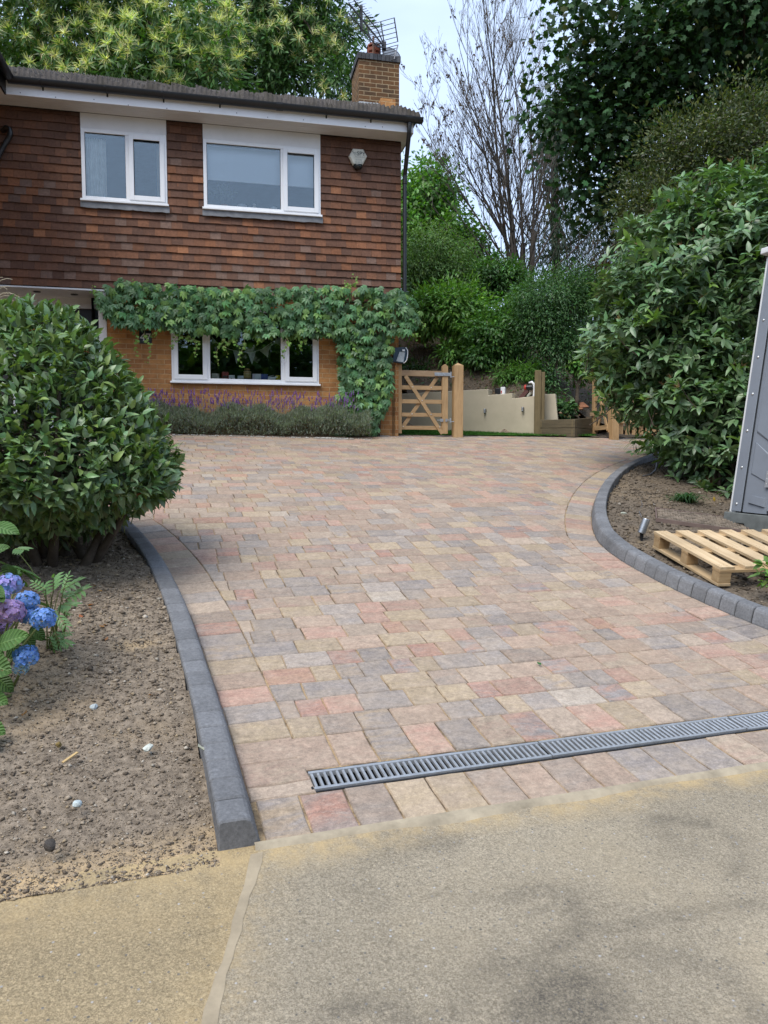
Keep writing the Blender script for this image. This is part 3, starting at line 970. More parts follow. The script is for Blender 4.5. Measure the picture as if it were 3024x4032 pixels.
# ---- materials
def mat_brick():
    k = N('orange_facing_brick')
    b = k.n('TexBrick'); b.offset = .5; b.offset_frequency = 2; b.squash = 1
    sp = k.n('SeparateXYZ'); k.l(k.co(), sp.inputs[0])
    cb = k.n('CombineXYZ'); k.l(k.math('ADD', sp.outputs[0], sp.outputs[1]), cb.inputs[0]); k.l(sp.outputs[2], cb.inputs[1])
    wv = k.n('TexNoise'); wv.inputs['Scale'].default_value = 14; k.l(cb.outputs[0], wv.inputs['Vector'])
    dv = k.n('VectorMath', operation='SCALE'); dv.inputs[3].default_value = .006
    sv = k.n('VectorMath', operation='SUBTRACT'); sv.inputs[1].default_value = (.5, .5, .5)
    k.l(wv.outputs['Color'], sv.inputs[0]); k.l(sv.outputs[0], dv.inputs[0])
    av = k.n('VectorMath', operation='ADD'); k.l(cb.outputs[0], av.inputs[0]); k.l(dv.outputs[0], av.inputs[1])
    k.l(av.outputs[0], b.inputs['Vector'])
    b.inputs['Scale'].default_value = 1.0; b.inputs['Brick Width'].default_value = .225; b.inputs['Row Height'].default_value = .075
    b.inputs['Mortar Size'].default_value = .0052; b.inputs['Mortar Smooth'].default_value = .25; b.inputs['Bias'].default_value = 0.0
    b.inputs['Color1'].default_value = (.45, .22, .080, 1); b.inputs['Color2'].default_value = (.31, .14, .054, 1); b.inputs['Mortar'].default_value = (.48, .32, .17, 1)
    f = k.noise(11, 4, .65)
    c = k.mix(b.outputs['Color'], k.ramp(f, [(.3, .78), (.7, 1.2)]), 1.0, 'MULTIPLY')
    c = k.mix(c, (.40, .21, .075), k.ramp(k.noise(24, 4, .7), [(.58, 0), (.75, .35)]))
    h = k.math('SUBTRACT', 1.0, b.outputs['Fac'])
    nrm = k.bump(h, .8, .006)
    nrm = k.bump(k.noise(120, 3), .25, .002, nrm)
    return k.bsdf(c, .85, .2, 0, nrm)
m_brick = mat_brick()
def mat_tile():
    k = N('hung_clay_tile')
    c = k.attr().outputs['Color']
    c = k.mix(c, k.ramp(k.noise(26, 4, .7), [(.3, .75), (.7, 1.25)]), 1.0, 'MULTIPLY')
    v = k.mapping((70, 1, 9))
    c = k.mix(c, (.30, .11, .04), k.ramp(k.noise(1.0, 3, .5, v), [(.66, 0), (.72, .75)]))
    c = k.mix(c, k.ramp(k.noise(1.2, 4), [(.3, .8), (.7, 1.15)]), 1.0, 'MULTIPLY')
    return k.bsdf(c, .78, .25, 0, k.bump(k.noise(60, 4), .25, .002))
m_tile = mat_tile()
m_gl_up = glass('window_glass_upper', .055, (.93, .96, .98))
m_gl_lo = glass('window_glass_lower', .03, (.96, .98, .97))

# ---- brick ground floor
mb = MB()
def wallrect(a0, a1, z0, z1, b0=0.0, b1=.25): mb.box(a0, a1, b0, b1, z0, z1)
wallrect(aP, W3[0], 1.3, zT + .02)
wallrect(W3[1], aB, 1.3, zT + .02)
wallrect(W3[0], W3[1], 1.3, W3[2])
wallrect(W3[0], W3[1], W3[3], zT + .02)
mb.box(aB - .25, aB, .25, 8.0, 1.3, 7.2)
mb.box(aL, aB - .25, 7.75, 8.0, 1.3, 6.4)
hpart(mb, 'brick_wall', m_brick)
# ---- upper wall backing and hung tiles
mb = MB()
for (a0, a1, z0, z1) in ((aL, W1[0], zT + .03, zS), (W1[1], W2[0], zT + .03, zS), (W2[1], aB, zT + .03, zS), (W1[0], W1[1], zT + .03, z_up0 - .02), (W2[0], W2[1], zT + .03, z_up0 - .02), (W1[0], W1[1], z_up1, zS), (W2[0], W2[1], z_up1, zS)):
    mb.box(a0, a1, .005, .2, z0, z1)
hpart(mb, 'upper_wall', simple('tile_batten_backing', (.03, .022, .02), .9))
mb = MB()
tcols = [((.112, .059, .040), 5), ((.128, .064, .041), 6), ((.146, .070, .042), 5), ((.172, .078, .043), 3.4), ((.21, .090, .045), 1.7), ((.255, .113, .056), .7), ((.155, .098, .074), 1.2)]
GA = .1195
nrow = int((zS - zT) / GA) + 1
for r_ in range(nrow):
    z0 = zT + r_ * GA
    zt = min(z0 + GA + .022, zS - .002)
    a = aL + (.0825 if r_ % 2 else 0)
    edge = aR - (.0 if r_ % 2 else .0)
    mood = R.uniform(-.5, .5)
    wav = R.uniform(0, 6)
    while a < edge - .02:
        a1 = min(a + .165, edge)
        if edge - a1 < .05: a1 = edge
        segs = [(a + .001, a1 - .0012)]
        for (w0, w1) in ((W1[0], W1[1]), (W2[0], W2[1])):
            if z0 + GA * .75 > z_up0 - .055:
                ns = []
                for (p, q) in segs:
                    if q <= w0 or p >= w1: ns.append((p, q))
                    else:
                        if p < w0 - .01: ns.append((p, w0 - .003))
                        if q > w1 + .01: ns.append((w1 + .003, q))
                segs = ns
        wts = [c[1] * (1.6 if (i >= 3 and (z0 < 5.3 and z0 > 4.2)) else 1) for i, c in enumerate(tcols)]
        if z0 > 5.75: wts = [8, 6, 2, .3, .1, 0, .2]  # darker picks under the eaves: shadow and staining put into the colour
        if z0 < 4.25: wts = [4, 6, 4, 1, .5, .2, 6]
        col = R.choices([c[0] for c in tcols], wts)[0]
        t = R.uniform(.85, 1.15)
        col = tuple(q * t for q in col)
        for (p, q) in segs:
            dz = R.uniform(-.0035, .0035) + .003 * math.sin(a * 1.7 + wav); db = R.uniform(-.003, .003)
            tl = R.uniform(-.0025, .0025)
            bb = -.050 + db
            V = [(p, bb, z0 + dz + tl), (q, bb, z0 + dz - tl), (q, bb + .013, z0 + dz - tl), (p, bb + .013, z0 + dz + tl),
                 (p, -.024, zt), (q, -.024, zt), (q, -.012, zt), (p, -.012, zt)]
            mb.add(V, [(0, 1, 5, 4), (3, 7, 6, 2), (0, 3, 2, 1), (0, 4, 7, 3), (1, 2, 6, 5), (4, 5, 6, 7)], col)
        a = a1
hpart(mb, 'hung_tiles', m_tile)

# ---- windows
def bars(mb, a0, a1, z0, z1, w, b0, b1):
    mb.box(a0, a0 + w, b0, b1, z0, z1); mb.box(a1 - w, a1, b0, b1, z0, z1)
    mb.box(a0 + w, a1 - w, b0, b1, z0, z0 + w); mb.box(a0 + w, a1 - w, b0, b1, z1 - w, z1)
def window(Wd, mull, sashes, gmat, sillproj, bf, z_b_pane=None, label=None):
    a0, a1, z0, z1 = Wd
    mb = MB()
    fw = .052
    bars(mb, a0 + .002, a1 - .002, z0, z1, fw, bf, bf + .07)
    for m0, m1 in mull: mb.box(m0, m1, bf, bf + .07, z0 + fw, z1 - fw)
    win = hpart(mb, 'window', m_white, bevel=.004)
    edges = [a0 + fw]
    for m0, m1 in mull: edges += [m0, m1]
    edges.append(a1 - fw)
    for i in range(len(edges) // 2):
        p, q = edges[2 * i], edges[2 * i + 1]
        if i in sashes:
            s = MB(); bars(s, p - .018, q + .018, z0 + fw - .018, z1 - fw + .018, .070, bf - .020, bf - .0015)
            hpart(s, 'sash', m_white, win, bevel=.005)
            sb = .052
        else: sb = .0
        g = MB(); g.box(p + sb - .004, q - sb + .004, bf + .03, bf + .036, z0 + fw + sb - .004, z1 - fw - sb + .004)
        hpart(g, 'pane', gmat, win)
        gk = MB(); bars(gk, p + sb - .001, q - sb + .001, z0 + fw + sb - .001, z1 - fw - sb + .001, .007, bf + .022, bf + .029)
        hpart(gk, 'gasket', m_black, win)
    s = MB()
    s.box(a0 - .02, a1 + .02, bf - .055, bf + .03, z0 - .035, z0 - .001)
    hpart(s, 'sill', m_white, win, bevel=.006)
    return win
px = lambda x, y: hp(x, y)[0]
w = window(W1, [(px(496, 650), px(514, 650))], (1,), m_gl_up, 0, -.05)
w2 = window(W2, [(px(1104, 700), px(1118, 700))], (1,), m_gl_up, 0, -.05)
w3 = window(W3, [(px(812, 1440), px(828, 1440)), (px(1106, 1440), px(1126, 1440))], (0, 2), m_gl_lo, 0, -.01)
# header boards and lead aprons of the upper windows
for Wd in (W1, W2):
    mb = MB(); mb.box(Wd[0] + .001, Wd[1] - .001, -.043, .0, z_up1 + .002, zS - .0025)
    hpart(mb, 'header_board', m_paintw)
    mb = MB()
    V = []
    n = 24
    for i in range(n + 1):
        a = Wd[0] - .02 + (Wd[1] - Wd[0] + .05) * i / n
        wz = R.uniform(-.006, .006)
        V += [(a, -.075, z_up0 - .038), (a, -.080 + R.uniform(-.004, .004), z_up0 - .125 + wz), (a, -.060, z_up0 - .125 + wz)]
    Fs = []
    for i in range(n):
        for j in range(2): Fs.append((i * 3 + j, i * 3 + j + 1, i * 3 + 4 + j, i * 3 + 3 + j))
    mb.add(V, Fs)
    hpart(mb, 'lead_apron', m_lead)
# interior rooms
mb = MB()
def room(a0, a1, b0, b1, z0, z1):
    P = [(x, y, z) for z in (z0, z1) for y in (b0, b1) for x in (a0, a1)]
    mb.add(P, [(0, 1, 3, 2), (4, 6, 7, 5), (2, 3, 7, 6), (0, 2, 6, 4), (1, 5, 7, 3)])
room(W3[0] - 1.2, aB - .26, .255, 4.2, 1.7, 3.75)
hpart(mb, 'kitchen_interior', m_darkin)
mb = MB(); room(W1[0] - .7, W1[1] + .5, .21, 3.5, 4.1, 6.2); room(W2[0] - .35, W2[1] + .45, .21, 3.5, 4.1, 6.2)
hpart(mb, 'bedroom_interior', simple('bedroom_wall', (.06, .10, .13), .9, .1))
mb = MB(); mb.box(W3[0] + .02, W3[1] - .02, .065, .25, W3[2] + .002, W3[2] + .03)
hpart(mb, 'inner_sill', m_white)

# ---- eaves
aF = hp(1628, 500, -.42)[0]
mb = MB(); mb.box(aL, aF, -.42, -.398, zS - .006, zS + .185, (1, 1, 1))
for fx, fy in ((80, 365), (219, 383), (370, 392), (505, 414), (657, 427), (785, 438), (932, 445), (1054, 462), (1195, 472), (1438, 498), (1506, 500)):
    a_, z_ = hp(fx, fy, -.42)
    mb.box(a_ - .006, a_ + .006, -.4225, -.4195, z_ - .006, z_ + .006, (.06, .06, .07))
kf = N('fascia_paint'); cf = kf.mix(kf.attr().outputs['Color'], kf.mix((.80, .81, .83), (.62, .62, .62), kf.ramp(kf.noise(3.2, 5, .6), [(.5, 0), (.75, .5)])), 1.0, 'MULTIPLY')
m_fasc = kf.bsdf(cf, .45, .4)
hpart(mb, 'fascia', m_fasc)
mb = MB()
nb = 5
for i in range(nb):
    b0 = -.397 + i * (.35 / nb); b1 = b0 + .35 / nb - .006
    mb.box(aL, aF - .012, b0, b1, zS, zS + .012)
mb.box(aL, aF - .012, -.397, -.045, zS + .006, zS + .02)
hpart(mb, 'soffit', m_soffit)
mb = MB(); mb.box(aF - .0115, aF + .006, -.396, .02, zS - .004, zS + .19); mb.box(aR + .002, aF - .012, -.045, .35, zS, zS + .012)
mb.box(aF - .02, aF + .0, .021, .35, zS, zS + .3)
hpart(mb, 'eaves_end', m_paintw)
# gutter
aV = hp(1655, 455, -.50)[0]
aG = hp(45, 318, -.50)[0]
def half_pipe(mb, p, q, r, n=10, col=None):
    p = Vector(p); q = Vector(q); d = (q - p).normalized(); sd = d.cross(Vector((0, 0, 1))).normalized()
    V = []
    for t in (p, q):
        for rr in (r, r - .004):
            for i in range(n + 1):
                an = math.pi * i / n
                V.append(t + sd * (rr * math.cos(an)) - Vector((0, 0, rr * math.sin(an))))
    m = n + 1
    Fs = []
    for i in range(n):
        Fs.append((i, i + 1, 2 * m + i + 1, 2 * m + i)); Fs.append((m + i + 1, m + i, 3 * m + i, 3 * m + i + 1))
        Fs.append((i + 1, i, m + i, m + i + 1)); Fs.append((2 * m + i, 2 * m + i + 1, 3 * m + i + 1, 3 * m + i))
    Fs.append((0, m, 3 * m, 2 * m)); Fs.append((n, 2 * m + n, 3 * m + n, m + n))
    mb.add(V, Fs, col)
zG = 6.585
mb = MB(); half_pipe(mb, (aG - .05, -.490, zG), (aV + .03, -.490, zG), .074)
# stop end
mb.box(aV + .0305, aV + .036, -.564, -.424, zG - .068, zG + .004)
gut = hpart(mb, 'gutter', m_black, smooth=False, autos=True)
for gx, gy in ((165, 340), (420, 365), (643, 390), (866, 420), (1287, 460), (1463, 478)):
    a_, _ = hp(gx, gy, -.485)
    mb = MB(); half_pipe(mb, (a_ - .013, -.485, zG + .002), (a_ + .013, -.490, zG + .002), .081)
    mb.box(a_ - .011, a_ + .011, -.424, -.4205, zG - .10, zG)
    hpart(mb, 'gutter_bracket', m_black, gut)
for gx in (1101, 1608):
    a_, _ = hp(gx, 450, -.485)
    mb = MB(); half_pipe(mb, (a_ - .05, -.485, zG + .003), (a_ + .05, -.490, zG + .003), .083)
    hpart(mb, 'gutter_union', m_black, gut)
# downpipe at the right corner
def hpt(x, y, b):
    a_, z_ = hp(x, y, b); return (a_, b, z_)
aD = hp(1612, 480, -.485)[0]
p_top = (aD, -.485, zG - .05)
elbow1 = (aD + .0, -.475, zG - .20)
aDp = aR + .055
elbow2 = (aDp, -.075, hp(1588, 690, -.07)[1])
mb = MB()
mb.tube([p_top, (aD, -.485, zG - .14), elbow1, tuple(np.array(elbow1) * .97 + np.array(elbow2) * .03), tuple(np.array(elbow1) * .03 + np.array(elbow2) * .97), elbow2, (aDp, -.07, elbow2[2] - .12)], .036, 12)
aLo = hp(1559.5, 1550, .02)[0]
mb.tube([(aDp, -.07, elbow2[2] - .10), (aDp, -.07, 3.95), (aDp - .01, -.06, 3.88), (aLo + .01, .03, 3.66), (aLo, .035, 3.58), (aLo, .035, 1.66)], .034, 12)
dp = hpart(mb, 'downpipe', m_black, autos=True)
for zc, ctr in ((zG - .115, (aD, -.485)), (elbow2[2] - .12, (aDp, -.07))):
    c_ = MB(); c_.lathe([(.040, 0), (.043, .006), (.040, .014), (.0405, .026), (.043, .032), (.040, .040)], Matrix.Translation((ctr[0], ctr[1], zc - .02)), 14)
    hpart(c_, 'pipe_collar', m_black, dp)
# swan neck pipe at the left
mb = MB()
mb.tube([hpt(10, 515, -.05), hpt(25, 503, -.12), hpt(37, 507, -.14), hpt(41, 522, -.14), hpt(36, 540, -.13), hpt(18, 568, -.12), hpt(-6, 612, -.12), hpt(-60, 720, -.12)], .038, 12)
hpart(mb, 'swan_neck_pipe', m_black, autos=True)

# ---- roof of ribbed interlocking tiles
TN = math.tan(D2R(25.0))
bE, bR = -.530, 3.75
zE = zG + .030
PER = .345
def roof_strip(mb_name, a0, a1):
    A = []
    a = a0
    k0 = math.floor(a0 / PER)
    while k0 * PER < a1:
        base_ = k0 * PER
        for t in np.linspace(.004, PER - .004, 34):
            q = base_ + t
            if a0 <= q <= a1: A.append((q, t / PER))
        k0 += 1
    A = np.array(A)
    rs = []
    Lr = (bR - bE)
    nc = int(Lr / .28)
    rows = [(0.0, -.045)]
    for c in range(nc):
        lo = c * .28; hi = min((c + 1) * .28, Lr)
        rows += [(lo + .0005, .026), (lo + .10, .017), (hi - .0005, 0.0)]
    V = []
    na = len(A)
    for ri, (run, st) in enumerate(rows):
        jit = 0
        prof = .085 * (1 - A[:, 1]) ** 1.0 + .020 * np.cos(A[:, 1] * 2 * np.pi * 5.0)
        z = zE + run * TN + (prof + st if ri else st)
        z = z + vnoise(A[:, 0] * 1.5 + 3, A[:, 0] * 0 + run * 1.5, 4, 3) * .010
        V.append(np.stack([A[:, 0], np.full(na, bE + run), z], 1))
    V = np.concatenate(V)
    i = np.arange(na - 1)[None, :] + na * np.arange(len(rows) - 1)[:, None]
    F = np.stack([i, i + 1, i + na + 1, i + na], -1).reshape(-1, 4)
    return V, F
k = N('weathered_concrete_roof_tile')
f = k.noise(5, 6, .7)
c = k.mix((.050, .046, .043), (.105, .094, .088), k.ramp(f, [(.3, 0), (.7, 1)]))
c = k.mix(c, (.20, .178, .165), k.ramp(k.noise(38, 4, .7), [(.55, 0), (.7, .55)]))
c = k.mix(c, (.045, .04, .03), k.ramp(k.noise(2.2, 5, .7), [(.46, 0), (.62, .75)]))
c = k.mix(c, (.075, .075, .035), k.ramp(k.noise(9, 4, .7), [(.60, 0), (.75, .6)]))
m_roof = k.bsdf(c, .95, .15, 0, k.bump(k.noise(70, 4), .5, .006))
V, F = roof_strip('r', aL, aV)
roof = npmesh('roof', V, F, m_roof, parent=house, off=OFF)
mb = MB()
mb.add([(aL, bR, zE + (bR - bE) * TN), (aV, bR, zE + (bR - bE) * TN), (aV, 2 * bR - bE, zE), (aL, 2 * bR - bE, zE)], [(0, 1, 2, 3)])
mb.add([(aV - .01, bE + .02, zE - .01), (aV - .01, bR, zE + (bR - bE) * TN - .02), (aV - .01, 2 * bR - bE, zE - .01)], [(0, 2, 1)])
hpart(mb, 'rear_slope', m_roof, roof)
mb = MB()
a = aL
while a < aV - .05:
    mb.tube([(a, bR, zE + (bR - bE) * TN - .03), (min(a + .44, aV), bR, zE + (bR - bE) * TN - .03)], R.uniform(.118, .124), 14); a += .45
hpart(mb, 'ridge_tiles', m_roof, roof)
# ---- chimney
def mat_brick2():
    m = m_brick.copy(); m.name = 'sooty_chimney_brick'
    for nd in m.node_tree.nodes:
        if nd.type == 'TEX_BRICK':
            nd.inputs['Color1'].default_value = (.17, .082, .034, 1); nd.inputs['Color2'].default_value = (.085, .052, .03, 1); nd.inputs['Mortar'].default_value = (.36, .27, .16, 1)
            nd.inputs['Mortar Size'].default_value = .0065
    return m
bC = 1.5
c0 = hp(1413, 320, bC)[0]; c1 = hp(1572, 320, bC)[0]; czt = hp(1480, 238, bC)[1]
mb = MB(); mb.box(c0, c1, bC, bC + .75, 6.9, czt)
chim = hpart(mb, 'chimney', mat_brick2())
mb = MB()
nbk = 11
for i in range(nbk):
    wv = (c1 - c0 + .05) / nbk
    p = c0 - .025 + i * wv
    sh = R.uniform(.7, 1.3)
    mb.box(p + .003, p + wv - .003, bC - .025 + R.uniform(-.004, .004), bC + .085, czt + .001, czt + .105 + R.uniform(-.004, .004), (.075 * sh, .077 * sh, .083 * sh))
for i in range(8):
    wv = .69 / 8; p = bC + .087 + i * wv
    sh = R.uniform(.7, 1.3)
    mb.box(c0 - .025, c0 + .09, p + .003, p + wv - .003, czt + .001, czt + .105, (.075 * sh, .077 * sh, .083 * sh))
    mb.box(c1 - .09, c1 + .025, p + .003, p + wv - .003, czt + .001, czt + .105, (.075 * sh, .077 * sh, .083 * sh))
mb.box(c0 + .091, c1 - .091, bC + .086, bC + .76, czt + .001, czt + .07, (.16, .15, .14))
hpart(mb, 'coping', simple('blue_brick_coping', (1, 1, 1), .75, .3, nscale=20, namt=.4, attr=True, bump=.4, bscale=60), chim)
mb = MB()
zf = zE + (bC - bE) * TN
mb.box(c0 - .004, c0 + (c1 - c0) * .74, bC - .018, bC - .004, zf - .05, zf + .14)
hpart(mb, 'flashing', simple('pale_lead', (.42, .44, .45), .5, .4, nscale=12, namt=.25), chim)
pa = hp(1472, 200, bC + .36)[0]; pzt = hp(1472, 178, bC + .36)[1]
mb = MB()
pz0 = czt + .06
hh = pzt - pz0
mb.lathe([(.125, 0), (.128, hh * .10), (.118, hh * .22), (.118, hh * .36)], Matrix.Translation((pa, bC + .36, pz0)), 24)
for kk, (u0, u1) in enumerate(((.44, .56), (.64, .80))):
    mb.lathe([(.112, hh * u0 - .02), (.130, hh * u0), (.130, hh * u1 - .01), (.116, hh * u1)], Matrix.Translation((pa, bC + .36, pz0)), 24)
mb.lathe([(.118, hh * .86), (.131, hh * .88), (.122, hh * .96), (.09, hh), (.0, hh * 1.01)], Matrix.Translation((pa, bC + .36, pz0)), 24)
for i in range(6):
    an = i * math.pi / 3 + .5
    mb.box(-.014, .014, -.010, .010, hh * .3, hh * .9, M=Matrix.Translation((pa + .112 * math.cos(an), bC + .36 + .112 * math.sin(an), pz0)) @ Matrix.Rotation(an, 4, 'Z'))
mb.lathe([(.085, hh * .3), (.085, hh * .9)], Matrix.Translation((pa, bC + .36, pz0)), 16, )
hpart(mb, 'chimney_pot', m_terr, chim, autos=True)
# ---- projecting wing at the left: eaves only reach the picture
mb = MB(); half_pipe(mb, (aG - .02, -.56, zG + .004), (aG - .02, -3.6, zG + .004), .062)
hpart(mb, 'wing_gutter', m_black, autos=True)
mb = MB(); mb.box(aG - .115, aG - .093, -3.6, -.424, zS - .02, zG + .02)
hpart(mb, 'wing_fascia', m_fasc)
mb = MB(); mb.box(aG - .55, aG - .1155, -3.6, -.424, zS - .012, zS - .002)
hpart(mb, 'wing_soffit', m_soffit)
mb = MB(); mb.box(aG - .75, aG - .551, -3.6, -.06, 1.2, zS + .1)
hpart(mb, 'wing_wall', m_tile if False else m_brick)
mb = MB()
mb.add([(aG + .01, -3.6, zG + .03), (aG + .01, .3, zG + .03), (aG - 3.5, .3, zG + 2.0), (aG - 3.5, -3.6, zG + 2.0)], [(0, 1, 2, 3)])
mb.add([(aG + .01, -3.6, zG + .0), (aG + .01, .3, zG + .0), (aG - 3.5, .3, zG + 1.97), (aG - 3.5, -3.6, zG + 1.97)], [(3, 2, 1, 0)])
mb.add([(aG + .01, -3.6, zG + .0), (aG + .01, .3, zG + .0), (aG + .01, .3, zG + .03), (aG + .01, -3.6, zG + .03)], [(0, 1, 2, 3)])
hpart(mb, 'wing_roof', m_roof)
# ---- recessed porch
aJ0 = hp(389, 1250)[0]
mb = MB(); mb.box(aL, aP + .15, -.052, .60, zT - .035, zT - .012)
hpart(mb, 'porch_soffit', m_paintw)
mb = MB(); mb.box(aL, aP - .001, .50, .56, zT - .20, zT - .0355)
hpart(mb, 'porch_beam', m_paintw)
mb = MB(); mb.box(aJ0, aP - .001, -.02, .56, 1.4, zT - .036)
hpart(mb, 'porch_jamb', m_paintw)
for lx_, ly_ in ((145, 1149), (293, 1160)):
    d = ray(lx_, ly_); k_ = (zT - .037 - HC) / d.z; pl = d * k_; a_, b_ = hab(pl.x, pl.y)
    mb = MB(); mb.lathe([(.058, -.004), (.052, -.008), (.045, -.002), (.0, .004)], Matrix.Translation((a_, b_, zT - .031)), 18)
    hpart(mb, 'downlight', m_black)
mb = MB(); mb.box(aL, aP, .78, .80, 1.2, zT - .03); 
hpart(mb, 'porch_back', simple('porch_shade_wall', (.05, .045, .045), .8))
d0 = hp(200, 1250, .56)[0]; d1 = hp(386, 1250, .56)[0]
mb = MB(); mb.box(d0, d1, .565, .61, 1.5, zT - .20)
door = hpart(mb, 'front_door', simple('black_door_paint', (.010, .010, .012), .45))
mb = MB(); bars(mb, d0 + .55, d1 - .12, 2.6, zT - .50, .02, .555, .564)
hpart(mb, 'glazing_bead', simple('grey_bead', (.10, .11, .12), .5), door)
for q0, q1 in ((42, 60), (186, 198)):
    mb = MB(); mb.box(hp(q0, 1200, .56)[0], hp(q1, 1200, .56)[0], .53, .60, 1.5, zT - .2005)
    hpart(mb, 'porch_post', m_paintw)

# =================================================================== THINGS ON AND IN THE HOUSE
def text(name, body, size, a, b, z, mat, parent, align='CENTER', ext=.0008):
    cu = bpy.data.curves.new(name, 'FONT'); cu.body = body; cu.size = size; cu.align_x = align; cu.align_y = 'CENTER'; cu.extrude = ext
    cu.materials.append(mat)
    o = bpy.data.objects.new(name, cu); link(o); o.parent = parent
    bpy.context.view_layer.update()
    me = bpy.data.meshes.new_from_object(o.evaluated_get(bpy.context.evaluated_depsgraph_get()))
    bpy.data.objects.remove(o); o = bpy.data.objects.new(name, me); link(o); o.parent = parent
    o.location = (a, b, z - ZB); o.rotation_euler = (math.pi / 2, 0, 0)
    return o
m_ink = simple('dark_print', (.035, .05, .05), .6)
m_inkg = simple('grey_print', (.22, .25, .24), .6)
# alarm box
hexpx = [(195, 735), (425, 315), (985, 350), (1200, 745), (945, 1228), (430, 1205)]
pts = [hp(1360 + x / 13.825, 560 + y / 13.825, -.12) for x, y in hexpx]
ca = sum(p[0] for p in pts) / 6; cz = sum(p[1] for p in pts) / 6
ab = empty('alarm_box', (HO.x, HO.y, ZB), TH)
tag(ab, 'cream hexagonal burglar alarm box high on the tiled wall', 'alarm box')
mb = MB()
V = [(a_, -.055, z_) for a_, z_ in pts] + [(a_, -.095, z_) for a_, z_ in pts] + [(ca + (a_ - ca) * .88, -.118, cz + (z_ - cz) * .88) for a_, z_ in pts]
Fs = [tuple(range(12, 18))]
for r_ in range(2):
    for i in range(6): Fs.append((r_ * 6 + i, r_ * 6 + (i + 1) % 6, r_ * 6 + 6 + (i + 1) % 6, r_ * 6 + 6 + i))
mb.add(V, Fs)
mb.build('cover', simple('aged_cream_plastic', (.56, .55, .47), .5, .4, nscale=9, namt=.15), ab, off=OFF)
mb = MB(); mb.lathe([(.0, -.065), (.05, -.055), (.07, -.03), (.075, 0)], Matrix.Translation((ca, -.085, cz - .13)), 16)
mb.build('strobe_lens', simple('dark_lens', (.015, .02, .02), .25), ab, off=OFF, smooth=True)
hx = lambda x, y: hp(1360 + x / 13.825, 560 + y / 13.825, -.12)
p = hx(855, 635); text('lettering', 'SPY', .088, p[0], -.1215, p[1], m_ink, ab)
p = hx(790, 815); text('lettering', 'A L A R M S', .030, p[0], -.1215, p[1], m_inkg, ab)
p = hx(720, 965); text('lettering', '01732', .040, p[0], -.1215, p[1], m_inkg, ab)
p = hx(730, 1090); text('lettering', '44 44 47', .034, p[0], -.1215, p[1], m_inkg, ab)
mb = MB()
for (q0, q1) in (((360, 500), (440, 560)), ((415, 470), (440, 560)), ((440, 560), (620, 570)), ((450, 540), (610, 670)), ((440, 590), (540, 720))):
    u_, v_ = hx(*q0), hx(*q1)
    mb.beam((u_[0], -.1205, u_[1]), (v_[0], -.1205, v_[1]), .005, .0016, up=(0, 1, 0))
mb.build('emblem', m_inkg, ab, off=OFF)
# house number plaque
np_root = empty('house_number_plaque', (HO.x, HO.y, ZB), TH)
tag(np_root, 'black house number plaque on the brick wall under the creeper', 'plaque')
p0 = hp(549, 1353); p1 = hp(597, 1303)
mb = MB(); mb.box(p0[0], p1[0], -.016, -.003, p0[1], p1[1]); mb.build('plate', simple('black_slate', (.012, .013, .016), .35), np_root, off=OFF, bevel=.003)
text('numerals', '47', .17, (p0[0] + p1[0]) / 2, -.0175, (p0[1] + p1[1]) / 2 - .01, m_white, np_root)

# television aerial
tv = empty('television_aerial', (0, 0, 0)); tag(tv, 'grey television aerial with mesh reflector above the chimney pot', 'aerial')
m_alu = simple('weathered_aluminium', (.12, .125, .14), .5, .5, .3)
rear = at_depth(1512, 182, 14.15); front = at_depth(1372, 20, 12.9); front.z = rear.z + .02
bd = (front - rear).normalized(); sdv = bd.cross(Vector((0, 0, 1))).normalized()
mb = MB()
for dz in (-.16, 0, .16):
    s_ = rear + Vector((0, 0, dz * .15)); e_ = front + Vector((0, 0, dz))
    mb.tube([s_, s_ + (e_ - s_) * .2 + Vector((0, 0, dz * .6)), e_], .016 if dz == 0 else .012, 6)
mb.build('boom', m_alu, tv)
mb = MB()
for dz in (-.15, .15):
    for i in range(19):
        t = .14 + .84 * i / 18
        c_ = rear + (front - rear) * t + Vector((0, 0, dz * min(1, .35 + t * 1.4)))
        mb = MB(); mb.tube([c_ - sdv * .10, c_ + sdv * .10], .0055, 4); mb.build('element', m_alu, tv)
mb = MB(); c_ = rear + (front - rear) * .66
mb.box(-.025, .025, -.02, .02, -.21, .21, M=Matrix.Translation(c_)); mb.build('dipole', m_black, tv)
mb = MB()
for sg in (-1, 1):
    a_ = rear - bd * .02 + Vector((0, 0, sg * .03)); t_ = rear - bd * .02 + Vector((0, 0, sg * .36)) + bd * .16
    for u_ in (-.27, 0, .27):
        mb.tube([a_ + sdv * u_, t_ + sdv * u_], .012, 5)
    for i in range(6):
        m_ = a_ + (t_ - a_) * (i / 5)
        mb.tube([m_ - sdv * .28, m_ + sdv * .28], .007, 4)
mb.build('reflector', m_alu, tv)
mp = at_depth(1470, 140, 14.0)
mb = MB(); mb.tube([Vector((mp.x, mp.y + .05, czt + .05)), Vector((mp.x, mp.y + .05, rear.z + .12))], .019, 8); mb.build('mast', simple('rusty_steel', (.14, .07, .04), .8), tv)
mb = MB(); mb.tube([Vector((mp.x, mp.y + .05, rear.z - .02)), rear + bd * .1], .014, 6); mb.box(-.04, .04, -.05, .05, -.06, .06, M=Matrix.Translation(rear)); mb.build('clamp', m_black, tv)
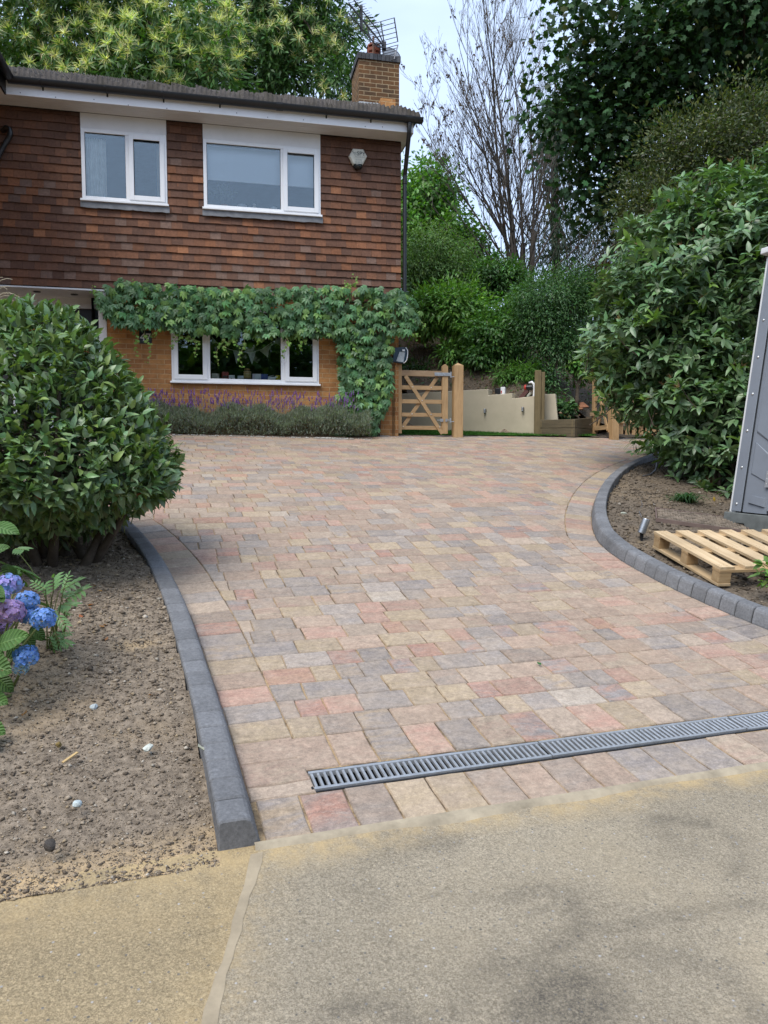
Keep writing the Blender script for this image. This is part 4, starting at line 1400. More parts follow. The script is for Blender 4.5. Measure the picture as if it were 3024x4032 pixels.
# satellite dish
dp_ = at_depth(1538, 224, 14.45)
mb = MB()
prof = [(.0, 0.0)] + [(r_, .45 * r_ * r_ / .3) for r_ in (.04, .08, .11, .14, .168)] + [(.172, .45 * .168 * .168 / .3 + .006)]
Mx = Matrix.Translation(dp_) @ Matrix.Rotation(D2R(20), 4, 'Z') @ Matrix.Rotation(D2R(65), 4, 'X')
mb.lathe(prof, Mx, 24)
km = N('perforated_dish_mesh'); tr = km.n('BsdfTransparent'); pb = km.n('BsdfPrincipled'); pb.inputs['Base Color'].default_value = (.12, .13, .14, 1); mx_ = km.n('MixShader'); mx_.inputs[0].default_value = .62
km.l(tr.outputs[0], mx_.inputs[1]); km.l(pb.outputs[0], mx_.inputs[2]); km.l(mx_.outputs[0], km.out.inputs['Surface'])
dsh = empty('satellite_dish', tuple(dp_)); tag(dsh, 'dark mesh satellite dish behind the chimney coping', 'satellite dish')
mb.build('reflector', km.m, dsh, off=tuple(-dp_))
mb = MB(); mb.tube([(Mx @ Vector((.172 * math.cos(t), .172 * math.sin(t), .046))) for t in np.linspace(0, 2 * math.pi, 25)], .008, 5); mb.build('rim', m_black, dsh, off=tuple(-dp_))
mb = MB(); mb.tube([dp_, dp_ + Vector((-.05, .12, -.1)), dp_ + Vector((-.06, .14, -.45))], .018, 6); mb.build('bracket', m_black, dsh, off=tuple(-dp_))

# ---- things behind the glass
def sill_a(x): return hp(x, 1490, .16)[0]
zsl = W3[2] + .031
def put(name, label, cat, build):
    r_ = empty(name, (HO.x, HO.y, ZB), TH); tag(r_, label, cat, None); build(r_); return r_
def bld(mb, nm, mat, r_, **k): return mb.build(nm, mat, r_, off=OFF, **k)
m_card = simple('white_card', (.72, .73, .74), .6, namt=.05)
def card(x, w_, h_, label, col=None, pic=False, name='greeting_card', b=.17):
    a_ = sill_a(x)
    def f(r_):
        mb = MB(); mat = m_card if col is None else simple('card_' + name, col, .6, namt=.1)
        mb.beam((a_ - w_ / 2, b, zsl + h_ / 2), (a_ + w_ / 2, b - .012, zsl + h_ / 2), .003, h_, col=None)
        mb.beam((a_ + w_ / 2, b - .010, zsl + h_ / 2), (a_ + w_ * .1, b + .05, zsl + h_ / 2), .003, h_)
        bld(mb, 'card', mat, r_)
        if pic:
            mb = MB(); mb.lathe([(.014, 0), (.0, .001)], Matrix.Translation((a_, b - .010, zsl + h_ * .42)) @ Matrix.Rotation(math.pi / 2, 4, 'X'), 8)
            bld(mb, 'printed_motif', m_ink, r_)
    return put(name, label, 'card', f)
card(759, .115, .09, 'plain white card standing alone in the left kitchen pane')
card(797, .06, .085, 'narrow bluish white card beside the left kitchen mullion', (.50, .56, .62))
card(848, .115, .12, 'cream hanging card at the left end of the middle kitchen pane', (.50, .48, .42))
card(911, .105, .10, 'white card with a small dark motif in front of the red tin', None, True)
card(948, .10, .095, 'grey white card left of the striped canister', (.62, .65, .70))
card(998, .03, .13, 'lilac card edge on just right of the striped canister', (.60, .56, .66))
card(1013, .12, .13, 'tall pale card between the canister and the blue box', (.66, .69, .72))
def redtin(r_):
    a_ = sill_a(887); mb = MB(); mb.box(a_ - .055, a_ + .055, .16, .22, zsl, zsl + .145); bld(mb, 'tin', simple('red_tin_paint', (.30, .02, .015), .4), r_, bevel=.006)
    mb = MB(); mb.box(a_ - .042, a_ + .042, .1575, .1595, zsl + .055, zsl + .09); bld(mb, 'label_band', simple('dark_label', (.05, .02, .02), .5), r_)
    mb = MB(); mb.box(a_ - .05, a_ + .05, .164, .216, zsl + .1455, zsl + .155); bld(mb, 'lid', simple('maroon_lid', (.12, .01, .01), .4), r_)
put('storage_tin', 'red tin with dark band on the kitchen window sill', 'tin', redtin)
def canister(r_):
    a_ = sill_a(974); cols = [(.42, .28, .10), (.46, .36, .20), (.10, .05, .03), (.40, .24, .07), (.46, .38, .18), (.36, .30, .06), (.47, .40, .22)]
    mb = MB(); z = zsl
    for i in range(11):
        c_ = cols[i % 7]; r0 = .062 if i < 9 else .045
        mb.lathe([(r0 - .004, 0), (r0, .004), (r0, .015), (r0 - .004, .0185)], Matrix.Translation((a_, .175, z)), 20, col=c_); z += .019
    bld(mb, 'canister', simple('striped_pottery', (1, 1, 1), .4, attr=True), r_, autos=True)
put('striped_canister', 'tall yellow and brown striped canister on the kitchen sill', 'canister', canister)
def bluebox(r_):
    a_ = sill_a(1041); mb = MB(); mb.box(a_ - .055, a_ + .055, .15, .23, zsl, zsl + .12); bld(mb, 'tub', simple('blue_plastic', (.012, .035, .26), .35), r_, bevel=.008)
    mb = MB(); mb.box(a_ - .058, a_ + .058, .147, .233, zsl + .1205, zsl + .128); bld(mb, 'rim', simple('blue_rim', (.02, .05, .32), .35), r_)
put('blue_tub', 'royal blue tub on the kitchen window sill', 'tub', bluebox)
def wpot(r_):
    a_ = sill_a(1070); mb = MB()
    mb.box(a_ - .06, a_ + .06, .14, .22, zsl, zsl + .085); mb.beam((a_ - .055, .15, zsl + .088), (a_ + .03, .2, zsl + .12), .05, .004); bld(mb, 'carton', m_card, r_)
put('open_carton', 'open white carton with raised flap near the right mullion', 'carton', wpot)
def ypot(r_):
    a_ = sill_a(1097); mb = MB(); mb.lathe([(.035, 0), (.045, .09), (.05, .095), (.05, .112), (.042, .112)], Matrix.Translation((a_, .175, zsl)), 18); bld(mb, 'pot', simple('yellow_plastic', (.55, .46, .01), .4), r_, autos=True)
put('yellow_pot', 'bright yellow pot at the right end of the kitchen sill', 'pot', ypot)
# wire frame in the right pane
def rack(r_):
    a0_, a1_ = hp(1136, 1470, .3)[0], hp(1193, 1470, .3)[0]; z0_, z1_ = zsl, zsl + .11
    mb = MB(); mb.tube([(a0_, .3, z0_), (a0_, .3, z1_), (a1_, .3, z1_), (a1_, .3, z0_)], .006, 6); mb.tube([(a0_ - .03, .36, z0_), (a0_ - .02, .36, z1_ + .05)], .005, 5); bld(mb, 'wire', simple('grey_wire', (.25, .26, .27), .5), r_)
put('wire_rack', 'grey wire rack behind the right kitchen pane', 'rack', rack)
# bunting
bt = empty('bunting', (HO.x, HO.y, ZB), TH); tag(bt, 'string of pale triangular bunting hung inside the kitchen window', 'bunting')
bpx = [(835, 1330), (868, 1362), (905, 1376), (950, 1386), (990, 1388), (1030, 1376), (1065, 1352), (1100, 1328)]
bp = [hp(x, y, .22) for x, y in bpx]
mb = MB(); mb.tube([(p[0], .22, p[1]) for p in bp], .004, 5); bld(mb, 'string', m_card, bt)
m_flag = simple('printed_cotton', (1, 1, 1), .8, namt=.25, nscale=25, attr=True)
for (x0, y0, x1, y1, xt, yt, col) in ((918, 1381, 953, 1387, 931, 1432, (.34, .40, .40)), (975, 1388, 1008, 1384, 992, 1436, (.40, .46, .46)), (1022, 1381, 1062, 1358, 1055, 1408, (.36, .38, .34)), (834, 1325, 856, 1350, 836, 1352, (.30, .34, .34)), (1072, 1344, 1104, 1326, 1102, 1362, (.30, .34, .32))):
    mb = MB(); A_, B_, C_ = hp(x0, y0, .215), hp(x1, y1, .215), hp(xt, yt, .215)
    mb.add([(A_[0], .215, A_[1]), (B_[0], .215, B_[1]), (C_[0], .21, C_[1]), ((A_[0] + B_[0]) / 2, .205, (A_[1] + B_[1]) / 2)], [(0, 3, 2), (3, 1, 2)], col)
    bld(mb, 'pennant', m_flag, bt)
# curtains in the upper left window
def curtain(x0, x1, label):
    a0_, a1_ = hp(x0, 650, .12)[0], hp(x1, 650, .12)[0]
    xs = np.linspace(a0_, a1_, 60)
    mb = MB(); V = []
    for i, a_ in enumerate(xs):
        b_ = .13 + .022 * math.sin(i * .9) + .008 * math.sin(i * 2.3)
        V += [(a_, b_, z_up0 + .06), (a_, b_, z_up1 - .07)]
    mb.add(V, [(2 * i, 2 * i + 2, 2 * i + 3, 2 * i + 1) for i in range(59)])
    o = hthing(mb, 'curtain', simple('sheer_cream_curtain', (.72, .70, .64), .9, .1), smooth=True)
    tag(o, label, 'curtain', 'curtains in the upper left window')
curtain(338, 418, 'cream pleated curtain behind the left pane of the smaller upper window')
curtain(618, 640, 'narrow cream curtain at the right side of the smaller upper window')
# roller blind in the upper right window
zb_ = hp(960, 712, .1)[1]
mb = MB(); mb.box(W2[0] + .06, W2[1] - .06, .11, .114, zb_, z_up1 - .03)
rb = empty('roller_blind', (HO.x, HO.y, ZB), TH); tag(rb, 'pale roller blind half lowered in the wider upper window', 'blind')
mb.build('blind_fabric', simple('white_blind', (.80, .82, .84), .9, .1, namt=.03), rb, off=OFF)
mb = MB(); mb.box(W2[0] + .06, W2[1] - .06, .106, .118, zb_ - .022, zb_ - .001); mb.build('bottom_bar', m_white, rb, off=OFF)
# ornaments
def orn(x, label, cat, name, prof, col):
    a_ = hp(x, 820, .14)[0]
    def f(r_):
        mb = MB(); mb.lathe(prof, Matrix.Translation((a_, .14, z_up0 + .055)), 16); bld(mb, 'glazed_body', simple(name + '_glaze', col, .35), r_, autos=True)
        if cat == 'bowl':
            mb = MB(); mb.lathe([(.05, .066), (.078, .07), (.08, .074), (.074, .076)], Matrix.Translation((a_, .14, z_up0 + .055)), 16); bld(mb, 'rim', m_white, r_, autos=True)
        else:
            mb = MB(); mb.lathe([(prof[-1][0] * 1.1, prof[-1][1] + .001), (prof[-1][0] * .6, prof[-1][1] + .012), (0.0, prof[-1][1] + .02)], Matrix.Translation((a_, .14, z_up0 + .055)), 16); bld(mb, 'top', m_card, r_)
    put(name, label, cat, f)
orn(953, 'white bowl on the upper window ledge beside the plant', 'bowl', 'white_bowl', [(.03, 0), (.06, .03), (.078, .065)], (.7, .72, .74))
orn(1001, 'small cream figurine on the ledge in the wider upper window', 'figurine', 'small_figurine', [(.03, 0), (.022, .03), (.034, .06), (.018, .085), (.024, .105)], (.6, .52, .40))
orn(1079, 'white candle holder near the mullion of the wider upper window', 'candle holder', 'candle_holder', [(.045, 0), (.03, .02), (.05, .05), (.048, .075)], (.66, .66, .64))

# pot plant on the ledge of the wider upper window
ppa = hp(883, 820, .16)[0]
def pplant(r_):
    mb = MB(); mb.lathe([(.035, 0), (.05, .07), (.053, .08), (.045, .08)], Matrix.Translation((ppa, .17, z_up0 + .055)), 14); bld(mb, 'pot', m_terr, r_, autos=True)
    mb = MB(); lf = MB()
    for i in range(15):
        q = Vector((ppa + R.uniform(-.24, .24), .17 + R.uniform(-.05, .06), z_up0 + R.uniform(.2, .52)))
        p = Vector((ppa, .17, z_up0 + .13)); m_ = (p + q) / 2 + Vector((0, 0, .05)); mb.tube([p, m_, q], [.003, .0025, .0015], 4)
        for j in range(7):
            t = R.uniform(.35, 1); c_ = p + (q - p) * t + Vector((0, 0, .05 * t * (1 - t) * 4)); d = Vector((R.uniform(-1, 1), R.uniform(-.6, .6), R.uniform(-.4, .8))).normalized(); s_ = d.cross(Vector((0, 1, .2))).normalized() * .012
            lf.add([c_, c_ + d * .025 + s_, c_ + d * .06, c_ + d * .025 - s_], [(0, 1, 2, 3)])
    bld(mb, 'stems', m_black, r_); bld(lf, 'leaves', simple('house_plant_leaf', (.03, .06, .03), .5), r_)
put('house_plant', 'airy house plant behind the glass of the wider upper window', 'pot plant', pplant)
# =================================================================== GARDEN STRUCTURES AND OBJECTS
m_wz = wood('new_softwood_upright', (.45, .30, .155), (.32, .20, .095), .75, axis='Z')
m_wx = wood('new_softwood_rail', (.46, .31, .165), (.34, .215, .105), .75, axis='X')
m_wr = wood('pale_rail', (.40, .285, .175), (.31, .20, .11), .75, axis='X')
m_old = wood('weathered_green_timber', (.19, .145, .075), (.12, .095, .05), .9, axis='Z')
m_sleeper = wood('weathered_sleeper', (.125, .10, .06), (.07, .058, .036), .9, axis='X')
m_pal = wood('pallet_pine', (.54, .41, .255), (.41, .295, .165), .75, scale=.8, axis='X', tint=True)
m_palb = wood('pallet_base_pine', (.48, .36, .215), (.36, .255, .14), .75, scale=.8, axis='X')
m_pal2 = wood('pallet_block_wood', (.44, .31, .17), (.30, .19, .09), .8, scale=.8, axis='Y')
m_bolt = simple('zinc_bolt', (.62, .62, .60), .35, .5, .8)

def gz(x, y): return 1500 + x / 4.1475, 1300 + y / 4.1475
def hroot(name, label, cat, group=None):
    r_ = empty(name, (HO.x, HO.y, ZB), TH); return tag(r_, label, cat, group)
BG = .05
def ga(x, y=1200): return hp(*gz(x, y), BG)[0]
def gzz(y, x=600): return hp(*gz(x, y), BG)[1]
# posts
def post(name, label, a0, a1, b0, b1, z0, zsh, zap, mat, group=None):
    r_ = hroot(name, label, 'gate post', group)
    mb = MB(); mb.box(a0, a1, b0, b1, z0, zsh); bld(mb, 'shaft', mat, r_, bevel=.004)
    mb = MB(); am, bm = (a0 + a1) / 2, (b0 + b1) / 2
    mb.add([(a0, b0, zsh + .0005), (a1, b0, zsh + .0005), (a1, b1, zsh + .0005), (a0, b1, zsh + .0005), (am, bm, zap)], [(0, 1, 4), (1, 2, 4), (2, 3, 4), (3, 0, 4), (3, 2, 1, 0)])
    bld(mb, 'pyramid_cap', mat, r_)
    return r_
zgb = G(*hw(0, .05, 0)[:2]) + .0
zp = hp(*gz(1270, 575), 0.0)[1]; za = hp(*gz(1270, 530), .05)[1]
post('gate_post', 'thick square gate post with pointed top beside the closed garden gate', hp(*gz(1200, 1200), .0)[0], hp(*gz(1345, 1200), .0)[0], .0, .15, 1.5, zp, za, m_wz, 'timber gate posts')
r_ = hroot('gate_post', 'slim latch post fixed to the brick wall left of the garden gate', 'gate post', 'timber gate posts')
mb = MB(); mb.box(ga(168), ga(222), .0, .10, 1.5, gzz(548, 200)); bld(mb, 'shaft', m_wz, r_, bevel=.003)
mb = MB(); mb.box(ga(222) + .001, ga(244), .075, .099, 1.52, gzz(560, 230)); bld(mb, 'stop_bead', m_old, r_)
# gate
gate = hroot('garden_gate', 'closed five bar timber garden gate with crossed braces beside the house', 'gate', 'timber garden gates')
sl0, sl1 = ga(250), ga(335); sr0, sr1 = ga(995), ga(1088)
ztop = gzz(550); zbt = gzz(1690)
for nm, (q0, q1), peak in (('stile', (sl0, sl1), False), ('stile', (sr0, sr1), True)):
    mb = MB(); mb.box(q0, q1, .025, .095, zbt, ztop - .03 if peak else ztop)
    if peak:
        am = (q0 + q1) / 2
        mb.add([(q0, .025, ztop - .0295), (q1, .025, ztop - .0295), (am, .025, ztop + .008), (q0, .095, ztop - .0295), (q1, .095, ztop - .0295), (am, .095, ztop + .008)], [(0, 1, 2), (5, 4, 3), (0, 2, 5, 3), (1, 4, 5, 2), (0, 3, 4, 1)])
    bld(mb, nm, m_wz, gate, bevel=.003)
for y0, y1, mt in ((658, 752, m_wr), (905, 972, m_wx), (1132, 1198, m_wx), (1350, 1412, m_wx), (1562, 1625, m_wx)):
    mb = MB(); mb.box(sl1 + .0008, sr0 - .0008, .045, .075, gzz(y1), gzz(y0)); bld(mb, 'rail', mt, gate, bevel=.002)
mb = MB(); mb.beam((ga(395), .034, gzz(752) - .002), (ga(1000), .034, gzz(1690)), .021, .062, up=(1, 0, .8)); bld(mb, 'brace', m_wx, gate, bevel=.002)
mb = MB(); mb.beam((ga(925), .0865, gzz(760)), (ga(350), .0865, gzz(1600)), .021, .062, up=(-1, 0, .8)); bld(mb, 'brace', m_wx, gate, bevel=.002)
for x, y in ((513, 932), (812, 935), (665, 1152), (502, 1372), (812, 1378), (357, 1577), (955, 1582)):
    mb = MB(); mb.lathe([(.010, 0), (.009, .005), (.005, .008), (0, .009)], Matrix.Translation((ga(x), .022, gzz(y))) @ Matrix.Rotation(math.pi / 2, 4, 'X'), 10); bld(mb, 'coach_bolt', m_bolt, gate, smooth=True)
mb = MB(); mb.box(ga(865), ga(1120), .012, .024, gzz(742), gzz(688)); mb.tube([(ga(1130), .018, gzz(765)), (ga(1130), .018, gzz(672))], .014, 10); mb.tube([(ga(1130), .018, gzz(752)), (ga(1205), .018, gzz(752))], .008, 8)
for x in (905, 1050): mb.lathe([(.008, 0), (.004, .005), (0, .006)], Matrix.Translation((ga(x), .012, gzz(716))) @ Matrix.Rotation(math.pi / 2, 4, 'X'), 8)
bld(mb, 'strap_hinge', m_steel, gate, bevel=.002)
mb = MB(); mb.box(ga(960), ga(1008), .010, .024, gzz(1492), gzz(1445)); mb.box(ga(1045), ga(1075), .010, .024, gzz(1492), gzz(1442)); mb.tube([(ga(905), .016, gzz(1468)), (ga(960), .016, gzz(1468))], .006, 8); mb.tube([(ga(1075), .016, gzz(1465)), (ga(1130), .016, gzz(1465)), (ga(1130), .016, gzz(1490)), (ga(1185), .016, gzz(1490))], .009, 8); mb.tube([(ga(1125), .016, gzz(1505)), (ga(1125), .016, gzz(1430))], .013, 8)
bld(mb, 'adjustable_hinge', m_steel, gate)
# box above the latch post
ub = hroot('utility_box', 'dark blue box with pale grey panel and white curved handle above the latch post', 'utility box')
def upoly(pts, b): return [hp(x, y, b) for x, y in pts]
mb = MB(); mb.prism(upoly([(1546, 1424), (1592, 1431), (1603, 1412), (1606, 1382), (1594, 1367), (1552, 1368)], -.06), lambda u, v, d: Vector((u, d, v)), .06, -.06)
bld(mb, 'body', simple('navy_plastic', (.018, .045, .075), .35), ub, bevel=.006)
mb = MB(); mb.prism(upoly([(1560, 1422), (1588, 1427), (1595, 1388), (1573, 1385)], -.06), lambda u, v, d: Vector((u, d, v)), -.061, -.068)
bld(mb, 'panel', simple('grey_label_panel', (.42, .46, .48), .4, nscale=30, namt=.3), ub)
mb = MB(); mb.tube([hpt(1597, 1368, -.05), hpt(1605, 1379, -.07), hpt(1605.5, 1392, -.08), hpt(1602, 1416, -.08), hpt(1597, 1424, -.08), hpt(1589, 1430, -.07)], .0085, 8)
bld(mb, 'handle', m_white, ub, smooth=True)
mb = MB(); A_, B_ = hp(1584, 1383, -.062), hp(1594, 1376, -.062); mb.box(A_[0], B_[0], -.0665, -.061, A_[1], B_[1]); bld(mb, 'badge', m_white, ub)

# ---- retaining wall
P0 = Vector((-.6, 16.01, 0)); P1 = Vector((2.85, 14.0, 0))
wd_ = (P1 - P0); wl = wd_.length; wd_ /= wl; wn = Vector((wd_.y, -wd_.x, 0))
def wallhit(x, y):
    d = ray(x, y); nrm = wn
    k_ = (P0.dot(nrm)) / d.dot(nrm); p = d * k_
    return (p - P0).dot(wd_), HC + p.z
rw = empty('retaining_wall', (P0.x, P0.y, 0), math.atan2(wd_.y, wd_.x)); tag(rw, 'low cream rendered retaining wall with stepped top behind the lawn', 'wall')
m_render = simple('cream_render', (.49, .435, .325), .9, .15, nscale=2.2, namt=.14, bump=.3, bscale=40)
t1 = wallhit(1922, 1600)[0]; t2 = wallhit(2016, 1600)[0]; t3 = wl + .02
zA = wallhit(1830, 1537)[1]; zB_ = wallhit(1922, 1555)[1]; zC = wallhit(2016, 1567)[1]
mb = MB()
mb.prism([(-.2, 1.4), (t3, 1.4), (t3, zC + .02), (t2, zC - .01), (t2, zB_ + .012), (t1, zB_ - .008), (t1, wallhit(1922, 1532)[1]), (-.2, zA)], lambda u, v, d: Vector((u, d, v)), 0, .22)
mb.build('rendered_face', m_render, rw, bevel=.012)
mb = MB(); mb.box(t1 + .03, t1 + .16, .03, .19, zB_ + .0006, zB_ + .012); mb.build('loose_mortar', m_mort, rw, bevel=.004)
for i, (lx_, ly_, oy) in enumerate(((1912, 1615, 1683), (2060.6, 1609, 1688))):
    t_, z_ = wallhit(lx_, ly_)
    base = P0 + wd_ * t_ + Vector((0, 0, z_))
    r_ = empty('wall_light', tuple(base), math.atan2(wd_.y, wd_.x))
    tag(r_, ('small steel wall light on the cream wall nearer the gate post', 'small steel wall light on the cream wall nearer the timber post')[i], 'wall light', 'small lights on the cream wall')
    mb = MB(); mb.lathe([(.019, -.055), (.021, -.05), (.021, .022), (.018, .026), (0, .026)], Matrix.Translation((0, -.05, 0)), 14); mb.build('barrel', m_steel, r_, autos=True)
    mb = MB(); mb.box(-.018, .018, -.022, -.001, -.03, .02); mb.build('bracket', m_black, r_)
    mb = MB(); mb.lathe([(.017, -.056), (.014, -.066), (0, -.07)], Matrix.Translation((0, -.05, 0)), 12); mb.build('lens', simple('dark_glass_lens', (.03, .03, .03), .2), r_)
# timber post and sleepers
tp = at_depth(2121, 1702, 13.85)
r_ = empty('timber_post', (tp.x, tp.y, 1.6), D2R(-8)); tag(r_, 'tall weathered brown timber post at the end of the cream wall', 'post')
hpost = HC + (1818 - 1463) / 2912 * 13.85 - 1.6
mb = MB(); mb.box(-.085, .03, -.06, .07, 0, hpost); mb.build('front_plank', m_old, r_, bevel=.008)
mb = MB(); mb.box(.0315, .10, -.035, .07, 0, hpost - .03); mb.build('side_plank', m_old, r_, bevel=.008)
slp = [at_depth(2118, 1704, 13.80), at_depth(2264, 1709, 13.62), at_depth(2331, 1712, 14.35)]
def sleeper(p, q, z0, z1p, z1q, label, dz):
    d = Vector((q.x - p.x, q.y - p.y, 0)); L = d.length
    r_ = empty('sleeper', (p.x, p.y, z0), math.atan2(d.y, d.x)); tag(r_, label, 'sleeper', 'sleepers edging the bank')
    mb = MB(); V = [(0, 0, 0), (L, 0, 0), (L, .1, 0), (0, .1, 0), (0, 0, z1p), (L, 0, z1q), (L, .1, z1q), (0, .1, z1p)]
    mb.add(V, [(3, 2, 1, 0), (4, 5, 6, 7), (0, 1, 5, 4), (1, 2, 6, 5), (2, 3, 7, 6), (3, 0, 4, 7)]); o = mb.build('timber', m_sleeper, r_, bevel=.008)
    mb = MB(); mb.box(L - .06, L - .045, -.004, -.0005, .02, z1q - .02); mb.box(.05, .065, -.004, -.0005, .02, z1p - .02); mb.build('fixing_strap', m_old, r_)
z_s = 1.66
sleeper(slp[0], slp[1], z_s, .165, .165, 'lower weathered sleeper facing the lawn by the timber post', 0)
sleeper(slp[0], slp[1], z_s + .168, .155, .160, 'upper weathered sleeper facing the lawn by the timber post', 0)
sleeper(slp[1], slp[2], z_s, .17, .17, 'lower sleeper running back to the open gate', 0)
sleeper(slp[1], slp[2], z_s + .173, .155, .22, 'upper sleeper sloping up towards the open gate', 0)

# ---- open gate and fence at the right
A_ = at_depth(2335, 1713, 14.4); B_ = at_depth(2418, 1730, 13.55)
A_.z = G(A_.x, A_.y); B_.z = G(B_.x, B_.y)
gd = Vector((B_.x - A_.x, B_.y - A_.y, 0)); gl = gd.length; gd /= gl
ang = math.atan2(gd.y, gd.x)
og = empty('garden_gate', tuple(A_), ang); tag(og, 'open timber garden gate standing half hidden by the rhododendron', 'gate', 'timber garden gates')
for t0, t1_ in ((.0, .075), (gl - .19, gl - .115)):
    mb = MB(); mb.box(t0, t1_, -.035, .035, .04, 1.2); mb.build('stile', m_wz, og, bevel=.003)
for z0, z1 in ((.10, .18), (.38, .45), (.66, .74), (.92, .98), (1.08, 1.17)):
    mb = MB(); mb.box(.0758, gl - .1908, -.015, .015, z0, z1); mb.build('rail', m_wx, og, bevel=.002)
mb = MB(); mb.beam((.10, -.0265, 1.08), (gl - .2, -.0265, .08), .021, .06, up=(1, 0, .8)); mb.build('brace', m_wx, og)
mb = MB(); mb.beam((gl - .2, .0265, 1.08), (.10, .0265, .08), .021, .06, up=(-1, 0, .8)); mb.build('brace', m_wx, og)
mb = MB(); mb.box(-.03, .10, -.060, -.036, .38, .45); mb.build('latch_block', m_wr, og)
gp2 = empty('gate_post', (B_.x, B_.y, B_.z - .05), ang); tag(gp2, 'square gate post at the corner of the paving by the rhododendron', 'gate post', 'timber gate posts')
mb = MB(); mb.box(-.075, .055, -.065, .065, 0, 1.28); mb.build('shaft', m_wz, gp2, bevel=.004)
mb = MB(); mb.add([(-.075, -.065, 1.2805), (.055, -.065, 1.2805), (.055, .065, 1.2805), (-.075, .065, 1.2805), (-.01, 0, 1.33)], [(0, 1, 4), (1, 2, 4), (2, 3, 4), (3, 0, 4)]); mb.build('pyramid_cap', m_wz, gp2)
fd = Vector((.93, .36, 0)).normalized()
fn = empty('picket_fence', (B_.x + fd.x * .09, B_.y + fd.y * .09, B_.z), math.atan2(fd.y, fd.x)); tag(fn, 'timber fence of upright boards behind the rhododendron', 'fence')
for z0, z1 in ((.30, .37), (.86, .93)):
    mb = MB(); mb.box(0, 3.4, -.02, .02, z0, z1); mb.build('rail', m_wx, fn)
for i in range(22):
    mb = MB(); mb.box(.03 + i * .153, .03 + i * .153 + .095, .021, .040, .10 + R.uniform(-.01, .01), 1.1 + R.uniform(-.02, .02)); mb.build('board', m_wz, fn, bevel=.002)

# ---- rocks, slabs and tools on the bank
from mathutils import noise as mnoise
def rock(name, loc, size, col, label, cat='stone', group=None, sq=(1, .8, .6), seed=0, rough=.8, sub=3):
    import bmesh
    bm = bmesh.new(); bmesh.ops.create_icosphere(bm, subdivisions=sub, radius=1.0)
    for v in bm.verts:
        n = mnoise.noise(v.co * 1.3 + Vector((seed * 3.1, seed, 0))) * .45 + mnoise.noise(v.co * 3.2 + Vector((seed, 5, 1))) * .16
        c = v.co * (1 + n)
        for ax in range(3):
            lim = .78
            if abs(c[ax]) > lim: c[ax] = math.copysign(lim + (abs(c[ax]) - lim) * .35, c[ax])
        v.co = Vector((c.x * sq[0], c.y * sq[1], c.z * sq[2])) * size
    me = bpy.data.meshes.new(name); bm.to_mesh(me); bm.free()
    me.materials.append(simple(name + '_surface', col, rough, .3, nscale=12 / max(size, .02) * .1, namt=.4, bump=.5, bscale=3 / max(size, .02)))
    o = link(bpy.data.objects.new(name, me)); o.location = loc; o.rotation_euler = (R.uniform(-.3, .3), R.uniform(-.3, .3), R.uniform(0, 6))
    return tag(o, label, cat, group)
p = at_depth(1657, 1328, 16.9); rock('boulder', tuple(p), .20, (.20, .19, .06), 'mossy yellow green boulder on the bank behind the garden gate', 'boulder', sq=(1.1, .8, .75), seed=3)
p = at_depth(2328, 1462, 15.2); rock('boulder', tuple(p), .28, (.33, .27, .17), 'tall buff boulder on the bank above the open gate', 'boulder', sq=(.55, .6, 1.0), seed=8)
p = at_depth(2290, 1596, 14.7)
r_ = empty('paving_slab', tuple(p), .5); r_.rotation_euler = (D2R(28), D2R(-6), .25); tag(r_, 'loose terracotta slab lying on the leafy bank by the open gate', 'paving slab')
mb = MB(); mb.box(-.12, .10, -.11, .12, -.013, .013); mb.build('slab', simple('terracotta_slab', (.24, .10, .05), .85, namt=.3), r_, bevel=.004)
mb = MB(); mb.box(-.13, -.05, -.16, -.112, -.02, .005); mb.build('broken_corner', simple('terracotta_break', (.26, .12, .06), .9, namt=.3), r_)
p = wallhit(2170, 1600); q = at_depth(2166, 1640, 14.1)
r_ = empty('rendered_pier', (q.x, q.y, 1.7), -.35); tag(r_, 'short cream rendered pier with a sloping side behind the timber post', 'pier')
mb = MB(); zt_ = HC + (1818 - 1555) / 2912 * 14.1 - 1.7
mb.prism([(-.16, 0), (.19, 0), (.10, zt_), (-.16, zt_)], lambda u, v, d: Vector((u, d, v)), -.08, .10); mb.build('pier_body', m_render, r_, bevel=.008)
mb = MB(); mb.prism([(.13, .02), (.21, .02), (.17, .26), (.12, .24)], lambda u, v, d: Vector((u, d, v)), -.10, -.081); mb.build('exposed_brick', simple('broken_render', (.17, .13, .09), .9, namt=.5), r_)
# tool case and saw on the wall
q = at_depth(1977, 1550, 14.36); zz = zB_ + .004
r_ = empty('tool_case', (q.x, q.y + .14, zz), math.atan2(wd_.y, wd_.x) + .15); tag(r_, 'black and white power tool case with red stripe on the cream wall', 'tool case')
mb = MB(); mb.box(-.11, .0, -.05, .07, 0, .125); mb.build('dark_half', m_black, r_, bevel=.008)
mb = MB(); mb.box(.0015, .085, -.05, .07, 0, .145); mb.build('pale_half', m_white, r_, bevel=.010)
mb = MB(); mb.box(.012, .030, -.056, -.0505, .02, .075); mb.build('red_stripe', simple('red_plastic', (.40, .015, .01), .4), r_)
mb = MB(); mb.tube([(.02, .01, .145), (.03, .01, .165), (.06, .01, .165), (.07, .01, .145)], .008, 8); mb.build('carry_handle', m_black, r_, smooth=True)
q = at_depth(2082, 1562, 14.2); zz = zC + .002
r_ = empty('circular_saw', (q.x, q.y + .10, zz), math.atan2(wd_.y, wd_.x) + .1); tag(r_, 'red and black cut off saw with white guard on the low end of the wall', 'saw')
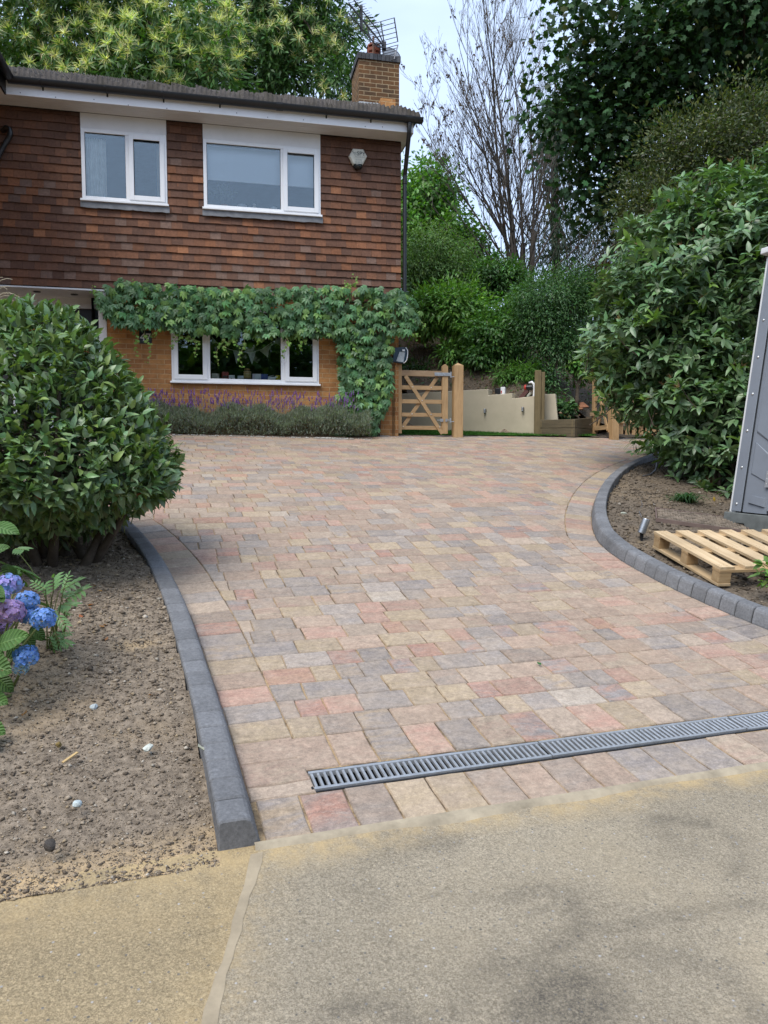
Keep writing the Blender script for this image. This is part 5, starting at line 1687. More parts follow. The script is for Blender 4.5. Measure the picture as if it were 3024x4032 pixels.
mb = MB(); mb.prism([(-.19, 0), (-.05, .16), (.0, .17), (.02, .12), (-.08, .0)], lambda u, v, d: Vector((u, d, v)), -.03, .05); mb.build('blade_guard', simple('dark_red_guard', (.10, .035, .03), .6), r_, bevel=.006)
mb = MB(); mb.lathe([(.045, -.06), (.055, -.05), (.055, .05), (.04, .065)], Matrix.Translation((.035, 0, .20)) @ Matrix.Rotation(math.pi / 2, 4, 'Y'), 16); mb.build('motor', m_black, r_, autos=True)
mb = MB(); mb.lathe([(.05, -.02), (.056, -.01), (.056, .018), (.045, .022)], Matrix.Translation((-.045, 0, .20)) @ Matrix.Rotation(math.pi / 2, 4, 'Y'), 16); mb.build('red_collar', simple('bright_red_plastic', (.42, .03, .02), .4), r_, autos=True)
mb = MB(); mb.tube([(.02, 0, .285), (.075, 0, .30), (.115, 0, .26), (.125, 0, .16), (.12, 0, .06), (.11, 0, .0)], [.022, .026, .026, .024, .022, .026], 10); mb.build('white_handle', m_white, r_, smooth=True)
mb = MB(); mb.box(-.08, .115, -.06, .06, 0, .018); mb.tube([(-.01, 0, .03), (.06, 0, .10)], .025, 10); mb.build('base_plate', simple('pale_casting', (.40, .40, .35), .5), r_)

# ---- portable toilet at the right edge
c0_ = at_depth(2886, 2012, 7.0)
psi = D2R(72); tl = D2R(7.4)
wv = Vector((math.cos(psi), -math.sin(psi), -.05)).normalized()
upv = Vector((math.sin(tl), .03, math.cos(tl))).normalized()
dv = upv.cross(wv); dv = dv if dv.x > 0 else -dv; dv.normalize(); wv = dv.cross(upv); wv = wv if wv.y < 0 else -wv; wv.normalize()
PM = Matrix(((wv.x, dv.x, upv.x, c0_.x), (wv.y, dv.y, upv.y, c0_.y), (wv.z, dv.z, upv.z, c0_.z), (0, 0, 0, 1)))
pt = bpy.data.objects.new('portable_toilet', None); link(pt); pt.matrix_world = PM
tag(pt, 'grey plastic portable toilet leaning at the right edge beside the pallet', 'portable toilet')
m_pg = simple('grey_moulded_plastic', (.175, .195, .225), .5, .4, nscale=3, namt=.12)
m_pg2 = simple('grey_moulded_door', (.185, .205, .24), .48, .4, nscale=3, namt=.12)
m_pe = simple('pale_edge_trim', (.55, .56, .56), .55, .3, namt=.1)
m_sk = simple('grey_skid_plastic', (.12, .13, .125), .7, .3, nscale=8, namt=.4)
Hh = 2.42
mb = MB(); mb.box(.05, 1.15, .03, 1.1, .0, Hh); mb.build('cabin_shell', m_pg, pt, bevel=.02)
mb = MB(); mb.box(-.03, .049, -.014, .06, -.01, Hh - .02); mb.box(-.03, -.008, .0605, 1.1, -.01, Hh - .02); mb.build('corner_trim', m_pe, pt, bevel=.004)
mb = MB(); mb.box(.0, .115, -.024, -.0145, .0, Hh - .04); mb.build('corner_post', m_pg, pt, bevel=.006)
mb = MB()
# moulded side panel with sloping raised facets
def facet(pts, h0, h1):
    n = len(pts); cx = sum(p[0] for p in pts) / n; cz_ = sum(p[1] for p in pts) / n
    V = [(p[0], h0, p[1]) for p in pts] + [(cx + (p[0] - cx) * .86, h1, cz_ + (p[1] - cz_) * .95) for p in pts]
    mb.add(V, [tuple(range(n, 2 * n))] + [(i, (i + 1) % n, n + (i + 1) % n, n + i) for i in range(n)])
mb.box(.116, .395, .0, .0295, .0, Hh - .05)
facet([(.15, .74), (.37, .62), (.37, 1.56), (.15, 1.50)], -.0005, -.014)
facet([(.15, 1.62), (.37, 1.68), (.37, 2.3), (.15, 2.3)], -.0005, -.014)
facet([(.17, .09), (.37, .06), (.37, .14), (.20, .16)], -.0005, -.016)
facet([(.15, .36), (.37, .28), (.37, .52), (.15, .66)], -.0005, -.010)
mb.build('side_panel', m_pg, pt)
mb = MB(); mb.box(.405, 1.05, -.012, .028, .03, Hh - .1)
facet([(.44, .42), (.98, .42), (.98, 1.2), (.60, 1.2), (.44, .95)], -.0125, -.035); facet([(.44, 1.3), (.98, 1.3), (.98, 2.1), (.44, 2.1)], -.0125, -.035)
door2 = mb.build('door', m_pg2, pt)
for z_ in (.24, 1.2, 2.1):
    mb = MB(); mb.box(.352, .396, -.0245, -.013, z_, z_ + .15); mb.box(.404, .446, -.0245, -.0135, z_, z_ + .15); mb.tube([(.400, -.022, z_), (.400, -.022, z_ + .15)], .006, 8)
    for zz in (.03, .075, .12):
        for xx in (.365, .432): mb.lathe([(.006, 0), (.003, .003), (0, .0035)], Matrix.Translation((xx, -.0245, z_ + zz)) @ Matrix.Rotation(math.pi / 2, 4, 'X'), 8)
    mb.build('hinge', m_steel, door2)
for i in range(7):
    mb = MB(); mb.lathe([(.013, 0), (.012, .004), (.006, .007), (0, .008)], Matrix.Translation((.055, -.024, .07 + i * .345)) @ Matrix.Rotation(math.pi / 2, 4, 'X'), 12)
    mb.build('rivet', m_bolt, pt, smooth=True)
mb = MB(); mb.prism([(-.06, -.0008), (1.2, -.0008), (1.2, -.20), (.24, -.20), (.20, -.10), (.10, -.10), (.06, -.20), (.0, -.20), (-.06, -.06)], lambda u, v, d: Vector((u, d, v - .012)), -.05, 1.15); mb.build('skid_base', m_sk, pt, bevel=.01)
mb = MB(); mb.box(-.06, 1.2, -.07, 1.14, Hh + .001, Hh + .06); mb.prism([(-.04, Hh + .0605), (1.18, Hh + .0605), (1.0, Hh + .16), (.12, Hh + .16)], lambda u, v, d: Vector((u, d, v)), -.03, 1.1); mb.build('roof', m_pe, pt, bevel=.01)

# ---- pallet
SD = .058
PA = hit(2569, 2157, SD); PB = hit(2825, 2309, SD)
d1 = Vector((PB.x - PA.x, PB.y - PA.y, PB.z - PA.z)); PLn = d1.length; d1.normalize()
d2 = Vector((-d1.y, d1.x, 0)); d2 = d2 if d2.x > 0 else -d2; d2.normalize()
nrm = d1.cross(d2); 
if nrm.z < 0: nrm = -nrm
PMx = Matrix(((d1.x, d2.x, nrm.x, PA.x), (d1.y, d2.y, nrm.y, PA.y), (d1.z, d2.z, nrm.z, PA.z), (0, 0, 0, 1)))
pl = bpy.data.objects.new('pallet', None); link(pl); pl.matrix_world = PMx
tag(pl, 'bare pine pallet lying on the right soil bed', 'pallet')
print('PALLET edge', PLn, PA, PB)
PW = 5 * .198 + .115
nbd = 6
for i in range(nbd):
    y0 = i * (PW - .115) / (nbd - 1)
    mb = MB(); mb.box(-.01 + R.uniform(-.012, .012), PLn + R.uniform(-.01, .012), y0, y0 + .115, .1225, .1425, M=Matrix.Rotation(R.uniform(-.004, .004), 4, 'Z'))
    for xx in (.028, .06, PLn / 2 - .015, PLn / 2 + .018, PLn - .062, PLn - .03):
        for yy in (.025, .07):
            mb.lathe([(.0035, .1426), (0, .1431)], Matrix.Translation((xx + R.uniform(-.006, .006), y0 + yy + R.uniform(-.01, .01), 0)), 6, col=(.22, .16, .13))
    mb.c = [(1, 1, 1, 1) if c_[0] > .9 else c_ for c_ in mb.c]
    o = mb.build('top_board', m_pal, pl)
for x0 in (0.0, PLn / 2 - .045, PLn - .09):
    mb = MB(); mb.box(x0, x0 + .09, .0, PW, .100, .1220); mb.build('cross_board', m_pal2, pl, bevel=.002)
    for y0 in (0.0, PW / 2 - .05, PW - .10):
        mb = MB(); mb.box(x0 + .002, x0 + .088, y0 + .002, y0 + .098, .0205, .0995); mb.build('block', m_pal2, pl, bevel=.003)
for y0 in (0.0, PW / 2 - .05, PW - .10):
    mb = MB(); mb.box(-.004, PLn + .004, y0, y0 + .1, .0, .0200); mb.build('bottom_board', m_palb, pl, bevel=.002)

# ---- garden spotlight, cover, cable
q = hit(2526, 2122, .055)
sc_ = q.y / 2912 * 1.0
r_ = empty('garden_spotlight', tuple(q), .2); tag(r_, 'brushed steel garden spotlight on a black spike in the right bed', 'spotlight')
tlt = Matrix.Rotation(D2R(20), 4, 'Y')
r0 = 15.5 * sc_; Lc = 60 * sc_; zb0 = 22 * sc_
mb = MB(); mb.lathe([(r0 * .92, 0), (r0, .004), (r0, Lc * .94), (r0 * .96, Lc), (r0 * .9, Lc), (r0 * .88, Lc * .94), (0, Lc * .93)], Matrix.Translation((-.004, 0, zb0)) @ tlt, 24); mb.build('barrel', simple('brushed_steel', (.42, .43, .44), .32, .5, .85, nscale=20, namt=.2), r_, autos=True)
mb = MB(); mb.lathe([(r0 * 1.012, Lc * .30), (r0 * 1.012, Lc * .31)], Matrix.Translation((-.004, 0, zb0)) @ tlt, 24); mb.build('seam', m_black, r_)
mb = MB(); mb.tube([(0, 0, -.05), (0, 0, zb0 * .8)], .011, 10); mb.box(-.014, .014, -.008, .008, zb0 * .3, zb0 * 1.25); mb.build('spike', m_black, r_)
cb = [hit(x, y, .062) for x, y in ((2528, 2040), (2518, 2022), (2516, 2008), (2526, 2000), (2530, 1990), (2524, 1978), (2532, 1968))]
mb = MB(); mb.tube([c_ + Vector((0, 0, .012 * (i % 2))) for i, c_ in enumerate(cb)], .005, 6); o = mb.build('cable', simple('grey_cable', (.10, .10, .11), .5), None, smooth=True); tag(o, 'thin grey cable curling over the soil behind the garden spotlight', 'cable')
cb = [hit(x, y, .07) for x, y in ((2532, 1874), (2560, 1868), (2580, 1850), (2584, 1828), (2583, 1815))]
mb = MB(); mb.tube(cb, .009, 6); o = mb.build('cable', simple('dark_conduit', (.05, .052, .058), .5), None, smooth=True); tag(o, 'dark cable lying over the far curve of the right kerb', 'cable')
# recessed inspection cover filled with small setts
k0 = hit(2582, 2066, .05); k1 = hit(2578, 2021, .05)
ey = Vector((k1.x - k0.x, k1.y - k0.y, 0)); Ly = ey.length; ey.normalize(); ex = Vector((ey.y, -ey.x, 0)); Lx = .80
print('COVER', Ly)
sl_ = (G(k0.x + ey.x * Ly, k0.y + ey.y * Ly) - G(k0.x, k0.y)) / Ly; slx = (G(k0.x + ex.x * Lx, k0.y + ex.y * Lx) - G(k0.x, k0.y)) / Lx
CM = Matrix(((ex.x, ey.x, 0, k0.x), (ex.y, ey.y, 0, k0.y), (slx, sl_, 1, k0.z + .058), (0, 0, 0, 1)))
ic = empty('inspection_cover', (k0.x, k0.y, k0.z), 0); tag(ic, 'recessed inspection cover filled with small setts in the soil behind the pallet', 'inspection cover')
mb = MB()
for (x0, x1, y0, y1) in ((0, Lx, 0, .012), (0, Lx, Ly - .012, Ly), (0, .012, .0122, Ly - .0122), (Lx - .012, Lx, .0122, Ly - .0122)):
    mb.box(x0, x1, y0, y1, -.03, .005, M=CM)
mb.build('frame', simple('rusty_frame', (.13, .09, .075), .7, namt=.3), ic, off=tuple(-k0))
mb = MB()
ny_ = 14; nx_ = 16
for j in range(ny_):
    for i in range(nx_):
        w_ = (Lx - .03) / nx_; h_ = (Ly - .03) / ny_
        x0 = .015 + i * w_ + (w_ * .5 if j % 2 and i < nx_ - 1 else 0); y0 = .015 + j * h_
        t = R.uniform(.6, 1.3)
        mb.box(x0 + .004, x0 + w_ - .004, y0 + .004, y0 + h_ - .004, -.02, R.uniform(-.002, .006), (.17 * t, .135 * t, .10 * t), M=CM)
mb.build('sett_infill', simple('sett_stone', (1, 1, 1), .85, attr=True, nscale=30, namt=.35, bump=.4), ic, off=tuple(-k0), bevel=.003)
o = mb  # noqa

# ---- stones and litter
def rh(x, y, dz=.055): return hit(x, y, dz)
def sz(p, px_): return px_ * p.y / 2912
for i, (x, y, px_, col, label, sq) in enumerate((
        (370, 2785, 18, (.42, .47, .48), 'pale blue grey flint chip in the middle of the left soil bed', (1, .8, .8)),
        (583, 2944, 23, (.50, .52, .46), 'whitish rounded flint on the left bed close to the kerb', (1.2, .7, .5)),
        (305, 3165, 22, (.42, .48, .48), 'pale grey angular flint near the road end of the left bed', (1, .9, .7)),
        (232, 2932, 16, (.17, .12, .04), 'ochre brown pebble on the left bed beside the bamboo sliver', (.7, 1.1, .8)),
        (282, 2432, 16, (.36, .37, .32), 'pale flat pebble beside the feathery green plant', (1.2, .8, .5)),
        (195, 3330, 27, (.055, .047, .04), 'large dark clod at the road edge of the left bed', (1.3, .9, .8)),
        (2552, 2016, 14, (.48, .46, .42), 'chalky white stone behind the garden spotlight', (1.2, .8, .6)),
        (2572, 1990, 12, (.44, .43, .40), 'small whitish stone further up the right bed', (1.2, .8, .6)),
        (2458, 2022, 13, (.36, .37, .30), 'grey green stone by the inside of the right kerb', (1.3, .8, .5)))):
    p = rh(x, y)
    rock('stone', tuple(p), sz(p, px_), col, label, 'stone', 'loose stones on the soil', sq, seed=i + 20, sub=2)
p = rh(283, 2990, .06); q = rh(300, 2975, .06)
mb = MB(); e1 = rh(247, 3002, .068); e2 = rh(305, 2962, .072); mb.beam(e1, e2, .011, .004); o = mb.build('bamboo_sliver', simple('pale_bamboo', (.52, .36, .16), .6), None); tag(o, 'pale bamboo sliver lying on the left soil bed', 'bamboo sliver')
# =================================================================== VEGETATION
def nz(v): return v / np.maximum(1e-9, np.linalg.norm(v, axis=-1, keepdims=True))
def rdir(n): return nz(rng.normal(size=(n, 3)))
T5 = (np.array([(0, 0, 0), (.42, -.5, .5), (.46, 0, 0), (.42, .5, .5), (1, 0, -1.0)]), np.array([(0, 2, 1), (0, 3, 2), (1, 2, 4), (2, 3, 4)]))
T8 = (np.array([(0, 0, 0), (.30, 0, .0), (.68, 0, -.25), (1, 0, -1.0), (.27, -.5, .6), (.66, -.40, .35), (.27, .5, .6), (.66, .40, .35)]),
      np.array([(0, 1, 4), (0, 6, 1), (4, 1, 5), (1, 2, 5), (1, 6, 7), (1, 7, 2), (5, 2, 3), (2, 7, 3)]))
T4 = (np.array([(0, 0, 0), (.5, -.5, .3), (1, 0, -.6), (.5, .5, .3)]), np.array([(0, 2, 1), (0, 3, 2)]))
TS = (np.array([(0, -.5, 0), (0, .5, 0), (.55, -.42, .0), (.55, .42, .0), (1, 0, -1.0)]), np.array([(0, 1, 3), (0, 3, 2), (2, 3, 4)]))
_m = [(0, 0)] + [(r_ * math.cos(t) + .42, r_ * math.sin(t)) for r_, t in ((.58, 0), (.37, .42), (.55, .95), (.35, 1.5), (.48, 2.05), (.26, 2.7), (.42, math.pi), (.26, -2.7), (.48, -2.05), (.35, -1.5), (.55, -.95), (.37, -.42))]
_m[0] = (.42, 0)
TM = (np.array([(x, y, 0 if i == 0 else (-.35 if i % 2 else .1)) for i, (x, y) in enumerate(_m)]), np.array([(0, i, i + 1 if i < 12 else 1) for i in range(1, 13)]))

class Fol:
    def __init__(s): s.V = []; s.F = []; s.C = []; s.n = 0
    def raw(s, V, F, C):
        s.V.append(np.asarray(V, float)); s.F.append(np.asarray(F) + s.n); s.C.append(np.asarray(C, float)); s.n += len(V)
    def leaves(s, P, A, Nn, L, W, col, fold=.16, droop=.12, T=T5):
        n = len(P)
        if n == 0: return
        A = nz(np.asarray(A, float)); S_ = nz(np.cross(np.asarray(Nn, float), A)); U = np.cross(A, S_)
        L = np.broadcast_to(np.asarray(L, float), (n,)); W = np.broadcast_to(np.asarray(W, float), (n,))
        t, f = T
        h = np.where(t[:, 2] > 0, t[:, 2] * fold, -t[:, 2] * -droop)
        h = np.where(t[:, 2] < 0, t[:, 2] * droop, t[:, 2] * fold)
        V = P[:, None] + A[:, None] * (t[None, :, 0, None] * L[:, None, None]) + S_[:, None] * (t[None, :, 1, None] * W[:, None, None]) + U[:, None] * np.where(t[:, 2] < 0, 1, 1)[None, :, None] * (h[None, :, None] * np.where(t[:, 2] < 0, 1.0, 0)[None, :, None] * L[:, None, None] + h[None, :, None] * np.where(t[:, 2] < 0, 0, 1.0)[None, :, None] * W[:, None, None])
        k = len(t)
        F = (f[None] + k * np.arange(n)[:, None, None]).reshape(-1, 3)
        C = np.repeat(np.asarray(col, float), k, 0)
        s.raw(V.reshape(-1, 3), F, C)
    def build(s, name, mat, parent=None, off=None, smooth=True):
        return npmesh(name, np.concatenate(s.V), np.concatenate(s.F), mat, np.concatenate(s.C), parent, smooth, off)

def cols(n, base, var=.2, alt=None, palt=0.0, hue=.12):
    c = 1.16 * np.array(base)[None] * rng.uniform(1 - var, 1 + var * 1.2, (n, 1)) * rng.uniform(1 - hue, 1 + hue, (n, 3))
    if alt is not None:
        k = rng.random(n) < palt
        c[k] = np.array(alt)[None] * rng.uniform(.75, 1.25, (k.sum(), 1))
    return np.clip(c, 0, 1)

m_lf = leafmat('broad_leaf', .45, .30, .4)
m_lfg = leafmat('glossy_leaf', .38, .16, .5)
m_lfs = leafmat('soft_leaf', .55, .28, .3)
m_lfd = leafmat('dark_canopy_leaf', .5, .16, .3)
m_bark = simple('grey_brown_bark', (.085, .068, .052), .9, .2, nscale=18, namt=.45, bump=.6, bscale=30)
m_bark2 = simple('pale_lichen_bark', (.19, .175, .15), .9, .2, nscale=10, namt=.4, bump=.5, bscale=30)
m_twig = simple('brown_twig', (.06, .042, .03), .9, .2)
m_twigp = simple('grey_twig', (.12, .105, .09), .85, .2)
m_stemg = simple('green_stem', (.13, .16, .05), .7, .3)

def pxs(Y): return Y / FPX
def C3(px_, py_, Y): return np.array(at_depth(px_, py_, Y))
def sample_ells(ells, n, p=.6):
    """points in a union of ellipsoids, thicker towards the outside; returns points and outward directions"""
    vol = np.array([e[1] * e[2] + e[2] * e[3] + e[1] * e[3] for e in ells]); vol = vol / vol.sum()
    idx = rng.choice(len(ells), n, p=vol)
    c = np.array([e[0] for e in ells])[idx]; r = np.array([e[1:4] for e in ells])[idx]
    d = rdir(n)
    rad = rng.random(n)[:, None] ** p
    bump = 1 + .16 * np.sin(d[:, :1] * 5 + idx[:, None]) * np.cos(d[:, 1:2] * 4 + 1) + .10 * np.sin(d[:, 2:3] * 9 + idx[:, None] * 2)
    return c + d * r * rad * bump, nz(d / r), rad[:, 0]

def curve_pts(p, q, sag=.1, n=5, up=.15):
    p = Vector(p); q = Vector(q); L = (q - p).length
    off = Vector((R.uniform(-1, 1), R.uniform(-1, 1), R.uniform(-.3, 1))) * L * sag
    return [p + (q - p) * t + off * (4 * t * (1 - t)) * .5 + Vector((0, 0, up * L * t * (1 - t))) for t in np.linspace(0, 1, n)]

def tree(name, label, cat, base, top, ells, nclump, nleaf, crad, Ls, Ws, base_col, mat, T=T5, p=.6, var=.25, alt=None, palt=.1, trunk_r=.2, nlimb=24, bark=None, group=None, droop=.4, updir=.5, twigs=True, deco=None, fold=.16, limb_r=.05, flat=1.0, cvar=.25, fill=0):
    r_ = empty(name, tuple(base)); tag(r_, label, cat, group)
    off = tuple(-np.array(base))
    bark = bark or m_bark
    mb = MB()
    b = Vector(base); t = Vector(top)
    path = curve_pts(b, t, .05, 7, 0)
    mb.tube(path, [trunk_r * (1.25 if i == 0 else 1 - .75 * i / 6) for i in range(7)], 10)
    P, D, rad = sample_ells(ells, nclump, p)
    li = rng.choice(len(P), min(nlimb, len(P)), replace=False)
    for i in li:
        k = min(6, max(1, int(R.uniform(2, 6.9))))
        mb.tube(curve_pts(path[k], P[i], .16, 6, .1), [limb_r * q for q in (1, .8, .6, .45, .3, .12)], 5, cap=False)
    mb.build('trunk', bark, r_, off=off, smooth=True)
    f = Fol()
    for _ in (0,):
        nl = nleaf
        pp = np.repeat(P, nl, 0); dd = np.repeat(D, nl, 0)
        loc = rng.normal(size=pp.shape) * crad * np.array([1, 1, flat])
        pp = pp + loc
        A = nz(dd * .45 + nz(loc) * .8 + rng.normal(size=pp.shape) * .35 + np.array([0, 0, -droop]))
        Nn = nz(np.array([0, 0, updir]) + dd * .5 + rng.normal(size=pp.shape) * .45)
        n = len(pp)
        cl = np.repeat(rng.uniform(1 - cvar, 1 + cvar, (len(P), 1)), nl, 0)
        c = cols(n, base_col, var, alt, palt) * cl
        f.leaves(pp, A, Nn, rng.uniform(Ls[0], Ls[1], n), rng.uniform(Ws[0], Ws[1], n), c, fold, .12, T)
    if deco: deco(f, P, D, rad)
    if fold is not None and fill:
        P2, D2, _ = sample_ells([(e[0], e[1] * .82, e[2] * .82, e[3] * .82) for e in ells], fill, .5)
        f.leaves(P2, nz(rdir(fill) + np.array([0, 0, -.2])), nz(rdir(fill) * .7 + np.array([0, -.3, .7])), rng.uniform(Ls[0], Ls[1], fill) * 1.3, rng.uniform(Ws[0], Ws[1], fill) * 1.5, cols(fill, np.array(base_col) * .7, .3), .1, .1, T4)  # inner fill in a darker leaf colour paints a shaded core
    f.build('crown', mat, r_, off=off)
    return r_

# ---- clipped evergreen shrub at the left
sb = hit(205, 2212, .05)
YB = sb.y
prof = [(1205, 190), (1216, 258), (1245, 322), (1312, 402), (1440, 512), (1600, 615), (1750, 690), (1850, 728), (1930, 712), (1990, 590), (2075, 440), (2125, 270)]
axpx = 128
prof_z = [HC - ((y - 2016) / FPX + .0678) / (1 - .0678 * (y - 2016) / FPX) * YB for y, x in prof]
prof_r = [max(.03, (x - axpx) * pxs(YB) - .085) for y, x in prof]
axis = C3(axpx, 1700, YB)
def revol(n, inset_pow=2.0, inset=.17):
    # area weighted choice of segment
    w = [math.hypot(prof_z[i + 1] - prof_z[i], prof_r[i + 1] - prof_r[i]) * (prof_r[i] + prof_r[i + 1]) for i in range(len(prof) - 1)]
    w = np.array(w); w /= w.sum()
    i = rng.choice(len(w), n, p=w); t = rng.random(n)
    z = np.array(prof_z)[i] * (1 - t) + np.array(prof_z)[i + 1] * t
    r = np.array(prof_r)[i] * (1 - t) + np.array(prof_r)[i + 1] * t
    dz = np.array(prof_z)[i + 1] - np.array(prof_z)[i]; dr_ = np.array(prof_r)[i + 1] - np.array(prof_r)[i]
    th = rng.uniform(0, 2 * np.pi, n)
    nr = -dz; nzv = dr_
    ln = np.hypot(nr, nzv); nr, nzv = nr / ln, nzv / ln
    bump = .05 * vnoise(th * 2.6 + 7, z * 3.2, 3, 3)
    dep = inset * rng.random(n) ** inset_pow
    rr = np.maximum(.02, r + bump - dep * nr)
    zz = z - dep * nzv + .03 * vnoise(th * 3, z * 4, 9, 2)
    D = np.stack([np.cos(th) * nr, np.sin(th) * nr, nzv], 1)
    return np.stack([axis[0] + rr * np.cos(th), axis[1] + rr * np.sin(th), zz], 1), D
shrub = empty('evergreen_shrub', tuple(sb)); tag(shrub, 'large clipped dome shaped evergreen shrub at the left above the soil bed', 'shrub')
f = Fol()
n = 10500
P, D = revol(n)
# leaves in sprays: several share a twig tip
A = nz(D * .55 + np.array([0, 0, .25]) + rng.normal(size=D.shape) * .55)
Nn = nz(D * .55 + np.array([0, 0, .75]) + rng.normal(size=D.shape) * .38)
c = cols(n, (.112, .18, .080), .34, (.19, .27, .075), .16)
sh = rng.random(n) < .003; c[sh] = np.array((.24, .06, .02))
f.leaves(P, A, Nn, rng.uniform(.060, .100, n), rng.uniform(.030, .046, n), c, .20, .16, T8)
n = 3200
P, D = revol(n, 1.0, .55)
f.leaves(P, nz(D + rng.normal(size=D.shape) * .8), nz(rng.normal(size=D.shape) + np.array([0, 0, .8])), rng.uniform(.06, .09, n), rng.uniform(.03, .042, n), cols(n, (.030, .058, .022), .25), .18, .1, T5)  # interior leaves coloured darker to paint the shade inside the dome
# upright young shoots poking out of the clipped surface
n = 260
P, D = revol(n, 6, .04)
up = nz(D * .5 + np.array([0, 0, 1.0]) + rng.normal(size=D.shape) * .2)
mbs = MB()
for i in range(n):
    L = R.uniform(.03, .085)
    q = P[i] + up[i] * L
    mbs.tube([P[i] - up[i] * .12, q], [.0028, .0016], 4, cap=False)
    m = 6
    pp = np.array([P[i] + up[i] * L * (k / 5) for k in range(m)])
    aa = nz(up[i][None] * .8 + rdir(m) * .75)
    cc_ = cols(m, (.085, .15, .04), .25)
    f.leaves(pp, aa, nz(up[i][None] + rdir(m) * .4), rng.uniform(.045, .085, m), rng.uniform(.022, .036, m), cc_, .2, .1, T8)
f.build('foliage', m_lfg, shrub, off=tuple(-sb))
mbs.build('shoots', m_stemg, shrub, off=tuple(-sb))
mb = MB()
for i in range(9):
    a_ = R.uniform(-.30, .42)
    p = Vector((sb.x + a_ * .55, sb.y + R.uniform(-.14, .14), sb.z - .08))
    q = Vector((axis[0] + R.uniform(-.6, .7), axis[1] + R.uniform(-.5, .4), prof_z[7] + R.uniform(.1, .7)))
    if i == 0: p = Vector((sb.x + .25, sb.y, sb.z - .05)); q = Vector((axis[0] + .75, axis[1] - .1, prof_z[8] + .1))
    mb.tube(curve_pts(p, q, .10, 7, -.1), [.036, .032, .028, .024, .019, .014, .008], 7)
for i in range(34):
    p = Vector((axis[0] + R.uniform(-.4, .4), axis[1] + R.uniform(-.4, .4), prof_z[8] + R.uniform(-.1, .4)))
    th = R.uniform(0, 6.28); q = Vector((axis[0] + .62 * math.cos(th), axis[1] + .62 * math.sin(th), prof_z[R.randrange(5, 9)]))
    mb.tube(curve_pts(p, q, .14, 5, 0), [.011, .009, .007, .005, .003], 5, cap=False)
mb.build('stems', m_bark, shrub, off=tuple(-sb), smooth=True)

# ---- rhododendron
def whorl_bush(name, label, base, ells, nw, nl, L, W, colr, mat, alt, palt, dead=.07, p=.22, stems=26):  # noqa
    r_ = empty(name, tuple(base)); tag(r_, label, 'shrub')
    off = tuple(-np.array(base))
    P, D, rad = sample_ells(ells, nw, p)
    f = Fol()
    ax = nz(D * .6 + np.array([0, 0, .55]) + rng.normal(size=D.shape) * .42)
    u = nz(np.cross(ax, rdir(nw))); v = np.cross(ax, u)
    young = rng.random(nw) < palt
    for k in range(nl):
        th = 2 * np.pi * k / nl + rng.uniform(-.3, .3, nw)
        tiltv = rng.uniform(.35, 1.15, nw) - .45 * young
        rd = u * np.cos(th)[:, None] + v * np.sin(th)[:, None]
        A = nz(rd * np.sin(tiltv + .45)[:, None] + ax * np.cos(tiltv + .45)[:, None] + np.array([0, 0, -.22]))
        Nn = nz(ax * .8 + np.array([0, 0, .4]) + rng.normal(size=ax.shape) * .18)
        c = cols(nw, colr, .28, None, 0)
        keep_ = rng.random(nw) < .74
        c[young] = np.array(alt)[None] * rng.uniform(.8, 1.2, (young.sum(), 1))
        f.leaves((P + rd * .008 - ax * rng.uniform(0, .07, (nw, 1)))[keep_], A[keep_], Nn[keep_], rng.uniform(L[0], L[1], keep_.sum()), rng.uniform(W[0], W[1], keep_.sum()), c[keep_], .14, .13, T8)
    nd = int(nw * dead)
    ix = rng.choice(nw, nd, replace=False)
    for k in range(9):
        A = nz(ax[ix] + rdir(nd) * .75)
        f.leaves(P[ix] + ax[ix] * .02, A, rdir(nd), rng.uniform(.05, .10, nd), np.full(nd, .005), cols(nd, (.16, .085, .035), .35), 0, .1, T4)
    # inner leaves, shade of the core put into a darker tone
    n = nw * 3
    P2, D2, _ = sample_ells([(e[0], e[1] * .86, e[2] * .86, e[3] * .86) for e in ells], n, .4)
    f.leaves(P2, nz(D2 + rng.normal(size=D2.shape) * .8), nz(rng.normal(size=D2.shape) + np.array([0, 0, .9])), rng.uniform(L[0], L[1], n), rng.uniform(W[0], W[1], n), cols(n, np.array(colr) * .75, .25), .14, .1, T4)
    f.build('foliage', mat, r_, off=off)
    mb = MB()
    b = Vector(base)
    for i in range(stems):
        k = R.randrange(nw)
        p0 = b + Vector((R.uniform(-.25, .25), R.uniform(-.25, .25), -.1))
        pts = curve_pts(p0, P[k], .12, 7, -.12)
        r0 = R.uniform(.02, .045)
        mb.tube(pts, [r0 * (1 - .13 * j) for j in range(7)], 6)
    for i in range(stems * 9):
        k = R.randrange(nw)
        q = Vector(P[k]); p0 = q - Vector(ax[k]) * R.uniform(.2, .5) + Vector((0, 0, -.1))
        mb.tube([p0, (p0 + q) * .5 + Vector((0, 0, -.03)), q], [.008, .006, .004], 4, cap=False)
    mb.build('branches', m_bark, r_, off=off, smooth=True)
    return r_
YR = 9.6
rb_ = at_depth(2830, 1935, 8.8); rb_.z = G(rb_.x, rb_.y)
RE = [(C3(2960, 1180, YR), 1.75, 1.5, 1.75), (C3(2620, 1330, YR), .98, 1.0, 1.15), (C3(2760, 1010, YR + .2), 1.05, 1.0, .95), (C3(2790, 1620, YR - .6), .85, .8, .95), (C3(2940, 1740, YR - .9), .7, .7, .75), (C3(2470, 1380, YR + .6), .62, .6, .75), (C3(3080, 880, YR + .3), 1.15, 1.1, .72)]
whorl_bush('rhododendron', 'tall rhododendron with long leathery leaves overhanging the right bed', tuple(rb_), RE, 4300, 9, (.10, .175), (.042, .064), (.098, .168, .076), m_lfg, (.15, .26, .05), .09)

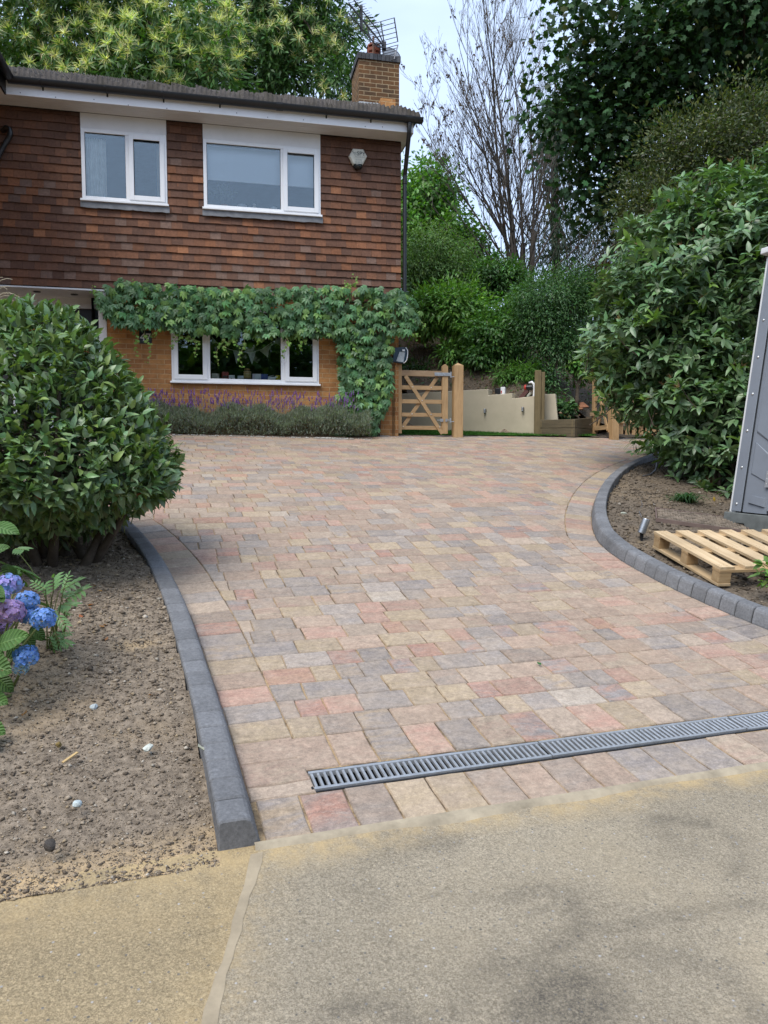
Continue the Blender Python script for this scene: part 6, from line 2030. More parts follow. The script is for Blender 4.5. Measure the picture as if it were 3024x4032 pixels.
# ---- Virginia creeper on the house front
band = [(395, 1195), (385, 1165), (420, 1125), (470, 1112), (620, 1122), (800, 1132), (960, 1140), (1100, 1138), (1250, 1126), (1380, 1140), (1480, 1135), (1580, 1145), (1640, 1185), (1655, 1245), (1628, 1300), (1565, 1310), (1500, 1345), (1380, 1340), (1290, 1318), (1180, 1330), (1090, 1318), (1000, 1330), (900, 1322), (820, 1300), (740, 1312), (640, 1290), (560, 1282), (500, 1290), (440, 1262)]
colm = [(1320, 1325), (1440, 1320), (1540, 1325), (1530, 1400), (1532, 1470), (1532, 1560), (1495, 1640), (1470, 1700), (1310, 1700), (1290, 1650), (1325, 1580), (1345, 1500), (1330, 1400)]
def inpoly(x, y, poly):
    ins = np.zeros(len(x), bool); n = len(poly)
    for i in range(n):
        x1, y1 = poly[i]; x2, y2 = poly[(i + 1) % n]
        c = ((y1 > y) != (y2 > y)) & (x < (x2 - x1) * (y - y1) / (y2 - y1 + 1e-12) + x1)
        ins ^= c
    return ins
def sample_poly(poly, n):
    xs = [p[0] for p in poly]; ys = [p[1] for p in poly]
    X = []; Y = []
    while sum(len(a) for a in X) < n:
        x = rng.uniform(min(xs), max(xs), n); y = rng.uniform(min(ys), max(ys), n)
        k = inpoly(x, y, poly); X.append(x[k]); Y.append(y[k])
    return np.concatenate(X)[:n], np.concatenate(Y)[:n]
cr = empty('virginia_creeper', tuple(hw(1.0, -.1, 1.65))); tag(cr, 'leafy green creeper trained across the house front and down its right corner', 'climbing plant')
coff = -np.array(hw(1.0, -.1, 1.65))
fe = np.array([EX, EY, 0]); fn_ = np.array([EY, -EX, 0]); fz = np.array([0, 0, 1.0])     # along, outward, up
f = Fol()
def palmate(P, out, L, W, c, droopv=.55, spin=.5):
    n = len(P)
    nrm_ = nz(out + fz * .45 + rng.normal(size=P.shape) * .28)
    dn = nz(-fz[None] * 1.0 + out * droopv * .6 + rng.normal(size=P.shape) * spin)
    dn = nz(dn - nrm_ * (dn * nrm_).sum(1, keepdims=True))
    sd_ = np.cross(nrm_, dn)
    for ang, sc_l in ((-1.25, .72), (-.62, .92), (0, 1.0), (.62, .92), (1.25, .72)):
        a2 = ang + rng.uniform(-.12, .12, n)
        A = nz(dn * np.cos(a2)[:, None] + sd_ * np.sin(a2)[:, None] - nrm_ * .22)
        f.leaves(P, A, nrm_, L * sc_l, W * sc_l, c * rng.uniform(.92, 1.08, (n, 1)), .22, .14, T8)
for poly, n, bulge in ((band, 1350, .32), (colm, 640, .24)):
    x, y = sample_poly(poly, n)
    P = []; 
    A_ = np.array([hp(a, b, -.1) for a, b in zip(x, y)])
    u = rng.random(n)
    bb = -.05 - bulge * (1 - (1 - u) ** 1.6) * .9
    P = np.array([hw(A_[i, 0], bb[i], A_[i, 1] - (bb[i] + .1) * -.08) for i in range(n)])
    out = np.repeat(fn_[None], n, 0) + fe[None] * rng.normal(0, .35, (n, 1))
    right = np.clip((x - 1560) / 90, 0, 1)[:, None]
    out = out + fe[None] * right
    c = cols(n, (.078, .165, .068), .3, (.15, .27, .07), .18)
    low = (u < .35)
    palmate(P, nz(out), rng.uniform(.095, .145, n), rng.uniform(.040, .060, n), c)
# tendrils
mbt = MB()
tend = [(575, 1285, 590, 1420), (520, 1280, 548, 1395), (640, 1275, 600, 1330), (745, 1300, 775, 1400), (700, 1310, 790, 1355), (880, 1310, 852, 1435), (905, 1315, 890, 1395), (955, 1325, 952, 1445), (925, 1320, 935, 1370), (1130, 1320, 1120, 1410), (1200, 1325, 1185, 1375), (1010, 1325, 1025, 1350), (690, 1290, 685, 1375), (1410, 1335, 1390, 1430), (1600, 1300, 1650, 1335), (1385, 1160, 1395, 1085), (1360, 1150, 1366, 1110), (560, 1130, 520, 1108), (395, 1170, 365, 1130), (1630, 1250, 1672, 1290), (1460, 1370, 1430, 1450)]
for x0, y0, x1, y1 in tend:
    m = 9
    pts = []
    for t in np.linspace(0, 1, m):
        a_, z_ = hp(x0 + (x1 - x0) * t + 10 * math.sin(t * 7 + x0), y0 + (y1 - y0) * t, -.22)
        pts.append(hw(a_, -.20 - .06 * math.sin(t * 3), z_))
    mbt.tube(pts, [.0035 * (1 - .06 * i) for i in range(m)], 5, cap=False)
    P = np.array([pts[i] for i in range(2, m)] * 2) + rng.normal(0, .018, (2 * (m - 2), 3))
    n = len(P)
    c = cols(n, (.15, .26, .05), .25)
    s_ = np.tile(np.linspace(1, .5, m - 2), 2)
    palmate(P, np.repeat(fn_[None], n, 0), rng.uniform(.040, .062, n) * s_, rng.uniform(.015, .024, n) * s_, c, .4, .5)
f.build('foliage', m_lf, cr, off=coff)
mbt.build('tendrils', simple('tendril_stem', (.30, .26, .10), .7), cr, off=coff)
mb = MB()
for i in range(12):
    x0 = R.uniform(1380, 1500)
    a0, z0 = hp(x0, 1715, -.05); a1, z1 = hp(R.uniform(1400, 1540), 1300, -.08)
    mb.tube(curve_pts(hw(a0, -.06, 1.6), hw(a1, -.09, z1), .05, 6, 0), [.014, .012, .01, .009, .008, .006], 6)
for i in range(7):
    a0, z0 = hp(1480, R.uniform(1180, 1320), -.06); a1, z1 = hp(R.uniform(430, 900), R.uniform(1160, 1270), -.06)
    mb.tube(curve_pts(hw(a0, -.07, z0), hw(a1, -.07, z1), .02, 8, 0), [.010 - .0008 * j for j in range(8)], 5)
mb.build('woody_stems', m_bark, cr, off=coff, smooth=True)

# ---- lavender along the wall
lv0, lv1 = hp(540, 1700, -.3)[0], hp(1452, 1700, -.3)[0]
lav = empty('lavender_hedge', tuple(hw((lv0 + lv1) / 2, -.3, 1.57))); tag(lav, 'row of grey green lavender with purple flower spikes under the kitchen window', 'lavender')
loff = -np.array(hw((lv0 + lv1) / 2, -.3, 1.57))
f = Fol(); n = 46000
a_ = rng.uniform(lv0, lv1, n); b_ = -.30 + rng.uniform(-.27, .25, n)
hmax = .42 + .06 * np.sin(a_ * 5.1) + .05 * np.sin(a_ * 11.3 + 1) - .55 * (b_ + .28) ** 2 * 4
h = hmax * (1 - rng.random(n) ** 2.2 * .97)
z0g = np.array([G(*hw(a_[i], b_[i], 0)[:2]) for i in range(0, n, 50)]).mean()
P = np.array([hw(a_[i], b_[i], z0g - .02 + h[i]) for i in range(n)])
A = nz(fz[None] * .9 + rng.normal(size=(n, 3)) * .55 + fn_[None] * .15)
hh = (h / np.maximum(.05, hmax))[:, None]
c = cols(n, (.165, .195, .145), .35, (.08, .06, .035), .0)
br = rng.random(n) < .45 * (1 - hh[:, 0]) ** 1.2
c[br] = np.array((.075, .055, .035)) * rng.uniform(.6, 1.3, (br.sum(), 1))
f.leaves(P, A, rdir(n), rng.uniform(.04, .085, n), rng.uniform(.005, .010, n), c, 0, .1, T4)
f.build('foliage', m_lfs, lav, off=loff)
mb = MB(); fl = Fol()
for i in range(560):
    a0 = lv0 + (lv1 - .2 - lv0) * R.random() ** 1.25; b0 = -.30 + R.uniform(-.22, .2)
    p = hw(a0, b0, z0g + .28)
    L = R.uniform(.14, .40) * (1 if R.random() < .7 else .7)
    q = p + Vector((R.gauss(0, .05), R.gauss(0, .04), L))
    mb.tube([p, (p + q) / 2 + Vector((R.gauss(0, .008), 0, 0)), q], [.0022, .0018, .0015], 3, cap=False)
    k = R.randrange(3, 6)
    for j in range(k):
        c_ = q + (q - p).normalized() * (j * .014 - .02)
        w = .0115 * (1 - .12 * j)
        V = [c_ + Vector((w, 0, 0)), c_ + Vector((0, w, 0)), c_ - Vector((w, 0, 0)), c_ - Vector((0, w, 0)), c_ + Vector((0, 0, .012)), c_ - Vector((0, 0, .008))]
        cc_ = np.array([(.20, .095, .34)]) * R.uniform(.6, 1.5)
        fl.raw(np.array(V), np.array([(0, 1, 4), (1, 2, 4), (2, 3, 4), (3, 0, 4), (1, 0, 5), (2, 1, 5), (3, 2, 5), (0, 3, 5)]), np.repeat(cc_, 6, 0))
fl.build('flower_spikes', m_lfs, lav, off=loff)
mb.build('stalks', simple('lavender_stalk', (.16, .17, .11), .8), lav, off=loff)
# pale gravel at the foot of the lavender
n = 420
aa = np.concatenate([rng.uniform(lv0, lv1, 250), rng.normal(hp(1290, 1716, -.58)[0], .12, 120), rng.normal(hp(1490, 1716, -.2)[0], .15, 50)])
bb = np.concatenate([rng.normal(-.585, .02, 250), rng.normal(-.575, .03, 120), rng.normal(-.03, .04, 50)])
Pw = np.array([hw(aa[i], bb[i], 0) for i in range(n)]); S, Wd = SW(Pw[:, 0], Pw[:, 1])
o = crumbs('pale_gravel', S, Wd, lambda s, w: GW(w) + .004, rng.uniform(.006, .016, n), simple('pale_limestone_chip', (.46, .45, .41), .85, .2))

# ---- hydrangea
hb = hit(-60, 2760, .04)
hy = empty('hydrangea', tuple(hb)); tag(hy, 'hydrangea with blue and mauve flower heads at the left edge', 'hydrangea')
hoff = tuple(-hb)
f = Fol()
YH = hb.y
LU, LVV = [], []
def big_leaf(f, px_, py_, Y, L, W, dirpx, nrm_, col, nseg=14):
    """one broad serrated leaf as a curved grid"""
    p = np.array(at_depth(px_, py_, Y)); A = nz(np.array(dirpx, float)); Nn = nz(np.array(nrm_, float)); S_ = nz(np.cross(Nn, A)); U = np.cross(A, S_)
    V = []; 
    for i in range(nseg + 1):
        t = i / nseg
        w = W * .5 * (math.sin(math.pi * min(1, t ** .8)) ** .75 if 0 < t < 1 else 0.0)
        for j in (-2, -1, 0, 1, 2):
            ser = 1 + (.05 if (i % 2 and abs(j) == 2) else 0)
            x = p + A * (L * t) + S_ * (w * j / 2 * ser) + U * (-.25 * L * t * t + .10 * W * abs(j) / 2 - .012 * W * ((i % 2) * abs(j)))
            V.append(x)
    F = []
    for i in range(nseg):
        for j in range(4):
            a0 = i * 5 + j
            F += [(a0, a0 + 1, a0 + 6), (a0, a0 + 6, a0 + 5)]
    f.raw(np.array(V), np.array(F), np.repeat(np.array([col]), len(V), 0))
    LU.extend([i / nseg for i in range(nseg + 1) for _ in range(5)]); LVV.extend([abs(j) / 2 for _ in range(nseg + 1) for j in (-2, -1, 0, 1, 2)])
LV = [(-30, 2070, 3.3, .125, .085, (.9, -.1, -.12), (0, -.5, .9)), (5, 2525, 3.05, .125, .075, (.85, -.2, .38), (-.3, -.6, .7)), (-5, 2540, 3.0, .14, .095, (.85, -.25, .42), (-.2, -.75, .6)), (-50, 2545, 3.0, .09, .07, (.8, -.4, -.3), (-.2, -.8, .4)),
      (-55, 2610, 2.95, .12, .10, (.8, -.3, -.15), (-.1, -.8, .5)), (-60, 2745, 2.9, .10, .075, (.9, -.2, -.08), (0, -.6, .8)), (-70, 2850, 2.8, .10, .07, (.8, -.2, -.2), (0, -.7, .6)), (-80, 2910, 2.75, .09, .07, (.8, -.3, -.1), (0, -.6, .8)),
      (100, 2500, 3.25, .075, .055, (.4, -.1, -.7), (.1, -.8, .4)), (120, 2470, 3.3, .085, .06, (.6, .1, -.6), (.1, -.8, .5)), (-40, 2180, 3.4, .10, .07, (.6, -.1, .3), (0, -.6, .8)), (10, 2250, 3.45, .10, .065, (.9, .1, .1), (0, -.5, .8)), (40, 2540, 3.15, .09, .07, (.6, -.1, -.75), (0, -.8, .4)), (-20, 2660, 3.05, .10, .07, (.7, -.1, -.6), (0, -.8, .4))]
for i, (x, y, Y, L, W, d_, n_) in enumerate(LV):
    g = R.uniform(.8, 1.2)
    big_leaf(f, x, y, Y, L, W, d_, n_, ((.070 * g, .150 * g, .035 * g) if i != 1 else (.12, .21, .045)))
for i in range(64):        # the rest of the bush, mostly beyond the left edge
    th = R.uniform(0, 6.28); ph = R.uniform(-.2, 1.35)
    dd = (math.cos(th) * math.cos(ph), math.sin(th) * math.cos(ph), math.sin(ph))
    q = Vector((hb.x - .10 + dd[0] * .34, hb.y + .12 + dd[1] * .34, hb.z + .18 + dd[2] * .42))
    if q.x > hb.x + .10: continue
    g = R.uniform(.65, 1.15); L = R.uniform(.09, .14)
    Yq = q.y; px_ = 1512 + FPX * q.x / (Yq * CP - (q.z - HC) * SP); py_ = 2016 + FPX * (-(q.z - HC) * CP - Yq * SP) / (Yq * CP - (q.z - HC) * SP)
    big_leaf(f, px_, py_, Yq, L, L * .68, (dd[0] + R.uniform(-.4, .4), dd[1] + R.uniform(-.4, .4), -.15), (dd[0] * .5, dd[1] * .5, .9), (.066 * g, .14 * g, .034 * g))
k = N('veined_hydrangea_leaf')
lu_ = k.attr('lu').outputs['Fac']; lv_ = k.attr('lv').outputs['Fac']
ph_ = k.math('SUBTRACT', k.math('MULTIPLY', lu_, 8.0), k.math('MULTIPLY', lv_, 1.9))
vn = k.math('ABSOLUTE', k.math('SUBTRACT', k.math('FRACT', ph_), .5))
side_ = k.ramp(vn, [(.0, 1.0), (.07, .55), (.16, 0.0)])
mid_ = k.ramp(lv_, [(.0, 1.0), (.05, .8), (.09, 0.0)])
vein_ = k.math('MAXIMUM', side_, mid_)
c = k.attr().outputs['Color']
c = k.mix(c, k.ramp(k.noise(22, 5, .7), [(.3, .72), (.7, 1.2)]), 1.0, 'MULTIPLY')
c = k.mix(c, (.17, .27, .09), k.math('MULTIPLY', vein_, .45))
c = k.mix(c, (.16, .11, .04), k.ramp(k.noise(34, 3, .6), [(.68, 0), (.74, .8)]))
quilt = k.math('MULTIPLY', vn, k.math('SUBTRACT', 1.0, mid_))
m_hl = k.bsdf(c, .5, .35, 0, k.bump(quilt, .9, .010), .2, k.mix(c, (1.5, 1.7, .5), 1.0, 'MULTIPLY'))
npmesh('leaves', np.concatenate(f.V), np.concatenate(f.F), m_hl, np.concatenate(f.C), hy, True, hoff, extra={'lu': LU, 'lv': LVV})
def flower_head(px_, py_, Y, rpx, c1, c2, n=120):
    c_ = np.array(at_depth(px_, py_, Y)); r = rpx * pxs(Y) * .97
    f = Fol()
    D = []
    for i in range(n):     # even spread over the sphere
        z = 1 - 2 * (i + .5) / n; th = i * 2.39996
        D.append((math.sqrt(1 - z * z) * math.cos(th), math.sqrt(1 - z * z) * math.sin(th), z))
    D = nz(np.array(D) + rng.normal(0, .06, (n, 3))); D = D[D[:, 2] > -.75]; n = len(D)
    P = c_ + D * r * np.array([1, 1, .86]) * rng.uniform(.84, 1.0, (n, 1))
    Dn = nz(D + rng.normal(0, .25, D.shape))
    u = nz(np.cross(Dn, rdir(n))); v = np.cross(Dn, u)
    mixc = np.clip(rng.normal(.5, .35, n), 0, 1)[:, None]
    cc_ = np.array(c1) * (1 - mixc) + np.array(c2) * mixc
    for k in range(4):
        th = k * math.pi / 2
        A = nz(u * math.cos(th) + v * math.sin(th) + Dn * rng.uniform(.05, .35, (n, 1)))
        f.leaves(P, A, Dn, rng.uniform(.19, .26, n) * r, rng.uniform(.22, .28, n) * r, cc_ * rng.uniform(.88, 1.12, (n, 1)), .12, .10, T5)
    f.leaves(P + Dn * .002, u, Dn, np.full(n, .05 * r), np.full(n, .05 * r), np.repeat(np.array([(.6, .62, .7)]), n, 0), 0, 0, T4)
    f.build('flower_head', m_petal, hy, off=hoff)
m_petal = leafmat('hydrangea_petal', .55, .25, .25, .08)
BL, BL2, PU, PK = (.075, .18, .55), (.16, .29, .62), (.30, .24, .58), (.45, .29, .54)
flower_head(32, 2302, 3.30, 54, PU, BL2); flower_head(38, 2410, 3.12, 62, (.30, .21, .48), PK); flower_head(108, 2368, 3.22, 48, BL, BL2); flower_head(172, 2436, 3.10, 52, BL, BL2); flower_head(116, 2424, 3.20, 44, BL, BL2)
flower_head(102, 2584, 3.02, 52, BL, BL2); flower_head(0, 2352, 3.2, 40, BL2, PU); flower_head(82, 2630, 3.05, 34, BL2, (.35, .5, .55), 70); flower_head(10, 2465, 3.25, 40, (.15, .10, .28), PU)
flower_head(-90, 2360, 3.25, 54, BL2, PU); flower_head(-150, 2440, 3.1, 56, BL, BL2); flower_head(-120, 2290, 3.45, 52, PU, BL2)
mb = MB()
for i in range(12):
    q = hb + Vector((R.uniform(-.4, .12), R.uniform(-.2, .35), R.uniform(.3, .52))); mb.tube(curve_pts(hb + Vector((R.uniform(-.12, .05), R.uniform(-.05, .1), -.02)), q, .1, 6, -.1), [.007, .0065, .006, .0055, .005, .004], 6)
for x, y, Y in ((32, 2330, 3.32), (38, 2430, 3.16), (105, 2390, 3.26), (165, 2450, 3.16), (98, 2600, 3.08), (-10, 2370, 3.25), (5, 2530, 3.05), (-60, 2745, 2.95)):
    q = at_depth(x, y, Y); mb.tube(curve_pts(hb + Vector((R.uniform(-.1, .1), R.uniform(-.05, .1), 0)), q, .1, 6, -.1), [.007, .0065, .006, .0055, .005, .004], 6)
mb.build('stems', m_stemg, hy, off=hoff)

# ---- feathery seedling beside the hydrangea
eb = hit(215, 2560, .05)
el = empty('ash_seedling', tuple(eb)); tag(el, 'feathery light green seedling with divided leaves beside the hydrangea', 'seedling')
f = Fol(); mb = MB()
SCF = .78
FR = [(230, 2330, 330, 2275), (210, 2330, 210, 2260), (250, 2320, 275, 2250), (260, 2360, 355, 2310), (240, 2380, 300, 2385), (215, 2400, 225, 2440), (235, 2400, 285, 2420), (200, 2340, 150, 2300), (225, 2420, 270, 2480), (230, 2500, 290, 2490), (215, 2480, 240, 2560), (190, 2500, 215, 2570), (240, 2520, 285, 2545), (240, 2350, 300, 2330), (180, 2320, 120, 2285), (60, 2160, 110, 2165)]
for i, (x0, y0, x1, y1) in enumerate(FR):
    Y = 3.55 - .15 * (i % 3)
    p = Vector(at_depth(x0, y0, Y)); q = Vector(at_depth(x1, y1, Y - R.uniform(-.05, .12)))
    q = p + (q - p) * SCF
    d = (q - p); L = d.length; d.normalize()
    base_ = eb + Vector((R.uniform(-.03, .03), R.uniform(-.03, .03), 0))
    mb.tube(curve_pts(base_, p, .12, 5, .1), [.004, .0035, .003, .0025, .002], 5, cap=False); mb.tube([p, q], [.002, .001], 4, cap=False)
    nrm_ = np.array(nz(np.array([R.uniform(-.3, .3), -.55, .85])))
    sd_ = nz(np.cross(nrm_, np.array(d)))
    g = R.uniform(.8, 1.25)
    colr = np.array([(.10 * g, .195 * g, .068 * g)])
    for j in range(4):
        t = .12 + .72 * j / 3
        for sg in (-1, 1):
            A = nz(np.array(d) * .65 + sd_ * sg * .8 - nrm_ * .15)
            ll = L * .52 * (1 - .3 * abs(t - .5))
            f.leaves(np.array([p + (q - p) * t]), A[None], nrm_[None], ll, ll * .36, colr * R.uniform(.9, 1.1), .2, .14, T8)
    f.leaves(np.array([q]), np.array(d)[None], nrm_[None], L * .38, L * .13, colr, .2, .14, T8)
f.build('leaflets', m_lf, el, off=tuple(-eb)); mb.build('stalks', m_stemg, el, off=tuple(-eb))

# ---- strappy plants in the right bed and by the paving
def strappy(name, label, base, n, L, W, spread, colr, cat='plant', seg=7, lift=1.0):
    r_ = empty(name, tuple(base)); tag(r_, label, cat)
    V = []; F = []; C = []
    for i in range(n):
        th = R.uniform(0, 6.28); d = Vector((math.cos(th), math.sin(th), 0)); l = R.uniform(*L); w = R.uniform(*W)
        p = Vector((R.gauss(0, .05), R.gauss(0, .05), 0)) * (L[1] / .5)
        s_ = Vector((-d.y, d.x, 0)); g = R.uniform(.7, 1.3)
        b0 = len(V); out = R.uniform(.25, 1.0) * spread
        for k in range(seg + 1):
            t = k / seg
            x = p + d * (l * out * t) + Vector((0, 0, l * lift * (t * (1.0) - t * t * (.55 + .5 * out))))
            ww = w * (1 - t ** 2.5) * .5 + .0006
            V += [x - s_ * ww, x + s_ * ww]; C += [(colr[0] * g, colr[1] * g, colr[2] * g)] * 2
            if k: F += [(b0 + 2 * k - 2, b0 + 2 * k - 1, b0 + 2 * k + 1), (b0 + 2 * k - 2, b0 + 2 * k + 1, b0 + 2 * k)]
    npmesh('blades', np.array(V), np.array(F), m_lf, np.array(C), r_, True)
    mb = MB()
    for i in range(9): mb.lathe([(.012, -.02), (.014, .015), (.006, .04), (0, .045)], Matrix.Translation((R.gauss(0, .04), R.gauss(0, .04), 0)), 7)
    mb.build('crown_base', m_stemg, r_, smooth=True)
    return r_
p = hit(2700, 1978, .05); strappy('liriope', 'low dark tuft of strappy leaves on the right soil bed near the cover', p, 150, (.22, .40), (.010, .016), .95, (.040, .095, .035), lift=.85)
p = at_depth(2600, 1768, 11.6); p.z = G(p.x, p.y); strappy('montbretia', 'bright green clump of arching strap leaves under the rhododendron', p, 130, (.55, .95), (.016, .026), .75, (.075, .19, .03), lift=1.0)
p = at_depth(2720, 1775, 11.2); p.z = G(p.x, p.y); strappy('montbretia', 'darker clump of strap leaves at the back of the right kerb', p, 80, (.45, .75), (.014, .022), .7, (.05, .13, .03), lift=1.0)
gp_ = at_depth(-70, 1560, 6.6); gp_.z = G(gp_.x, gp_.y) + .0
r_ = empty('ornamental_grass', tuple(gp_)); tag(r_, 'pale wispy ornamental grass arching in at the left edge above the shrub', 'ornamental grass')
mb = MB()
for x0, y0, x1, y1 in ((-70, 1180, 12, 1092), (-60, 1150, 42, 1128), (-60, 1120, 78, 1170), (-60, 1130, 60, 1160), (-70, 1180, 40, 1165), (-50, 1100, 30, 1140), (-60, 1160, 70, 1190), (-40, 1190, 20, 1210), (-70, 1210, 24, 1180), (-60, 1090, 50, 1100)):
    p = at_depth(-110, y0 + 260, 6.5); m_ = at_depth(x0 + 20, min(y0, y1) - 25, 6.5); q = at_depth(x1, y1, 6.4)
    pts = [p * (1 - t) ** 2 + m_ * 2 * t * (1 - t) + q * t * t for t in np.linspace(0, 1, 9)]
    mb.tube([v - gp_ for v in pts], [.0045 - .0004 * i for i in range(9)], 4, cap=False)
mb.build('stalks', simple('straw_stalk', (.42, .38, .27), .8), r_)
mb = MB()
for i in range(10): mb.tube([Vector((R.gauss(0, .06), R.gauss(0, .06), 0)), Vector((R.gauss(-.1, .1), R.gauss(0, .1), .9))], .004, 4)
mb.build('basal_blades', m_stemg, r_)
# shoot overhanging the pallet from the right
q = hit(3100, 2330, .06)
r_ = empty('laurel_shoot', tuple(q)); tag(r_, 'light green leafy shoot reaching in at the right edge over the pallet', 'leafy shoot')
f = Fol(); mb = MB()
Yq = hit(2990, 2330, .06).y - .12
tips = [(2990, 2215), (2975, 2260), (3000, 2235), (3015, 2210), (2985, 2285), (3010, 2280), (3020, 2255), (3030, 2300)]
for x, y in tips:
    e = Vector(at_depth(x + 14, y + 4, Yq)); mb.tube(curve_pts(q, e, .1, 5, .2), [.006, .005, .004, .003, .002], 5, cap=False)
    n = 4
    A = nz(rdir(n) * .8 + np.array([-.6, -.2, .1])); f.leaves(np.repeat(np.array([e]), n, 0), A, nz(np.array([[-.1, -.5, .9]]) + rng.normal(0, .3, (n, 3))), rng.uniform(.05, .08, n), rng.uniform(.026, .036, n), cols(n, (.12, .22, .05), .2), .18, .15, T8)
f.build('leaves', m_lf, r_, off=tuple(-q)); mb.build('stem', m_stemg, r_, off=tuple(-q))

# ---- trees
def catkins(nt, ells):
    def deco(f, P, D, rad):
        P2, D2, _ = sample_ells(ells, nt * 2, .02)
        k = (D2[:, 1] < .25) & (D2[:, 2] > -.8)
        P2, D2 = P2[k], D2[k]; n = len(P2)
        cen = P2 + D2 * .10
        m = 30
        ax = nz(D2 * .6 + np.array([0, -.2, .35]))
        pp = np.repeat(cen, m, 0)
        A = nz(np.repeat(ax * .55, m, 0) + rdir(n * m) * .95)
        f.leaves(pp, A, rdir(n * m), rng.uniform(.15, .27, n * m), rng.uniform(.013, .019, n * m), cols(n * m, (.58, .58, .29), .18), 0, .45, TS)
        m = 11
        pp = np.repeat(cen - ax * .06, m, 0)
        A = nz(np.repeat(ax * .25, m, 0) + rdir(n * m) * .9 + np.array([0, 0, -.15]))
        f.leaves(pp, A, nz(np.repeat(ax, m, 0) + rdir(n * m) * .4), rng.uniform(.20, .30, n * m), rng.uniform(.05, .075, n * m), cols(n * m, (.085, .16, .045), .25), .18, .2, T5)
    return deco
CH1 = [(C3(150, 60, 20), 2.5, 2.0, 2.3), (C3(480, 30, 20), 2.4, 2.0, 2.4), (C3(740, 190, 19.4), 1.55, 1.6, 1.15), (C3(520, 290, 19), 1.9, 1.6, .85), (C3(120, 300, 19.5), 1.5, 1.5, .8), (C3(-250, 150, 20.5), 2.4, 2, 2.4), (C3(840, 330, 18.8), .95, 1.0, .55)]
tree('sweet_chestnut', 'sweet chestnut covered in creamy yellow catkins behind the left of the roof', 'tree', C3(430, 1000, 22), C3(430, 60, 21), CH1, 620, 40, .26, (.19, .29), (.052, .075), (.060, .125, .034), m_lf, T5, .7, alt=(.10, .18, .04), palt=.15, trunk_r=.45, nlimb=40, deco=catkins(640, CH1), limb_r=.10, group=None)
CH2 = [(C3(1030, 30, 22.5), 2.0, 1.8, 2.3), (C3(1240, 90, 22.5), 1.3, 1.4, 1.7), (C3(1110, 270, 22), 1.6, 1.4, .9), (C3(1345, 335, 21.5), .62, .8, .75), (C3(900, 240, 22.5), 1.0, 1.2, 1.5), (C3(1340, 160, 22.3), .55, .8, .9)]
tree('sweet_chestnut', 'darker sweet chestnut with few catkins just left of the chimney', 'tree', C3(1080, 1000, 24), C3(1060, 40, 23), CH2, 420, 42, .26, (.18, .27), (.050, .070), (.046, .105, .028), m_lfd, T5, .7, alt=(.06, .12, .025), palt=.1, trunk_r=.4, nlimb=34, deco=catkins(170, CH2), limb_r=.10)
GT = [(C3(1690, 800, 21), 1.05, 1.2, 1.15), (C3(1720, 1000, 20.5), 1.35, 1.3, 1.2), (C3(1840, 1020, 21), .85, 1.0, .95), (C3(1620, 920, 20.5), 1.0, 1.0, 1.2)]
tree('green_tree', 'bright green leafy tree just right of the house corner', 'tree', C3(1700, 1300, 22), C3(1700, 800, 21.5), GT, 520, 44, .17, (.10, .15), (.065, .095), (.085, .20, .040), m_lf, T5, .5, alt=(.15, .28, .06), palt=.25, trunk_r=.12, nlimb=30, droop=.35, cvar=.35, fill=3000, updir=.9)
MP = [(C3(2330, 330, 14.8), 1.05, 1.0, 1.15), (C3(2550, 180, 14.6), 1.35, 1.2, 1.0), (C3(2780, 120, 14.4), 1.5, 1.2, 1.2), (C3(2480, 520, 15), 1.2, 1.0, 1.15), (C3(2350, 720, 15.2), .8, .8, .85), (C3(2640, 420, 15.5), 1.0, 1.0, 1.0), (C3(2210, 450, 14.8), .5, .6, .75), (C3(2900, -60, 14), 1.6, 1.4, 1.0), (C3(2500, 830, 15.6), .6, .6, .55), (C3(2350, -40, 13.6), .8, .7, .22)]
tree('maple', 'big dark maple filling the top right of the sky', 'tree', C3(2935, 1300, 17.5), C3(2925, -250, 17), MP + [(C3(2980, 330, 15.2), .7, .6, .8)], 700, 19, .30, (.11, .165), (.11, .17), (.027, .066, .022), m_lfd, TM, .62, alt=(.07, .085, .02), palt=.06, trunk_r=.25, nlimb=60, droop=.5, limb_r=.07, updir=.7, cvar=.4, fold=.35)  # leaf colour kept dark to paint the crown as backlit
r_ = empty('maple', tuple(C3(3000, 1300, 17.0))); tag(r_, 'second dark maple trunk leaning at the top right corner', 'tree')
mb = MB(); b_ = Vector(C3(3000, 1300, 17.0)); t_ = Vector(C3(3030, -300, 16.5)); mb.tube(curve_pts(b_, t_, .02, 7, 0), [.34, .32, .31, .29, .27, .24, .2], 12); mb.build('trunk', m_bark, r_, off=tuple(-b_), smooth=True)
f = Fol(); P, D, rad = sample_ells([(C3(3080, 60, 15.5), 1.1, 1.0, 1.2), (C3(3050, 260, 14), .5, .5, .4)], 90, .6); n = len(P) * 16
pp = np.repeat(P, 16, 0) + rng.normal(0, .25, (n, 3)); f.leaves(pp, nz(rdir(n) + np.array([0, 0, -.5])), nz(rdir(n) * .5 + np.array([0, 0, .9])), rng.uniform(.13, .18, n), rng.uniform(.14, .19, n), cols(n, (.025, .06, .018), .25), .1, .1, TM); f.build('crown', m_lfd, r_, off=tuple(-b_))  # same backlit darkness put into these leaves
HO_ = [(C3(2700, 640, 13.6), 1.15, 1.0, .85), (C3(2930, 560, 13.4), 1.2, 1.0, 1.05), (C3(2560, 800, 13.4), .62, .7, .55), (C3(2850, 850, 13.2), 1.2, .9, .8), (C3(3060, 760, 13), .9, .9, .9), (C3(2640, 880, 13.0), .7, .7, .6)]
